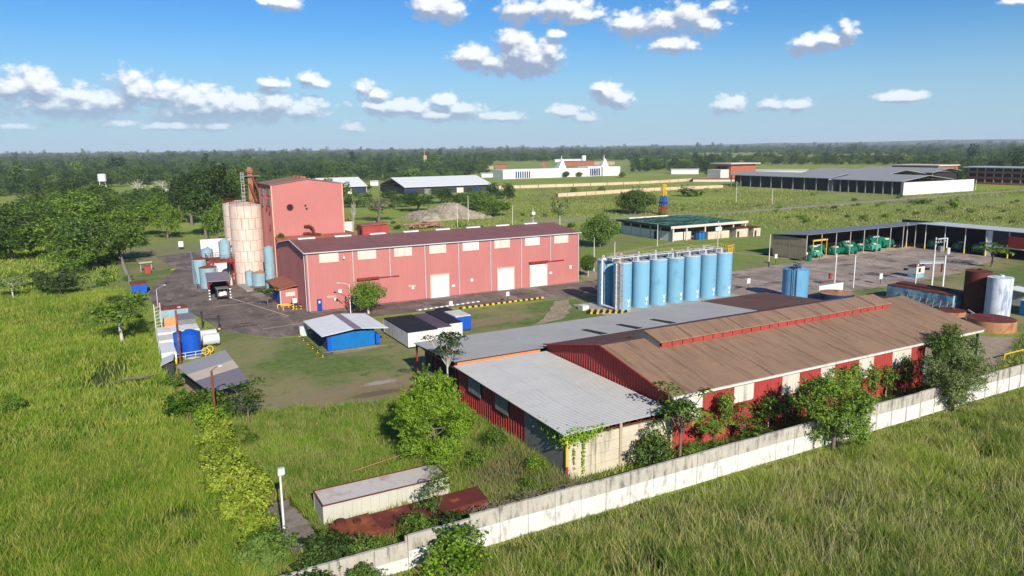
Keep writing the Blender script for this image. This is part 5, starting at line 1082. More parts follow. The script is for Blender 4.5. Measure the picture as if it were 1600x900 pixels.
mach = [(166.5, 134.0, 0.8, 'teal machine lying at the shed front near the tan end wall'), (169.5, 137.5, 1.15, 'green machine under the yellow beam in the open shed'), (175.0, 134.8, 1.0, 'dark green machine third along the open shed front'),
        (179.2, 133.6, 1.1, 'bulky dark green machine at the middle of the open shed front'), (184.0, 138.2, 1.25, 'green machine deep inside the middle of the open shed'), (186.8, 135.6, 0.9, 'green machine with a pale cap behind the right middle posts'),
        (189.5, 133.4, 1.0, 'teal green machine at the right of the front row'), (195.5, 137.8, 1.6, 'tallest green machine near the inner corner of the shed'), (173.2, 139.5, 1.1, 'green machine at the back wall behind the front row'), (199.2, 136.6, 1.2, 'green machine beside the tallest one'),
        (210, 127, 1.3, 'shaded green machine just inside the second wing'), (211, 121, 1.1, 'shaded green machine in the middle of the second wing'), (211, 115, 1.3, 'shaded green machine with a pale cap in the second wing'), (209.5, 110.5, 1.0, 'green machine near the white pier of the second wing')]
for i, (x, y, s, lab) in enumerate(mach): machine(x, y, s, lab, 0, green_l if 'teal' in lab else None)
o = thing('yellow_beam', 'yellow lifting beam across the green machines in the open shed', 'beam', (169, 135.2, 0)); MB().box(166.6, 172.4, 135.0, 135.3, 4.2, 4.7).tube((166.8, 135.15, 0), (166.8, 135.15, 4.2), 0.1).tube((172.2, 135.15, 0), (172.2, 135.15, 4.2), 0.1).build('beam', yellow, o)
for i in range(5):
    x, y = 162 + 1.2 * i, 135.2 + (i % 2) * 1.6
    o = thing('pale_drum', ['pale engine block standing nearest the tan end wall', 'pale engine block second from the tan end wall', 'pale engine block in the middle of the five', 'pale engine block fourth from the tan end wall', 'pale engine block closest to the teal machine'][i], 'engine block', (x, y, 0), 'pale engine blocks in the open shed')
    MB().box(x - 0.5, x + 0.5, y - 0.45, y + 0.45, 0, 0.8).build('body', steel, o); MB().cyl(x, y, 0.8, 1.4, 0.35, n=10).build('head', white_dirty, o)
o = thing('tyre_pile', 'dark tyres piled at the inner corner of the open shed', 'tyres', (202.5, 134, 0))
for i in range(4): MB().cyl(201.6 + 0.9 * i, 134 + 0.3 * (i % 2), 0, 0.5 + 0.3 * (i % 2), 0.6, n=12).build('tyre', rubber, o)
o = thing('green_barrel', 'green barrel by the near corner of the tan end wall', 'barrel', (160.3, 130.7, 0)); MB().cyl(160.0, 130.6, 0, 1.6, 0.6, n=12).cyl(160.0, 130.6, 0.5, 0.62, 0.64, n=12).build('drum', green_m, o); MB().cyl(160.0, 130.6, 1.6, 1.7, 0.5, n=12).build('lid', steel_dark, o)
# ---------------------------------------------------------------- green roofed building
gr = thing('green_roof_building', 'low building with a mouldy green roof, cream fascia and white walls behind the blue tanks', 'building', (157, 181.5, 0))
GX0, GX1, GY0, GY1 = 157.2, 189.0, 182.0, 208.5
MB().slab([(GX0 - 1.2, GY0 - 1.4, 4.75), (GX1 + 0.5, GY0 - 1.4, 4.75), (GX1 + 0.5, GY1 + 1, 4.9), (GX0 - 1.2, GY1 + 1, 4.9)], 0.12).build('roof', green_roof, gr)
for k in range(9): MB().box(GX0 - 0.6 + 3.7 * k, GX0 - 0.6 + 3.7 * k + 0.25, GY0 - 0.9, GY1 + 0.6, 4.84, 5.02).build('roof_rib', green_roof, gr)
MB().box(GX0 - 1.3, GX1 + 0.6, GY0 - 1.55, GY0 - 1.41, 4.15, 4.95).build('fascia', cream, gr); MB().box(GX0 - 1.35, GX0 - 1.21, GY0 - 1.4, GY1 + 1, 4.3, 4.98).build('fascia', steel_dark, gr)
MB().box(GX0 + 4, GX0 + 22, GY1 + 0.6, GY1 + 0.9, 4.9, 5.3).build('parapet', white_dirty, gr)
MB().box(GX0 + 0.1, GX0 + 0.4, GY0, GY1, 0, 3.0).build('side_wall', white, gr); MB().box(GX0 + 0.2, GX0 + 0.35, GY0, GY1, 3.0, 4.2).build('clerestory', dark_in, gr)
for k in range(6): MB().box(GX0 - 0.05, GX0 + 0.45, GY0 + 5.2 * k - 0.2, GY0 + 5.2 * k + 0.2, 0, 4.3).build('column', white_dirty, gr)
MB().box(GX0 + 0.02, GX0 + 0.09, GY0 + 7.2, GY0 + 8.4, 0, 2.6).build('door', dark_in, gr)
MB().box(GX0 + 0.4, GX0 + 9, GY0 + 0.6, GY0 + 0.9, 0, 2.6).build('front_wall', white_dirty, gr); MB().box(GX0 + 9, GX1, GY0 + 5, GY0 + 5.3, 0, 4.1).build('front_wall', grey_wall, gr); MB().box(GX1 - 0.3, GX1, GY0 + 1, GY1, 0, 4.1).build('side_wall', cream_wall, gr)
for x in (GX0, GX0 + 5.6, GX0 + 13.5, GX0 + 20, GX0 + 26, GX1 - 0.3): MB().box(x - 0.2, x + 0.25, GY0 - 1.2, GY0 - 0.8, 0, 4.15).build('column', cream, gr)
MB().box(GX0 + 13, GX0 + 22.4, GY0 - 3, GY0 - 2.7, 0, 2.4).box(GX0 + 22.1, GX0 + 22.4, GY0 - 2.7, GY0 + 1, 0, 2.4).build('yard_wall', cream_wall, gr); MB().box(GX0 + 13, GX0 + 13.3, GY0 - 2.7, GY0 + 1, 0, 2.4).build('yard_wall', tan_wall, gr)
MB().box(GX0 + 16, GX0 + 18.6, GY0 - 3.4, GY0 - 3.05, 2.6, 3.8).build('white_panel', white, gr)
for i, x in enumerate((166.5, 167.9, 169.3)):
    o = thing('blue_barrel', ['leftmost of the blue barrels before the green roofed building', 'middle of the blue barrels before the green roofed building', 'rightmost of the blue barrels before the green roofed building'][i], 'barrel', (x, 180.4, 0), 'blue barrels')
    MB().cyl(x, 180.4, 0, 2.1, 0.68, n=14).build('body', cabin_blue if i else navy, o); MB().cyl(x, 180.4, 2.1, 2.25, 0.5, n=14).build('lid', strong_blue, o)
for x0, x1, y0, y1, lab in ((181.5, 187.0, 177.8, 184, 'cream block room at the right end of the green roofed building'), (188.4, 191.6, 176.8, 182, 'smallest cream block room at the far right of the green roofed building')):
    o = thing('block_room', lab, 'building', (x0, y0, 0)); MB().box(x0, x1, y0, y1, 0, 2.9).build('wall', cream_wall, o); MB().box(x0 - 0.3, x1 + 0.3, y0 - 0.3, y1 + 0.3, 2.9, 3.05).build('roof', rust_dark, o); MB().box(x0 + 0.5, x0 + 1.3, y0 - 0.04, y0 - 0.01, 0, 2.0).build('door', dark_in, o)
at = thing('lattice_mast', 'lattice mast painted yellow, blue and red behind the green roofed building', 'mast', (217.6, 257.6, 0))
for z0, z1, mt in ((0, 3.6, red_shed), (3.6, 8.2, strong_blue), (8.2, 13.2, yellow)):
    m = MB(); s = lambda z: 1.5 - z * 0.06
    for i in range(3):
        za, zb = z0 + (z1 - z0) * i / 3, z0 + (z1 - z0) * (i + 1) / 3; cs = [(-1, -1), (1, -1), (1, 1), (-1, 1)]
        for j in range(4):
            a, b = cs[j], cs[(j + 1) % 4]; p = lambda c, z: (217.6 + c[0] * s(z), 257.6 + c[1] * s(z), z)
            m.tube(p(a, za), p(a, zb), 0.16, n=4).tube(p(a, za), p(b, zb), 0.12, n=4).tube(p(b, za), p(a, zb), 0.12, n=4).tube(p(a, zb), p(b, zb), 0.12, n=4)
    if mt is strong_blue: m.box(217.6 - 2, 217.6 + 2, 255.6, 259.6, 5.4, 5.7)
    m.build('lattice', mt, at)
# ---------------------------------------------------------------- behind the warehouse
rh = thing('red_hut', 'small red hut behind the roof of the warehouse', 'hut', (77, 240, 0)); MB().box(72.5, 81.5, 236, 242, 0, 5.2).build('wall', red_shed, rh); MB().slab([(72, 235.6, 5.5), (82, 235.6, 5.8), (82, 242.4, 5.8), (72, 242.4, 5.5)], 0.25).build('roof', rust_roof, rh); MB().box(72.44, 72.5, 237, 239, 0, 4).build('door', dark_in, rh)
for i, (x, y) in enumerate(((69.5, 243), (65.5, 244.5))): tank('white_tank', x, y, 0, 6.5 + 0.3 * i, 1.9, white_rust, ('white tank with rusty lid beside the small red hut', 'white tank with rusty lid tucked against the red tower')[i], 0.6, rust)
mo = MB(); rr = random.Random(6)
n1, n2 = 36, 18
def moundz(i, j):
    a, b = i / n1 * 2 - 1, j / n2 * 2 - 1; e = max(0, 1 - a * a) * max(0, 1 - b * b); return 6.2 * e ** 0.7 * (0.75 + 0.35 * sin(a * 4 + 1) * cos(b * 3)) + rr.uniform(-0.35, 0.35) * (e > 0.02) - 0.05
grid = [[(113 + 36 * i / n1, 288 + 26 * j / n2, moundz(i, j)) for j in range(n2 + 1)] for i in range(n1 + 1)]
for i in range(n1):
    for j in range(n2): mo.face([grid[i][j], grid[i + 1][j], grid[i + 1][j + 1], grid[i][j + 1]])
mound_m = groundmat('mound_soil', [(0.3, 0.45, 0.65, (0.30, 0.24, 0.18)), (0.7, 0.55, 0.7, (0.14, 0.12, 0.07)), (0.12, 0.55, 0.7, (0.13, 0.17, 0.05))], (0.34, 0.28, 0.21), 1.0, 0.3)
mo.build('earth_mound', mound_m, kind='structure')
lg = thing('log_pile', 'heap of cut logs on the grass left of the earth mound', 'logs', (106, 268, 0)); rr = random.Random(8)
for i in range(26):
    x, y, z = 106 + rr.uniform(-5, 6), 266 + rr.uniform(-3, 3), 0.4 + abs(rr.gauss(0, 0.9)); a = rr.uniform(0, pi); l = rr.uniform(1.2, 3)
    MB().tube((x - l * cos(a), y - l * sin(a), z), (x + l * cos(a), y + l * sin(a), z + rr.uniform(-0.3, 0.5)), rr.uniform(0.25, 0.5), n=7).build('log', log_m, lg)
# ---------------------------------------------------------------- far buildings
def gable_shed(name, label, x0, x1, y0, y1, ze, zr, roof, wall, ridge='y', posts=0, wl=None, group=None, open_front=True):
    t = thing(name, label, 'shed', ((x0 + x1) / 2, (y0 + y1) / 2, 0), group)
    xm, ym = (x0 + x1) / 2, (y0 + y1) / 2
    if ridge == 'y':
        MB().prism([(x0 - 1, ze), (xm - 0.01, zr), (xm - 0.01, zr + 0.3), (x0 - 1, ze + 0.3)], 'y', y0 - 1, y1 + 1).build('roof_slope', roof, t)
        MB().prism([(xm + 0.01, zr), (x1 + 1, ze), (x1 + 1, ze + 0.3), (xm + 0.01, zr + 0.3)], 'y', y0 - 1, y1 + 1).build('roof_slope', roof, t)
    else:
        MB().prism([(y0 - 1, ze), (ym - 0.01, zr), (ym - 0.01, zr + 0.3), (y0 - 1, ze + 0.3)], 'x', x0 - 1, x1 + 1).build('roof_slope', roof, t)
        MB().prism([(ym + 0.01, zr), (y1 + 1, ze), (y1 + 1, ze + 0.3), (ym + 0.01, zr + 0.3)], 'x', x0 - 1, x1 + 1).build('roof_slope', roof, t)
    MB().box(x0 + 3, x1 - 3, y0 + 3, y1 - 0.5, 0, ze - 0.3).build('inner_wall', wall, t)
    for k in range(posts):
        y = y0 + (y1 - y0) * k / max(1, posts - 1); MB().box(x0 - 0.3, x0 + 0.3, y - 0.3, y + 0.3, 0, ze - 0.02).build('post', steel, t)
    return t
t = gable_shed('open_barn', 'far open sided barn with a grey roof and cream gable walls', 413, 446, 326, 412, 8.2, 10.6, grey_roof, dark_in, 'y', 10)
MB().box(413.2, 424, 325.6, 326, 0, 8).build('gable_wall', cream, t); MB().box(436, 446, 325.6, 326, 0, 8).build('gable_wall', cream, t)
t = gable_shed('open_barn', 'far open sided barn with a long white wall at its right end', 413, 462, 275, 323, 7.8, 10.8, grey_roof, dark_in, 'y', 9)
MB().box(412.8, 484, 273.6, 274.0, 0, 7.4).build('white_wall', white, t)
gable_shed('open_barn', 'far grey roofed barn behind and right of the two nearer open barns', 476, 520, 330, 400, 8.5, 11.5, grey_roof, dark_in, 'y', 8)
gable_shed('open_barn', 'farthest grey roofed barn in the group, rightmost', 530, 570, 330, 395, 8.8, 11.6, grey_roof, dark_in, 'y', 8)
o = thing('brick_house', 'salmon brick house with a pale flat roof behind the far barns on the left', 'house', (500, 490, 0)); MB().box(480, 510, 480, 500, 0, 14).build('wall', brick_red, o); MB().box(477, 513, 477, 503, 14, 14.8).build('roof', cream, o); MB().box(479.5, 480, 484, 496, 8, 12).build('window', dark_in, o); MB().box(470, 480, 482, 498, 0, 9.5).build('wing', white_dirty, o)
o = thing('brick_house', 'long orange brick building behind the far barns on the right', 'house', (600, 390, 0)); MB().box(585, 612, 360, 400, 0, 12).build('wall', brick_red, o); MB().box(584, 613, 359, 401, 12, 12.8).build('roof', cream, o)
for k in range(4): MB().box(588 + 6 * k, 591 + 6 * k, 359.85, 359.98, 8, 10.5).build('window', dark_in, o)
o = thing('brick_block', 'three storey dark brick block at the far right', 'building', (590, 300, 0))
for k in range(3):
    z = 4.0 * k; MB().box(566, 580, 245, 326, z, z + 1.6).build('floor_band', brick_red, o); MB().box(567.5, 580, 246, 325, z + 1.6, z + 4.0).build('gallery', dark_in, o)
    for j in range(14): MB().box(566.1, 566.7, 245.2 + 6.1 * j, 245.9 + 6.1 * j, z + 1.6, z + 4.0).build('column', concrete, o)
MB().box(564, 583, 243, 328, 12, 12.8).build('roof', steel_light, o)
def blueshed(lab, x0, x1, y0, y1, h):
    t = thing('white_roof_barn', lab, 'barn', (x0, y0, 0)); MB().box(x0 + 0.5, x1 - 0.5, y0 + 0.5, y1, 0, h).build('wall', steel_dark, t); ym = (y0 + y1) / 2; xm = (x0 + x1) / 2
    MB().prism([(y0 - 1, h), (ym - 0.01, h + 5.6), (ym - 0.01, h + 5.9), (y0 - 1, h + 0.3)], 'x', x0, x1).build('roof_slope', white, t); MB().prism([(ym + 0.01, h + 5.6), (y1 + 1, h), (y1 + 1, h + 0.3), (ym + 0.01, h + 5.9)], 'x', x0, x1).build('roof_slope', white, t)
    for k in range(5): MB().box(x0 + 3 + (x1 - x0) * k / 5.5, x0 + 8 + (x1 - x0) * k / 5.5, y0 + 0.3, y0 + 0.48, 0, h * 0.7).build('door', [navy, steel, steel_dark, white_dirty, navy][k], t)
    MB().prism([(y0, h), (y1, h), (ym, h + 5.3)], 'x', x1 - 0.4, x1 - 0.2).build('gable_end', navy, t); MB().box(x1 - 0.45, x1 - 0.15, y0 + 0.6, y1 - 0.6, 0, h - 0.02).build('end_wall', white_dirty, t); return t
def far_box(u, vb, vt, wpx, depth, name, label, cat, wall, roof, rh=0.8, group=None):
    x, y = G(u, vb); d = math.hypot(x, y); h = ZH(x, y, vt); w = wpx * d / F
    t = thing(name, label, cat, (x, y, 0), group); dx, dy = x / d, y / d; px_, py_ = dy, -dx
    q = [(x - px_ * w / 2, y - py_ * w / 2), (x + px_ * w / 2, y + py_ * w / 2), (x + px_ * w / 2 + dx * depth, y + py_ * w / 2 + dy * depth), (x - px_ * w / 2 + dx * depth, y - py_ * w / 2 + dy * depth)]
    MB().slab([(a, b, h) for a, b in q], h).build('wall', wall, t)
    c = np.mean(np.array(q), axis=0); e = [((a - c[0]) * 1.06 + c[0], (b - c[1]) * 1.06 + c[1]) for a, b in q]
    rf = MB(); n = len(rf.V); hr = h + rh
    r1 = ((e[0][0] + e[3][0]) / 2, (e[0][1] + e[3][1]) / 2, hr); r2 = ((e[1][0] + e[2][0]) / 2, (e[1][1] + e[2][1]) / 2, hr); E_ = [(a, b, h + 0.02) for a, b in e]
    rf.face([E_[0], E_[1], r2, r1]).face([E_[2], E_[3], r1, r2]).face([E_[1], E_[2], r2]).face([E_[3], E_[0], r1]).face([E_[0], E_[3], E_[2], E_[1]]); rf.build('roof', roof, t)
    return t
blueshed('far shed with a big white roof and dark walls behind the earth mound', 174, 240, 470, 520, 4.8)
blueshed('far white roofed shed half hidden by the right edge of the red tower', 118, 160, 505, 545, 4.8)
# white hall with two stepped spires
tp = thing('white_hall', 'long white hall with two stepped white spires near the tree line', 'hall', (410, 655, 0)); A0 = np.array(G(786, 280)); A1 = np.array(G(968, 274)); dv_ = (A1 - A0); Lh = np.linalg.norm(dv_); dv_ /= Lh; nv_ = np.array([-dv_[1], dv_[0]])
def hb(t0, t1, d0, d1, z0, z1, name, mat, m=None):
    q = [A0 + dv_ * Lh * t0 + nv_ * d0, A0 + dv_ * Lh * t1 + nv_ * d0, A0 + dv_ * Lh * t1 + nv_ * d1, A0 + dv_ * Lh * t0 + nv_ * d1]
    return MB().slab([(p[0], p[1], z1) for p in q], z1 - z0).build(name, mat, tp)
hb(0, 0.52, 0, 22, 0, 9.0, 'hall_block', white); hb(0.52, 0.72, 3, 22, 0, 8.5, 'hall_block', white); hb(0.72, 0.84, 2, 22, 0, 10, 'hall_block', white); hb(0.84, 1.0, -1, 22, 0, 9.5, 'hall_block', white)
for k in range(7): hb(0.10 + 0.018 * k, 0.11 + 0.018 * k, -0.3, -0.02, 0.5, 7.0, 'window', navy)
for k in range(6): hb(0.74 + 0.016 * k, 0.75 + 0.016 * k, 1.6, 1.98, 0.5, 8.0, 'window', navy)
for tc in (0.525, 0.905):
    for j, (hw, z0, z1) in enumerate(((0.030, 9, 11.2), (0.021, 11.2, 13.6), (0.014, 13.6, 15.8), (0.008, 15.8, 17.6))): hb(tc - hw, tc + hw, 8, 8 + 2 * hw * Lh, z0, z1, 'spire_stage', white)
    c = A0 + dv_ * Lh * tc + nv_ * 10; MB().cyl(c[0], c[1], 17.6, 22, 0.6, 0.1, n=8).build('spire_tip', white, tp)
for (u, vb, vt, w, lab, cat, wl_, rf) in ((1220, 279, 266, 70, 'low grey roofed house row left behind the far barns', 'house', white_dirty, steel_light), (788, 277, 271, 70, 'low white garden wall left of the white hall', 'wall', white, white_dirty),
        (782, 263, 257, 16, 'red roofed house left of the white hall', 'house', brick_red, red_shed), (760, 265, 259, 22, 'tan house among trees near the white hall', 'house', tan_wall, rust_roof),
        (905, 259, 252, 46, 'reddish building behind the white hall', 'house', brick_red, rust_roof), (850, 263, 253, 5, 'small brown tower behind the white hall', 'tower', brick_red, rust_roof), (890, 253, 249, 45, 'long pale canopy roof behind the first spire', 'canopy', white, white), (940, 258, 252, 40, 'row of tan houses between the spires', 'house', tan_wall, rust_roof),
        (1070, 272, 265, 40, 'white garden wall right of the white hall', 'wall', white, white_dirty), (1150, 270, 266, 60, 'distant row of pale houses left of the barns', 'house', tan_wall, white), (1200, 272, 267, 45, 'distant orange houses beside the barns', 'house', brick_red, white_dirty),
        (1115, 284, 280, 60, 'small pale huts in a row beyond the meadow', 'house', cream, rust_roof), (585, 290, 284, 12, 'small pale hut beside the far white roofed shed', 'hut', white, white), (268, 302, 297, 14, 'white roofed hut behind the dead trees', 'hut', white_dirty, white)):
    far_box(u, vb, vt, w, 14, 'far_' + cat, lab, cat, wl_, rf)
def wtower(u, vb, vt, frac, lab, wpx):
    x, y = G(u, vb); h = ZH(x, y, vt); r = wpx * math.hypot(x, y) / F / 2; t = thing('water_tower', lab, 'water tower', (x, y, 0)); zt = h * (1 - frac)
    MB().cyl(x, y, zt, h, r, n=18).build('tank', white, t); MB().cyl(x, y, h, h + r * 0.12, r * 1.03, 0.3, n=18).build('lid', white, t)
    for i in range(4): a = pi / 4 + i * pi / 2; MB().tube((x + r * 1.5 * cos(a), y + r * 1.5 * sin(a), 0), (x + r * 0.8 * cos(a), y + r * 0.8 * sin(a), zt), r * 0.09).build('leg', white_dirty, t)
    m = MB()
    for z in (0.3, 0.65):
        q = r * (1.5 - 0.7 * z)
        for i in range(4): a = pi / 4 + i * pi / 2; b = a + pi / 2; m.tube((x + q * cos(a), y + q * sin(a), zt * z), (x + q * cos(b), y + q * sin(b), zt * z), r * 0.05)
    m.build('brace', white_dirty, t)
wtower(162, 303, 272, 0.36, 'white water tower on legs above the woodland at left', 10.5)
wtower(912, 256, 243, 0.8, 'white water tower behind the far tree line at centre', 7)
x, y = G(664, 263); t = thing('brick_stack', 'slim pinkish tower above the trees left of centre', 'tower', (x, y, 0)); MB().box(x - 2.5, x + 2.5, y - 2.5, y + 2.5, 0, 20).build('shaft', tan_wall, t); MB().tube((x, y, 20), (x, y, 29), 0.9, 0.4).build('mast', rust_ochre, t)
wt_ = thing('earth_bank', 'long pale earth bank wall across the field before the white hall', 'wall', (330, 470, 0))
for (u0, v0, u1, v1) in ((725, 297, 1000, 288), (1000, 288, 1140, 279), (872, 308, 1010, 299), (1010, 299, 1130, 294)):
    a = np.array(G(u0, v0)); b = np.array(G(u1, v1)); n_ = 10
    for k in range(n_):
        p = a + (b - a) * k / n_; q = a + (b - a) * (k + 0.97) / n_; MB().slab([(p[0], p[1], 2.2), (q[0], q[1], 2.2), (q[0] + 0.3, q[1] + 3, 2.2), (p[0] + 0.3, p[1] + 3, 2.2)], 2.2).build('bank_panel', band_m, wt_)
# ---------------------------------------------------------------- vegetation
def leaf_obj_mesh(name, cen, nrm, size, mat, rng, aspect=0.62):
    n = len(cen); nrm = nrm / (np.linalg.norm(nrm, axis=1, keepdims=True) + 1e-9)
    r = rng.normal(size=(n, 3)); t = np.cross(nrm, r); t /= (np.linalg.norm(t, axis=1, keepdims=True) + 1e-9); b = np.cross(nrm, t)
    s = size[:, None]; fold = nrm * s * 0.18
    V = np.stack([cen - t * s * 0.5, cen + b * s * 0.5 * aspect + fold, cen + t * s * 0.5, cen - b * s * 0.5 * aspect + fold], 1).reshape(-1, 3)
    me = bpy.data.meshes.new(name); me.vertices.add(4 * n); me.loops.add(4 * n); me.polygons.add(n)
    me.vertices.foreach_set('co', V.astype(np.float32).ravel()); me.loops.foreach_set('vertex_index', np.arange(4 * n, dtype=np.int32))
    me.polygons.foreach_set('loop_start', np.arange(0, 4 * n, 4, dtype=np.int32)); me.polygons.foreach_set('loop_total', np.full(n, 4, np.int32))
    me.materials.append(mat); me.update(); me.validate(); return me
def crown(name, seed, H, Wd, zb, nl, lr, n, leaf, mat, flat=1.0, gap=0.25, inner=0.35, spray=0.45):
    """leaf cloud made of lobes spread through an ellipsoid of width Wd between heights zb and H"""
    rng = np.random.default_rng(seed); cz = (H + zb) / 2; hh = (H - zb) / 2; lobes = []
    for i in range(nl):
        d = rng.normal(size=3); d /= np.linalg.norm(d); d[2] = d[2] * 0.8 + 0.12; q = rng.uniform(0.35, 1.0) ** 0.6; rr_ = lr * rng.uniform(0.65, 1.3)
        lobes.append((d[0] * q * (Wd / 2 - rr_ * 0.7), d[1] * q * (Wd / 2 - rr_ * 0.7), cz + d[2] * q * (hh - rr_ * 0.5), rr_))
    lob = np.array(lobes); w = lob[:, 3] ** 2; idx = rng.choice(nl, int(n * 1.7), p=w / w.sum())
    d = rng.normal(size=(len(idx), 3)); d /= np.linalg.norm(d, axis=1, keepdims=True)
    rad = lob[idx, 3] * (inner + (1 - inner) * rng.random(len(idx)) ** 0.45) * (1 + 0.25 * (rng.random(len(idx)) - 0.5))
    cen = lob[idx, :3] + d * rad[:, None] * np.array([1, 1, 0.78 * flat])
    ns = int(nl * 5); sdir = rng.normal(size=(ns, 3)); sdir[:, 2] += 0.35; sdir /= np.linalg.norm(sdir, axis=1, keepdims=True); slob = rng.integers(0, nl, ns)
    m_ = rng.random(len(idx)) < spray; q_ = rng.integers(0, ns, len(idx)); tt = rng.uniform(0.45, 1.5, len(idx))
    spr = lob[slob[q_], :3] + sdir[q_] * (lob[slob[q_], 3] * tt)[:, None] + rng.normal(size=cen.shape) * (0.13 * lob[slob[q_], 3] * (1.7 - tt))[:, None]
    cen = np.where(m_[:, None], spr, cen); idx = np.where(m_, slob[q_], idx); d = np.where(m_[:, None], sdir[q_], d)
    keep = np.ones(len(idx), bool)
    for k in range(nl):
        ds = np.linalg.norm((cen - lob[k, :3]) / np.array([1, 1, 0.78 * flat]), axis=1); keep &= ~((ds < lob[k, 3] * 0.45) & (idx != k))
    g = np.sin(cen[:, 0] * 2.1 + seed) * np.sin(cen[:, 1] * 2.3 + 1.7 * seed) * np.sin(cen[:, 2] * 2.6); keep &= g > -1 + gap * rng.random(len(idx)) * 3
    keep &= cen[:, 2] > 0.05
    cen, d = cen[keep][:n], d[keep][:n]
    nrm = d * 0.8 + np.array([0, 0, 0.45]) + rng.normal(size=cen.shape) * 0.55
    return leaf_obj_mesh(name, cen, nrm, leaf * rng.uniform(0.6, 1.35, len(cen)), mat, rng), lob
def limbs(name, seed, H, zb, lob, r, mat, n=7, lean=0.0):
    rng = random.Random(seed); m = MB(); top = zb + (H - zb) * 0.45; a = rng.uniform(0, 6.28)
    tp_ = (lean * H * cos(a), lean * H * sin(a), top); mid = (tp_[0] * 0.4 + rng.uniform(-0.15, 0.15), tp_[1] * 0.4 + rng.uniform(-0.15, 0.15), top * 0.55)
    m.tube((0, 0, -0.1), mid, r, r * 0.75, 7).tube(mid, tp_, r * 0.75, r * 0.5, 7)
    for k in sorted(range(len(lob)), key=lambda k: -lob[k][3])[:n]:
        t = rng.uniform(0.5, 1.0); s = tuple(mid[i] + (tp_[i] - mid[i]) * t for i in range(3)); e = lob[k][:3]
        q = tuple(s[i] + (e[i] - s[i]) * 0.55 + rng.uniform(-0.2, 0.2) for i in range(3))
        m.tube(s, q, r * 0.42, r * 0.28, 5).tube(q, tuple(e), r * 0.28, r * 0.08, 5)
    return m.mesh(name, mat)
KINDS = {}
def kind(key, seed, H, Wd, zb, nl, lr, n, leaf, mat, r=0.25, tm=None, **kw):
    cm, lob = crown('crown_' + key, seed, H, Wd, zb, nl, lr, n, leaf, mat, **kw)
    KINDS[key] = (cm, limbs('trunk_' + key, seed, H, zb, lob, r, tm or bark), H, Wd)
kind('broad_a', 1, 10, 12, 0.7, 26, 1.8, 6500, 0.38, lf_dark, 0.4)
kind('broad_b', 2, 9, 13, 0.6, 28, 1.7, 6500, 0.38, lf_mid, 0.4)
kind('broad_c', 3, 11, 11, 0.8, 24, 1.8, 6200, 0.4, lf_mid, 0.4)
kind('tall', 4, 15, 9, 0.8, 26, 1.6, 5200, 0.42, lf_deep, 0.4)
kind('olive', 5, 10, 10, 0.8, 20, 1.6, 4200, 0.4, lf_olive, 0.35)
kind('round', 6, 6, 6, 0.7, 30, 1.2, 6500, 0.26, lf_mid, 0.2, bark_pale, gap=0.05, spray=0.12)
kind('round_dark', 16, 7, 9, 0.0, 34, 1.7, 7500, 0.34, lf_dark, 0.3, gap=0.05, spray=0.12)
kind('sparse', 7, 8, 7, 2.2, 12, 1.1, 700, 0.45, lf_olive, 0.2, bark_pale, gap=0.4)
kind('bush', 8, 2.6, 3.4, 0.0, 16, 0.72, 2600, 0.17, lf_mid, 0.06)
kind('bush_bright', 9, 3.0, 3.6, 0.0, 18, 0.72, 3600, 0.18, lf_bright, 0.06)
kind('bush_yellow', 10, 2.4, 3.2, 0.0, 22, 0.62, 6000, 0.17, lf_yellow, 0.05)
kind('bush_dark', 11, 2.4, 3.4, 0.0, 16, 0.68, 3000, 0.17, lf_dark, 0.05)
kind('shrub_far', 12, 2.6, 4.2, 0.0, 9, 0.9, 420, 0.5, lf_mid, 0.06)
kind('near_bright', 113, 9.5, 7.6, -1.6, 60, 0.98, 34000, 0.165, lf_bright, 0.2, bark, gap=0.12)
kind('near_wall', 14, 6.6, 6.0, -0.8, 48, 0.8, 20000, 0.15, lf_mid, 0.16, gap=0.25)
kind('near_wall_b', 15, 7.0, 6.4, -0.8, 46, 0.82, 18000, 0.15, lf_olive, 0.18, gap=0.3)
kind('field_tree', 17, 6.4, 6.8, 2.6, 18, 0.95, 3800, 0.24, lf_mid, 0.2, bark_pale, gap=0.3)
kind('sapling', 18, 5.2, 2.6, 1.2, 10, 0.62, 1000, 0.24, lf_mid, 0.07, bark_pale, gap=0.2)
kind('column', 19, 5.6, 1.7, 0.6, 12, 0.5, 1300, 0.2, lf_mid, 0.06, gap=0.15)
# open-crowned saplings with whorls of long leaves
def whorl(key, seed, H, Wd, nt, leaf, mat, tm=bark, r=0.1, per=26, zlo=0.62):
    rng = np.random.default_rng(seed); m = MB(); C_, N_, S_ = [], [], []
    m.tube((0, 0, -0.1), (0.05, 0.05, H * zlo), r, r * 0.7, 7)
    for i in range(nt):
        a = 2 * pi * i / nt + rng.uniform(-0.4, 0.4); q = rng.uniform(0.15, 1.0) * Wd / 2; z = H * rng.uniform(zlo + 0.08, 1.0) - q * 0.12
        s = (0.05, 0.05, H * rng.uniform(zlo - 0.2, zlo)); e = (q * cos(a), q * sin(a), z); m.tube(s, e, r * 0.45, r * 0.2, 5)
        k = per; b = rng.uniform(0, 2 * pi, k); rd = rng.uniform(0.15, 1.0, k) * Wd * 0.17 + leaf * 0.3
        c = np.stack([e[0] + rd * np.cos(b), e[1] + rd * np.sin(b), z - rd * 0.35 + rng.normal(size=k) * 0.08], 1); C_.append(c)
        N_.append(np.stack([np.cos(b) * 0.5, np.sin(b) * 0.5, np.full(k, 1.0)], 1) + rng.normal(size=(k, 3)) * 0.25); S_.append(leaf * rng.uniform(0.7, 1.3, k))
    KINDS[key] = (leaf_obj_mesh('crown_' + key, np.concatenate(C_), np.concatenate(N_), np.concatenate(S_), mat, rng, 0.4), m.mesh('trunk_' + key, tm or bark_pale), H, Wd)
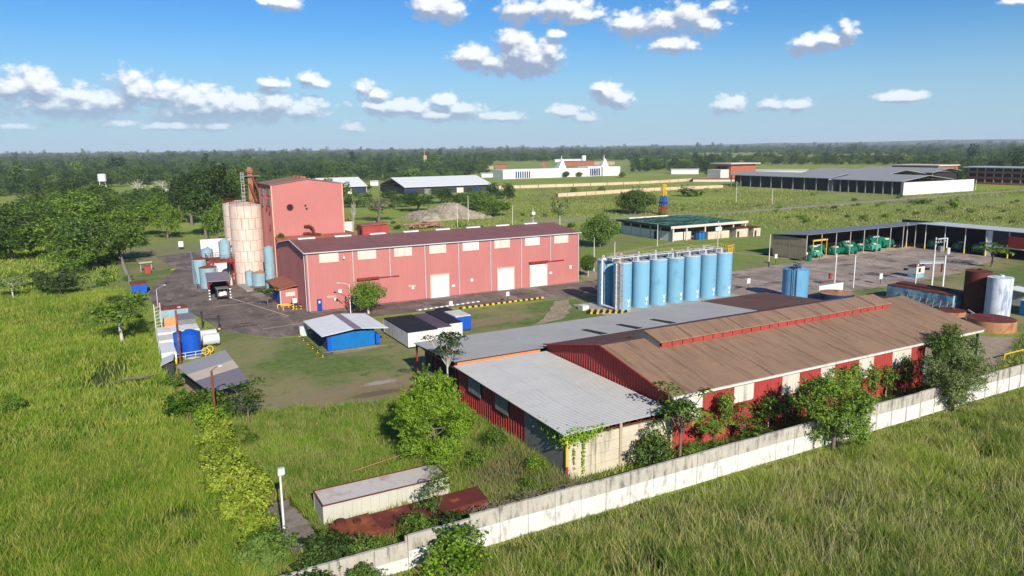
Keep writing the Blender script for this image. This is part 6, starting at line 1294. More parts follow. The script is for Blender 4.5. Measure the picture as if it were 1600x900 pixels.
whorl('whorl_dark', 31, 8, 4.6, 26, 0.36, lf_dark, zlo=0.66, r=0.13, per=40, tm=bark_pale)
whorl('whorl_mid', 32, 5, 3.2, 20, 0.3, lf_mid, zlo=0.52, per=40)
whorl('whorl_bright', 33, 4.5, 3.0, 18, 0.28, lf_bright, zlo=0.35, per=34)
whorl('palm', 34, 4, 4.4, 9, 0.5, lf_bright, zlo=0.6, r=0.12)
def bare(key, seed, H, Wd, depth=5, mat=bark_pale):
    rng = random.Random(seed); m = MB()
    def grow(p, d, l, r, k):
        e = p + d * l; m.tube(p, e, r, r * 0.7, 5 if k > 2 else 4)
        if k == 0: return
        for i in range(3 if k > 2 else 2 + (rng.random() < 0.5)):
            v = (d + Vector((rng.uniform(-1, 1), rng.uniform(-1, 1), rng.uniform(-0.35, 0.6))) * 0.85).normalized(); grow(e, v, l * rng.uniform(0.62, 0.85), r * 0.62, k - 1)
    grow(Vector((0, 0, 0)), Vector((0.05, 0, 1)), H * 0.26, H * 0.035, depth); KINDS[key] = (None, m.mesh('branches_' + key, mat), H, Wd)
bare('bare', 41, 11, 13); bare('bare_b', 44, 9, 10, 5, bark)
SEEDR = random.Random(77)
def tree(key, x, y, h, w, label, cat='tree', name=None, group=None, z=0.0):
    cm, tm, H, Wd = KINDS[key]; sx = w / Wd; sz = h / H
    nm = name or ('bush' if 'bush' in key or 'shrub' in key else 'tree')
    t = thing(nm, label, cat, (x, y, z), group, SEEDR.uniform(0, 6.28)); t.scale = (sx, sx, sz)
    for part, me in (('crown', cm), ('trunk' if cm else 'branches', tm)):
        if me:
            o = bpy.data.objects.new(part, me); C.objects.link(o); o.parent = t
    return t
def tree_px(key, u, vb, vt, wpx, label, cat='tree', name=None, group=None):
    x, y = G(u, vb); d = math.hypot(x, y); return tree(key, x, y, ZH(x, y, vt), wpx * math.hypot(d, CH) / F, label, cat, name, group)
# foreground
tree('near_bright', 25.2, 62.4, 10.2, 8.0, 'large bright green leafy tree behind the cream container')
tree('whorl_dark', 33.4, 77.6, 9.0, 4.6, 'tall thin tree with dark whorled leaves rising over the grey roof corner')
tree('bush_bright', 19.2, 44.0, 3.6, 6.2, 'large bright green bush before the boundary wall at the bottom of the picture', 'bush')
tree('whorl_bright', 20.4, 51.2, 4.6, 2.6, 'pale stemmed sapling with one leafy tuft beside the rusty steel box', name='sapling', cat='sapling')
tree('whorl_bright', 22.8, 55.0, 3.9, 2.2, 'small sapling with a leaf tuft leaning over the right end of the cream container', name='sapling', cat='sapling')
for i, (x, y, h, w, lab) in enumerate(((11.6, 49.5, 2.6, 4.4, 'dark feathery bush at the foot of the floodlight pole'), (14.0, 48.6, 2.2, 3.6, 'dark feathery bush left of the wall end'), (9.8, 47.2, 2.2, 3.6, 'dark bush at the bottom edge left of the wall'), (18.2, 49.3, 2.5, 4.0, 'olive weedy bush between the rusty steel box and the wall'), (20.8, 48.8, 2.4, 3.4, 'dark weedy bush on the wall top by the bright bush'), (9.0, 45.2, 2.8, 4.6, 'dark bush in front of the wall end at the bottom edge'), (12.6, 45.0, 2.2, 3.4, 'low dark bush before the wall, next to the one at the wall end'))):
    tree('bush_dark' if i != 3 else 'bush', x, y, h, w, lab, 'bush')
tree('near_wall', 60.8, 45.3, 8.6, 8.4, 'big leafy tree standing before the boundary wall in front of the brown roof')
tree('near_wall_b', 82.0, 46.0, 8.6, 7.6, 'dense tree before the wall at the right end of the brown roof')
tree('near_wall', 88.6, 50.5, 8.6, 7.2, 'dark tree between the wall and the open end of the brown shed')
tree('field_tree', 92.5, 53.5, 5.6, 4.6, 'pale topped bush tree behind the wall near the yellow barrier')
sap = [('whorl_mid', 45.9, 50.9, 8.0, 5.4, 'spreading whorled tree at the corner between pale roof and brown roof'), ('bush_dark', 42.4, 50.8, 3.5, 4.6, 'dark round bush against the cream block wall'), ('whorl_bright', 43.6, 51.2, 4.6, 3.0, 'light green climber sapling against the cream block wall right side'),
       ('column', 52.3, 51.6, 7.1, 1.9, 'narrow leaf-covered stem reaching the brown eave'), ('whorl_bright', 54.6, 51.0, 4.3, 3.8, 'yellowish whorled sapling right of the narrow leafy stem'), ('whorl_mid', 50.2, 51.0, 4.0, 3.2, 'whorled sapling left of the narrow leafy stem'),
       ('sapling', 58.4, 51.4, 4.6, 2.8, 'dark sapling against the third red panel'), ('sapling', 61.0, 51.5, 4.2, 2.6, 'sapling beside the big leafy wall tree on its left'), ('sapling', 65.0, 51.2, 5.0, 3.4, 'green sapling behind the big leafy wall tree'),
       ('whorl_bright', 68.4, 51.4, 4.6, 3.2, 'light whorled sapling right behind the big leafy wall tree'), ('sapling', 71.6, 51.4, 6.2, 2.4, 'tall dark sapling reaching the eave near a white panel'), ('column', 75.0, 51.4, 6.4, 1.6, 'thin tall sapling with reddish leaves against the red wall'),
       ('sapling', 77.4, 51.2, 5.0, 2.4, 'thin sapling before the last but one red panel'), ('sapling', 81.5, 51.6, 5.4, 2.6, 'sapling at the last red panel by the open end'), ('bush_dark', 47.8, 50.9, 1.8, 2.6, 'low bush at the foot of the first red panel')]
for k_, x, y, h, w, lab in sap: tree(k_, x, y, h, w, lab, 'sapling' if 'bush' not in k_ else 'bush', None if 'bush' in k_ else 'sapling')
rr = random.Random(5)
hg = []
for i in range(34):
    x = 47 + 40 * i / 34 + rr.uniform(-0.5, 0.5); hg.append((x, rr.uniform(49.5, 51.2)))
    tree('bush_dark' if i % 3 else 'bush', x, hg[-1][1], rr.uniform(0.9, 1.7), rr.uniform(1.6, 2.6), 'low weedy bush in the strip between wall and red panels', 'bush', None, 'weeds along the red wall')
# creepers on the cream block wall
rng = np.random.default_rng(50); cn = []
for (x, y, z, sx, sy, sz, n) in ((34.6, 52.6, 4.3, 0.7, 0.35, 0.35, 260), (36.0, 52.6, 4.2, 0.9, 0.3, 0.25, 240), (37.4, 52.7, 4.6, 0.5, 0.2, 0.2, 120), (35.9, 52.6, 2.6, 0.06, 0.06, 1.1, 90), (34.9, 52.65, 2.4, 0.06, 0.06, 1.2, 60), (34.0, 54.6, 3.9, 0.1, 0.9, 0.5, 200), (34.0, 56.5, 4.2, 0.1, 0.8, 0.3, 120)):
    cn.append(np.array([x, y, z]) + rng.normal(size=(n, 3)) * np.array([sx, sy, sz]))
cn = np.concatenate(cn); cn[:, 1] = np.where((cn[:, 0] > 34.2) & (cn[:, 1] > 52.75), 52.7, cn[:, 1])
o = bpy.data.objects.new('creeper', leaf_obj_mesh('creeper', cn - np.array([35, 52.5, 3]), rng.normal(size=cn.shape) * 0.5 + np.array([0, -0.8, 0.4]), rng.uniform(0.15, 0.32, len(cn)), lf_bright, rng)); C.objects.link(o); o.location = (35, 52.5, 3)
meta(o, 'bright creeper hanging over the near corner of the pale roof', 'creeper', kind='stuff')
for i, (x, y, h, w, lab) in enumerate(((27.8, 58.5, 2.4, 2.8, 'green bush in the dry weeds left of the red side wall'), (31.5, 62.0, 2.6, 3.0, 'green bush touching the red side wall'), (32.2, 55.0, 2.2, 2.4, 'bright bush below the grey concrete wall corner'), (29.6, 52.0, 1.8, 2.6, 'low bush in the weeds near the wall top vines'), (31.0, 68.5, 3.0, 3.4, 'green bush between the bright tree and the red wall'))):
    tree('bush_bright' if i in (2, 4) else 'bush', x, y, h, w, lab, 'bush')
# shrub line along the left fence
for i, (k_, u, v, wpx, h, lab) in enumerate((('bush_bright', 292, 655, 74, 3.4, 'bright leafy bush by the near left corner of the striped carport'), ('bush', 326, 652, 70, 3.2, 'mid green bush between the carport and the rusty pole'), ('bush_dark', 352, 648, 44, 2.6, 'dark bush tucked under the carport edge'),
        ('bush_yellow', 338, 705, 46, 2.6, 'yellow shrub at the foot of the rusty pole'), ('bush_yellow', 352, 722, 40, 2.0, 'small yellow shrub right below the rusty pole'), ('bush_yellow', 368, 775, 66, 2.6, 'largest yellow shrub along the fence'), ('bush_yellow', 384, 815, 60, 2.2, 'yellow shrub left of the concrete pad'),
        ('bush_yellow', 402, 852, 62, 2.0, 'lowest yellow shrub near the bottom edge'), ('bush_yellow', 345, 742, 50, 2.0, 'yellow shrub between the small one and the largest one'), ('bush_yellow', 392, 792, 56, 2.2, 'yellow shrub right behind the concrete pad edge'), ('bush_yellow', 362, 742, 44, 1.8, 'low yellow shrub above the largest one'), ('bush_bright', 412, 875, 54, 1.8, 'light green shrub at the bottom end of the yellow shrub row'), ('bush_bright', 330, 678, 46, 2.4, 'light green shrub at the top end of the yellow shrub row'), ('bush', 375, 690, 34, 1.8, 'small green bush right of the rusty pole'), ('bush', 392, 700, 30, 1.6, 'small round green bush beside the thin sapling'), ('bush_dark', 420, 890, 70, 2.0, 'dark green bush at the bottom below the yellow shrubs'), ('bush', 268, 610, 36, 2.0, 'green bush at the fence beside the grey sloping roof'))):
    x, y = G(u, v); tk_ = 1.4 if 'yellow' in lab and k_ != 'bush' else 1.0; tree(k_, x, y, h * tk_, wpx * math.hypot(math.hypot(x, y), CH) / F * (1.2 if tk_ > 1 else 1), lab, 'bush')
tree_px('whorl_mid', 390, 675, 590, 50, 'small round topped sapling with pale stem right of the carport', 'sapling', 'sapling')
tree_px('field_tree', 193, 541, 458, 92, 'half bare tree with a pale forked trunk at the left field edge')
tree_px('round', 576, 490, 438, 57, 'round clipped tree in front of the red warehouse')
tree_px('round_dark', 937, 386, 332, 62, 'large round dark tree at the right end of the red warehouse')
tree_px('round', 919, 432, 397, 26, 'small tree with a thin pale trunk left of the blue tanks')
tree_px('palm', 419, 480, 445, 34, 'small palm like tree beside the red lean-to office', 'tree', 'small_palm')
tree_px('palm', 1549, 417, 378, 48, 'leaning leafy tree before the white pier of the open shed')
tree_px('bush', 22, 652, 618, 36, 'small lone bush in the left field', 'bush')
tree_px('olive', 95, 466, 410, 70, 'yellow green tree standing alone in the left field')
tree_px('sparse', 22, 470, 424, 44, 'thin half bare bush at the left picture edge')
tree_px('bush', 516, 371, 354, 18, 'weeds growing on the roof corner beside the red tower', 'weeds', 'roof_weeds')
bpy.data.objects['roof_weeds'].location = (32.2, 164.6, 11.0); bpy.data.objects['roof_weeds'].scale = (0.55, 0.55, 0.5)
tree_px('broad_b', 262, 373, 316, 52, 'lone olive green tree on the far lawn left of the silos')
# woodland left of the yard and around the site: individuals
GL = 'woodland trees left of the yard'
wl = [('broad_a', 150, 418, 338, 118), ('broad_c', 92, 402, 330, 116), ('broad_b', 188, 408, 346, 84), ('broad_a', 52, 385, 318, 96), ('broad_c', 120, 372, 296, 104), ('broad_a', 168, 362, 300, 90), ('broad_c', 210, 372, 316, 84), ('broad_b', 20, 408, 350, 90),
      ('broad_a', 78, 350, 292, 80), ('olive', 28, 370, 322, 76), ('broad_c', 140, 340, 286, 70), ('broad_a', 195, 338, 300, 66), ('broad_c', 240, 345, 300, 62), ('olive', 0, 395, 350, 70), ('broad_b', -20, 370, 310, 80), ('broad_a', 228, 330, 296, 52),
      ('broad_a', 110, 405, 345, 90), ('broad_c', 66, 372, 312, 80), ('broad_b', 120, 425, 378, 80), ('olive', 250, 330, 305, 44)]
wlab = {0: 'largest dark tree at the front of the left woodland, above the lone field tree', 1: 'wide dark tree in the front of the left woodland, left of the largest one', 2: 'dark tree at the right front corner of the woodland beside the perimeter wall', 3: 'dark spreading tree at the left of the woodland under the water tower gap',
        4: 'tall dark tree in the middle of the left woodland', 6: 'dark tree at the right edge of the woodland nearest the lone olive tree', 7: 'mid green tree at the far left front of the woodland', 9: 'olive tree on the left side of the woodland', 10: 'dark tree at the back of the woodland just below the water tower', 13: 'olive tree cut by the left picture edge', 17: 'dark tree between the middle and the left of the woodland front', 18: 'lower mid green tree in front of the largest woodland tree', 19: 'small olive tree at the back right of the woodland near the dead trees'}
for i, (k_, u, vb, vt, w) in enumerate(wl): tree_px(k_, u, vb, vt, w, wlab.get(i, 'broad dark tree in the thick of the woodland left of the yard'), 'tree', 'broad_tree', GL)
GT = 'tall trees behind the silos'
for i, (k_, u, vb, vt, w) in enumerate((('tall', 322, 372, 268, 62), ('tall', 345, 366, 254, 66), ('tall', 300, 352, 270, 52), ('broad_a', 362, 362, 262, 60), ('tall', 282, 345, 285, 46), ('tall', 390, 350, 268, 50), ('broad_c', 340, 385, 310, 50), ('tall', 310, 330, 262, 50), ('broad_c', 375, 340, 272, 60))):
    tree_px(k_, u, vb, vt, w, 'tall dark tree in the clump behind the silos', 'tree', 'tall_tree', GT)
tree_px('bare', 222, 312, 276, 46, 'dead white branched tree, left one of two beyond the woodland', 'dead tree', 'dead_tree'); tree_px('bare', 250, 312, 276, 50, 'dead white branched tree, right one of two beyond the woodland', 'dead tree', 'dead_tree')
tree_px('bare_b', 592, 348, 302, 80, 'wide bare branched tree between the red tower and the earth mound', 'tree', 'bare_tree')
tree_px('sparse', 592, 346, 304, 76, 'thin leafy tree sharing the spot with the wide bare tree')
tree_px('bare', 553, 372, 302, 20, 'pale bare trunk right beside the red tower', 'dead tree', 'dead_tree')
tree_px('sparse', 875, 358, 305, 36, 'sparse tall grey tree behind the warehouse right end'); tree_px('round_dark', 992, 334, 294, 66, 'dark spreading tree left of the lattice mast'); tree_px('sparse', 985, 334, 298, 40, 'grey twiggy tree in front of the dark spreading tree')
tree_px('shrub_far', 1078, 307, 292, 46, 'low dark bush clump in the meadow right of the lattice mast', 'bush'); tree_px('broad_a', 690, 318, 292, 50, 'dark tree beyond the earth mound, left one'); tree_px('round_dark', 748, 330, 296, 58, 'dark round tree beyond the earth mound, right one'); tree_px('broad_b', 715, 322, 300, 50, 'mid green tree between the two dark ones beyond the mound')
tree_px('broad_c', 654, 330, 300, 60, 'dark tree behind the earth mound on its left'); tree_px('broad_b', 770, 338, 312, 60, 'leafy green tree right of the earth mound'); tree_px('round_dark', 703, 283, 268, 14, 'small round tree near the low white garden wall'); tree_px('round_dark', 672, 283, 264, 30, 'dark tree left of the low white garden wall')
tree_px('broad_b', 723, 266, 245, 14, 'bright green tree sticking out of the far tree line')
for u, v, vt, w, lab in ((1150, 293, 284, 12, 'small bush at the left end of the open barns'), (885, 277, 267, 12, 'dark tree before the white hall, first from left'), (905, 276, 268, 12, 'dark tree before the white hall, second from left'), (868, 277, 268, 12, 'small tree near the first spire'), (926, 275, 264, 14, 'tree before the second spire'), (972, 278, 268, 12, 'small tree right of the white hall'), (897, 305, 292, 12, 'small tree in the strip field before the white hall'), (940, 303, 290, 14, 'small tree in the strip field right side'), (795, 279, 271, 10, 'small tree at the left end of the white hall'), (1490, 325, 310, 18, 'bush in the bright meadow at right'), (1440, 318, 311, 40, 'dark bush patch in the bright meadow')):
    tree_px('shrub_far' if w > 14 else 'round_dark', u, v, vt, w, lab, 'bush' if w > 14 else 'tree')
# bushes scattered over the meadows
rr = random.Random(31); GB = 'bushes scattered over the meadows'
cnt = 0
while cnt < 110:
    u, v = rr.choice(((rr.uniform(0, 260), rr.uniform(400, 480)), (rr.uniform(560, 960), rr.uniform(318, 372)), (rr.uniform(940, 1600), rr.uniform(300, 345)), (rr.uniform(1200, 1600), rr.uniform(308, 350))))
    x, y = G(u, v)
    if (31 < x < 100 and y < 245) or (155 < x < 192 and 176 < y < 212) or (155 < x < 220 and 75 < y < 146) or (405 < x < 600) or (5 < x < 32 and y < 242) or (112 < x < 150 and 286 < y < 316): continue
    s = rr.uniform(0.5, 1.3); tree('shrub_far' if rr.random() < 0.8 else 'olive', x, y, 1.6 * s, 3.4 * s, 'low green bush growing wild in the meadow', 'bush', 'bush', GB); cnt += 1

# ---------------------------------------------------------------- forest: one mass to the horizon
def forest(name, X, Y, Sc, cro, seed, label_kind='stuff'):
    n = len(X); rng = np.random.default_rng(seed); me = bpy.data.meshes.new(name); me.vertices.add(n)
    me.vertices.foreach_set('co', np.stack([X, Y, np.full(n, -0.15)], 1).astype(np.float32).ravel())
    a = me.attributes.new('size', 'FLOAT_VECTOR', 'POINT'); wz = Sc[:, None] * np.stack([np.ones(n), np.ones(n), rng.uniform(0.75, 1.2, n)], 1); a.data.foreach_set('vector', wz.astype(np.float32).ravel())
    a = me.attributes.new('turn', 'FLOAT', 'POINT'); a.data.foreach_set('value', rng.uniform(0, 6.28, n).astype(np.float32))
    a = me.attributes.new('pick', 'INT', 'POINT'); a.data.foreach_set('value', rng.integers(0, len(cro), n).astype(np.int32)); me.update()
    o = bpy.data.objects.new(name, me); C.objects.link(o); o['kind'] = 'stuff'
    ng = bpy.data.node_groups.new(name + '_nodes', 'GeometryNodeTree'); ng.interface.new_socket('Geometry', in_out='INPUT', socket_type='NodeSocketGeometry'); ng.interface.new_socket('Geometry', in_out='OUTPUT', socket_type='NodeSocketGeometry')
    N, L = ng.nodes, ng.links; gi = N.new('NodeGroupInput'); go = N.new('NodeGroupOutput'); iop = N.new('GeometryNodeInstanceOnPoints'); gg = N.new('GeometryNodeGeometryToInstance')
    for c in reversed(cro):
        oi = N.new('GeometryNodeObjectInfo'); oi.inputs['Object'].default_value = c; oi.transform_space = 'ORIGINAL'; L.new(oi.outputs['Geometry'], gg.inputs[0])
    def attr(nm, ty):
        q = N.new('GeometryNodeInputNamedAttribute'); q.data_type = ty; q.inputs['Name'].default_value = nm; return q.outputs['Attribute']
    cx = N.new('ShaderNodeCombineXYZ'); L.new(attr('turn', 'FLOAT'), cx.inputs[2]); er = N.new('FunctionNodeEulerToRotation'); L.new(cx.outputs[0], er.inputs[0])
    iop.inputs['Pick Instance'].default_value = True; L.new(gi.outputs[0], iop.inputs['Points']); L.new(gg.outputs[0], iop.inputs['Instance']); L.new(attr('pick', 'INT'), iop.inputs['Instance Index']); L.new(er.outputs[0], iop.inputs['Rotation']); L.new(attr('size', 'FLOAT_VECTOR'), iop.inputs['Scale'])
    L.new(iop.outputs[0], go.inputs[0]); md = o.modifiers.new('trees', 'NODES'); md.node_group = ng; return o
# four real trees at the near edge of the forest whose crowns the mass repeats
kind('far_a', 61, 10, 12, 0.2, 15, 2.2, 800, 0.95, lf_far, 0.35); kind('far_b', 62, 9, 13, 0.2, 16, 2.1, 800, 0.95, lf_far2, 0.35); kind('far_c', 63, 13, 10, 0.4, 15, 2.0, 800, 0.95, lf_far, 0.35); kind('far_d', 64, 8, 12, 0.2, 14, 2.0, 760, 0.9, lf_far, 0.3)
cro = []
for k_, u, v in (('far_a', 420, 292), ('far_b', 450, 286), ('far_c', 475, 290), ('far_d', 500, 286)):
    x, y = G(u, v); t = tree(k_, x, y, KINDS[k_][2], KINDS[k_][3], {'far_a': 'dark rounded tree at the forest edge just left of the red tower top', 'far_b': 'mid green spreading tree at the forest edge behind the red tower', 'far_c': 'taller dark tree at the forest edge behind the red tower', 'far_d': 'olive tree at the forest edge right above the red tower'}[k_])
    cro.append(t.children[0])
def polar(n, r0, r1, p, seed, spread=radians(44)):
    rng = np.random.default_rng(seed); f = rng.random(n); r = (r0 ** p + f * (r1 ** p - r0 ** p)) ** (1 / p); mid = math.atan2(-RM[1][2], -RM[0][2]); a = mid + rng.uniform(-spread, spread, n); return r * np.cos(a), r * np.sin(a), r, a - mid, rng
def vnoise(X, Y, s, seed):
    rng = np.random.default_rng(seed); v = np.zeros(len(X))
    for k in range(6): a, ph = rng.uniform(0, 6.28, 2); f = s * (1.0 + 0.7 * k); v += np.sin((X * np.cos(a) + Y * np.sin(a)) * f + ph) / (1 + 0.4 * k)
    return v / 2.2
X, Y, r, a, rng = polar(46000, 300, 9000, 0.72, 1)
lim = np.interp(-a, [-0.8, -0.56, -0.42, -0.30, -0.2, -0.1, 0.0, 0.06, 0.12, 0.22, 0.36, 0.8][::1], [640, 640, 640, 640, 900, 1000, 940, 620, 520, 420, 330, 330]) if False else None
# a is positive to the left of the view axis: forest starts nearer on the left
near = np.interp(a, [-0.8, -0.5, -0.33, -0.2, -0.1, 0.0, 0.08, 0.13, 0.19, 0.26, 0.5, 0.8], [740, 700, 760, 900, 1150, 1050, 660, 600, 450, 380, 400, 400])
keep = r > near * (1 + 0.12 * vnoise(X, Y, 0.02, 3))
keep &= ~((vnoise(X, Y, 0.007, 5) > 0.66) & (r < 2500)); keep &= ~((vnoise(X, Y, 0.0022, 8) > 0.85) & (r > 1300))
keep &= ~((a > 0.36) & (r > 380) & (r < 640) & (vnoise(X, Y, 0.013, 6) > 0.05))
ux = np.array([P(x, y)[0] for x, y in zip(X, Y)]); uy = np.array([P(x, y)[1] for x, y in zip(X, Y)])
keep &= ~((ux > 770) & (ux < 985) & (uy > 253) & (uy < 300)); keep &= ~((ux > 1130) & (ux < 1400) & (uy > 258)); keep &= ~((ux > 590) & (ux < 735) & (uy > 283)); keep &= ~((ux > 525) & (ux < 590) & (uy > 284)); keep &= ~((ux > 150) & (ux < 270) & (uy > 296) & (uy < 318))
keep &= ~((ux > 1140) & (ux < 1420) & (uy > 243) & (uy < 249))
X, Y, r = X[keep], Y[keep], r[keep]
Sc = (0.42 + 0.55 * rng.random(len(X)) ** 1.5) * (1 + r / 3600) * np.where(rng.random(len(X)) < 0.05, 1.7, 1.0)
forest('forest', X, Y, Sc, cro, 2)
# scrub and small trees in the middle distance, too many to tell apart
X, Y, r, a, rng = polar(1500, 230, 640, 1.4, 21); ux = np.array([P(x, y)[0] for x, y in zip(X, Y)]); uy = np.array([P(x, y)[1] for x, y in zip(X, Y)])
keep = (((ux < 330) & (uy < 345) & (vnoise(X, Y, 0.02, 4) > 0.1)) | ((ux > 540) & (ux < 800) & (uy < 325) & (uy > 296) & (vnoise(X, Y, 0.03, 9) > 0.0))) & ~((ux > 150) & (ux < 270) & (uy > 296) & (uy < 318)) & ~((ux > 575) & (ux < 730) & (uy < 308)) & ~((ux > 655) & (ux < 760) & (uy > 312)) & ~((ux < 60) & (uy > 288) & (uy < 312))
X, Y, r = X[keep], Y[keep], r[keep]; forest('scrub', X, Y, 0.35 + 0.4 * rng.random(len(X)), cro, 12)
# low wooded hills on the right horizon
hm = MB()
def ridge(pts, depth):
    for (x0, y0, h0), (x1, y1, h1) in zip(pts[:-1], pts[1:]):
        d0 = math.hypot(x0, y0); d1 = math.hypot(x1, y1); k0, k1 = (d0 + depth) / d0, (d1 + depth) / d1
        hm.face([(x0, y0, -2), (x1, y1, -2), (x1 * (1 + depth * .4 / d1), y1 * (1 + depth * .4 / d1), h1), (x0 * (1 + depth * .4 / d0), y0 * (1 + depth * .4 / d0), h0)], smooth=True); hm.face([(x0 * (1 + depth * .4 / d0), y0 * (1 + depth * .4 / d0), h0), (x1 * (1 + depth * .4 / d1), y1 * (1 + depth * .4 / d1), h1), (x1 * k1, y1 * k1, -2), (x0 * k0, y0 * k0, -2)], smooth=True)
rr = random.Random(2); pts = []
mida = math.atan2(-RM[1][2], -RM[0][2])
for i in range(61):
    aa = mida + 0.75 - 1.5 * i / 60; t = i / 60; R_ = 9500; h = 26 + 14 * sin(i * 0.9) * 0.3 + rr.uniform(-4, 4) + max(0, t - 0.5) * 115; pts.append((R_ * cos(aa), R_ * sin(aa), h))
ridge(pts, 3500)
hills_m = groundmat('wooded_hills', [(0.004, 0.4, 0.65, (0.045, 0.08, 0.03)), (0.02, 0.5, 0.7, (0.02, 0.04, 0.015))], (0.03, 0.055, 0.02), 0.01, 0)
hm.build('hills', hills_m, kind='structure')

# ---------------------------------------------------------------- tall grass
def grass(name, pts, h, w, mat, seed, lean=0.35, z=0.0):
    rng = np.random.default_rng(seed); n = len(pts); a = rng.uniform(0, 2 * pi, n); hh = h * rng.uniform(0.55, 1.25, n); ww = w * rng.uniform(0.6, 1.4, n)
    clump = 0.75 + 0.5 * (0.5 + 0.5 * vnoise(pts[:, 0], pts[:, 1], 1.1, seed)); hh = hh * clump; hh = hh * np.where((pts[:, 1] < 46.5) & (pts[:, 0] > 4), np.clip((46.6 - pts[:, 1]) / 4.5, 0.22, 1.0), 1.0)
    b = np.stack([pts[:, 0], pts[:, 1], np.full(n, z)], 1); t = np.stack([np.cos(a), np.sin(a), np.zeros(n)], 1)
    la = rng.normal(size=(n, 2)) * lean + np.array([0.05, 0.08]); tip = b + np.stack([la[:, 0] * hh, la[:, 1] * hh, hh], 1); mid = b + (tip - b) * 0.5 - np.stack([la[:, 0] * hh, la[:, 1] * hh, 0 * hh], 1) * 0.18
    V = np.stack([b, mid + t * ww[:, None] * 0.5, tip, mid - t * ww[:, None] * 0.5], 1).reshape(-1, 3)
    me = bpy.data.meshes.new(name); me.vertices.add(4 * n); me.loops.add(4 * n); me.polygons.add(n); me.vertices.foreach_set('co', V.astype(np.float32).ravel()); me.loops.foreach_set('vertex_index', np.arange(4 * n, dtype=np.int32))
    me.polygons.foreach_set('loop_start', np.arange(0, 4 * n, 4, dtype=np.int32)); me.polygons.foreach_set('loop_total', np.full(n, 4, np.int32)); me.materials.append(mat); me.update(); me.validate()
    o = bpy.data.objects.new(name, me); C.objects.link(o); o['kind'] = 'stuff'; return o
def scatter(poly, dens, seed, holes=(), thin=None):
    rng = np.random.default_rng(seed); P_ = np.array(poly); x0, y0 = P_.min(0); x1, y1 = P_.max(0); n = int((x1 - x0) * (y1 - y0) * dens); X = rng.uniform(x0, x1, n); Y = rng.uniform(y0, y1, n); k = inpoly(X, Y, poly)
    for hpoly in holes: k &= ~inpoly(X, Y, hpoly)
    if thin: k &= (vnoise(X, Y, thin[0], seed + 5) + rng.normal(size=n) * 0.35) > thin[1]
    return np.stack([X[k], Y[k]], 1)
R4 = lambda a, b, c, d: [(a, c), (b, c), (b, d), (a, d)]
grass('tall_grass', scatter([(-20, 50), (6.2, 42), (6.0, 60), (5.4, 84), (-24, 84)], 230, 101, thin=(0.35, -0.55)), 1.2, 0.05, g_left, 1)
grass('tall_grass', scatter([(-34, 84), (5.4, 84), (4.6, 104), (3.6, 140), (2.2, 178), (-60, 215), (-60, 120)], 55, 102, thin=(0.2, -0.5)), 1.1, 0.085, g_left, 2)
grass('tall_grass', scatter([(-120, 200), (0.5, 180), (-2, 330), (-160, 420)], 5, 106, thin=(0.06, -0.4)), 1.0, 0.2, g_left, 6)
grass('tall_grass', scatter([(4, 46.2), (10, 38), (44, 16), (74, 16), (125, 44), (125, 46.2)], 230, 103, thin=(0.5, -0.22)), 1.5, 0.048, g_right, 3)
holes = [R4(12.3, 23.6, 54.5, 58), R4(12.4, 25.8, 50.4, 54), [(8.6, 62.3), (11.2, 61.8), (12.0, 56.0), (11.6, 52.4), (8.2, 53.0)]]
grass('tall_grass', scatter([(6.2, 47), (34, 47.2), (34, 72), (33, 79), (22, 82), (13, 84.5), (8.5, 86), (5.5, 88), (6.2, 60)], 170, 104, holes, (0.3, -0.65)), 1.05, 0.05, g_weed, 4)
grass('dry_weeds', scatter([(25.5, 47.4), (34, 47.4), (34, 66), (29, 62), (26, 57)], 45, 105), 1.3, 0.06, g_dry, 5)
grass('tall_grass', scatter([(34.5, 47), (47, 47), (88, 47.3), (88, 52.8), (47, 52.6), (34.5, 52.4)], 30, 107), 0.7, 0.09, g_weed, 7)
grass('tall_grass', scatter([(88, 47), (150, 47), (150, 60), (124, 60), (99, 51.5), (88, 52)], 14, 108), 0.8, 0.12, g_weed, 8)
lawn_g = grassmat('lawn_blades', (0.10, 0.15, 0.03), (0.19, 0.23, 0.055), (0.24, 0.22, 0.09))
grass('lawn_grass', scatter([(12.5, 84), (24, 82), (33, 84), (34, 91), (80, 92), (90, 119), (57, 124), (32, 126), (26.5, 118), (21, 120.5), (13.5, 133), (13.3, 112)], 9, 109, [R4(26.5, 35, 107, 119), R4(37.8, 51.6, 103, 117.5), R4(34, 101, 76, 92), [(13, 92), (34, 92), (34, 82), (13, 82)]], (0.25, -0.3)), 0.14, 0.06, lawn_g, 9)
shaded_soil_m = groundmat('shaded_field_soil', [(0.5, 0.5, 0.7, (0.09, 0.11, 0.026))], (0.055, 0.075, 0.018), 1.5, 0.1)  # soil under the grass, darkened to paint in the shade between blades
sheet('shaded_soil', [(5, 46.1), (10, 34), (44, 8), (80, 8), (140, 40), (140, 46.1)], 0.014, shaded_soil_m); sheet('shaded_soil', [(-40, 40), (6.0, 40), (5.6, 84), (4.4, 104), (3.4, 140), (2.0, 178), (-60, 215), (-60, 120)], 0.013, shaded_soil_m, jitter=0.3)
sheet('shaded_soil', [(6.2, 47), (34, 47.2), (34, 72), (33, 79), (22, 82), (13, 84.5), (8.5, 86), (6.0, 87), (6.2, 60)], 0.015, shaded_soil_m, jitter=0.3)
seed_m = grassmat('seed_heads', (0.24, 0.26, 0.07), (0.38, 0.37, 0.14), (0.48, 0.42, 0.22), 0.3)
grass('seed_stalks', scatter([(5, 44.6), (12, 36), (44, 16), (74, 16), (122, 42), (122, 44.6)], 20, 131, thin=(0.12, 0.15)), 1.9, 0.045, seed_m, 14, 0.3)
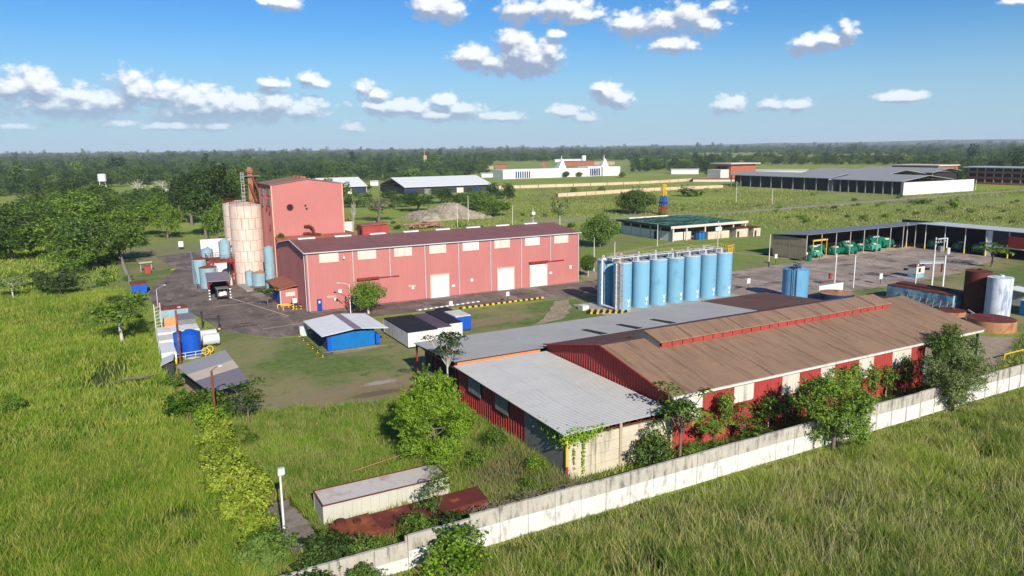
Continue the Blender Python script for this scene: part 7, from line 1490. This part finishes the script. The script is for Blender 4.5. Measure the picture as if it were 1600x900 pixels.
grass('seed_stalks', scatter([(-20, 50), (5.4, 46), (4.6, 104), (-24, 120)], 3, 132, thin=(0.08, 0.4)), 1.35, 0.04, seed_m, 15, 0.35)
tus_m = grassmat('tussock', (0.10, 0.15, 0.015), (0.27, 0.34, 0.05), (0.42, 0.38, 0.15), 0.03)
bld = [R4(154, 194, 176, 213), R4(157, 222, 76, 148), R4(408, 575, 268, 415), R4(110, 152, 284, 318), R4(70, 86, 230, 250), R4(99, 112, 258, 274), R4(170, 244, 466, 522)]
rd_ = [(150, 257), (252.8, 241), (330, 245), (409, 251), (520, 251), (520, 261), (409, 261), (330, 255), (252.8, 251), (150, 267)]
grass('meadow_grass', scatter([(94, 170), (130, 215), (195, 216), (225, 150), (222, 70), (300, 60), (520, 150), (560, 260), (480, 480), (240, 470), (96, 290)], 1.5, 140, bld + [rd_], (0.035, -0.15)), 0.9, 0.22, tus_m, 21, 0.4)
grass('meadow_grass', scatter([(215, 92), (185, 68), (130, 58), (108, 47), (200, 30), (330, 70), (225, 76)], 4, 141, [], (0.06, -0.2)), 0.6, 0.14, tus_m, 22, 0.4)
# dry branches lying in the left field
o = thing('fallen_branch', 'pale fallen branches lying in the left field grass', 'branch', (0.5, 92, 0)); x, y = G(200, 607)
for i in range(6): MB().path([(x + 0.5 * i - 1.5, y + 0.2 * (i % 3), 1.1), (x + 0.5 * i + 0.4, y + 0.3 - 0.1 * i, 1.35), (x + 0.5 * i + 1.6, y + 0.2 * i - 0.4, 1.15)], 0.06).build('branch', bark, o)
o.location = (x, y, 0)
for c_h in o.children: c_h.location = (0, 0, 0); c_h.data.transform(Matrix.Translation((0.5 - x, 92 - y, 0)))
# ---------------------------------------------------------------- air
HZ = True
if HZ:
    hb_ = MB().box(-FAR * 0.55, FAR * 0.9, -1500, FAR * 0.62, -4, 140)
    hmm = bpy.data.materials.new('air'); hmm.use_nodes = True; nt = hmm.node_tree; nt.nodes.clear(); mo_ = nt.nodes.new('ShaderNodeOutputMaterial'); pv = nt.nodes.new('ShaderNodeVolumePrincipled')
    pv.inputs['Color'].default_value = (0.80, 0.90, 1.0, 1); pv.inputs['Density'].default_value = 0.00007; pv.inputs['Anisotropy'].default_value = -0.05; nt.links.new(pv.outputs[0], mo_.inputs['Volume'])
    hmm.cycles.homogeneous_volume = True
    hb_.build('haze', hmm, kind='stuff')
S.cycles.max_bounces = 8; S.cycles.diffuse_bounces = 4; S.cycles.glossy_bounces = 2; S.cycles.transmission_bounces = 4; S.cycles.volume_bounces = 0; S.cycles.transparent_max_bounces = 8
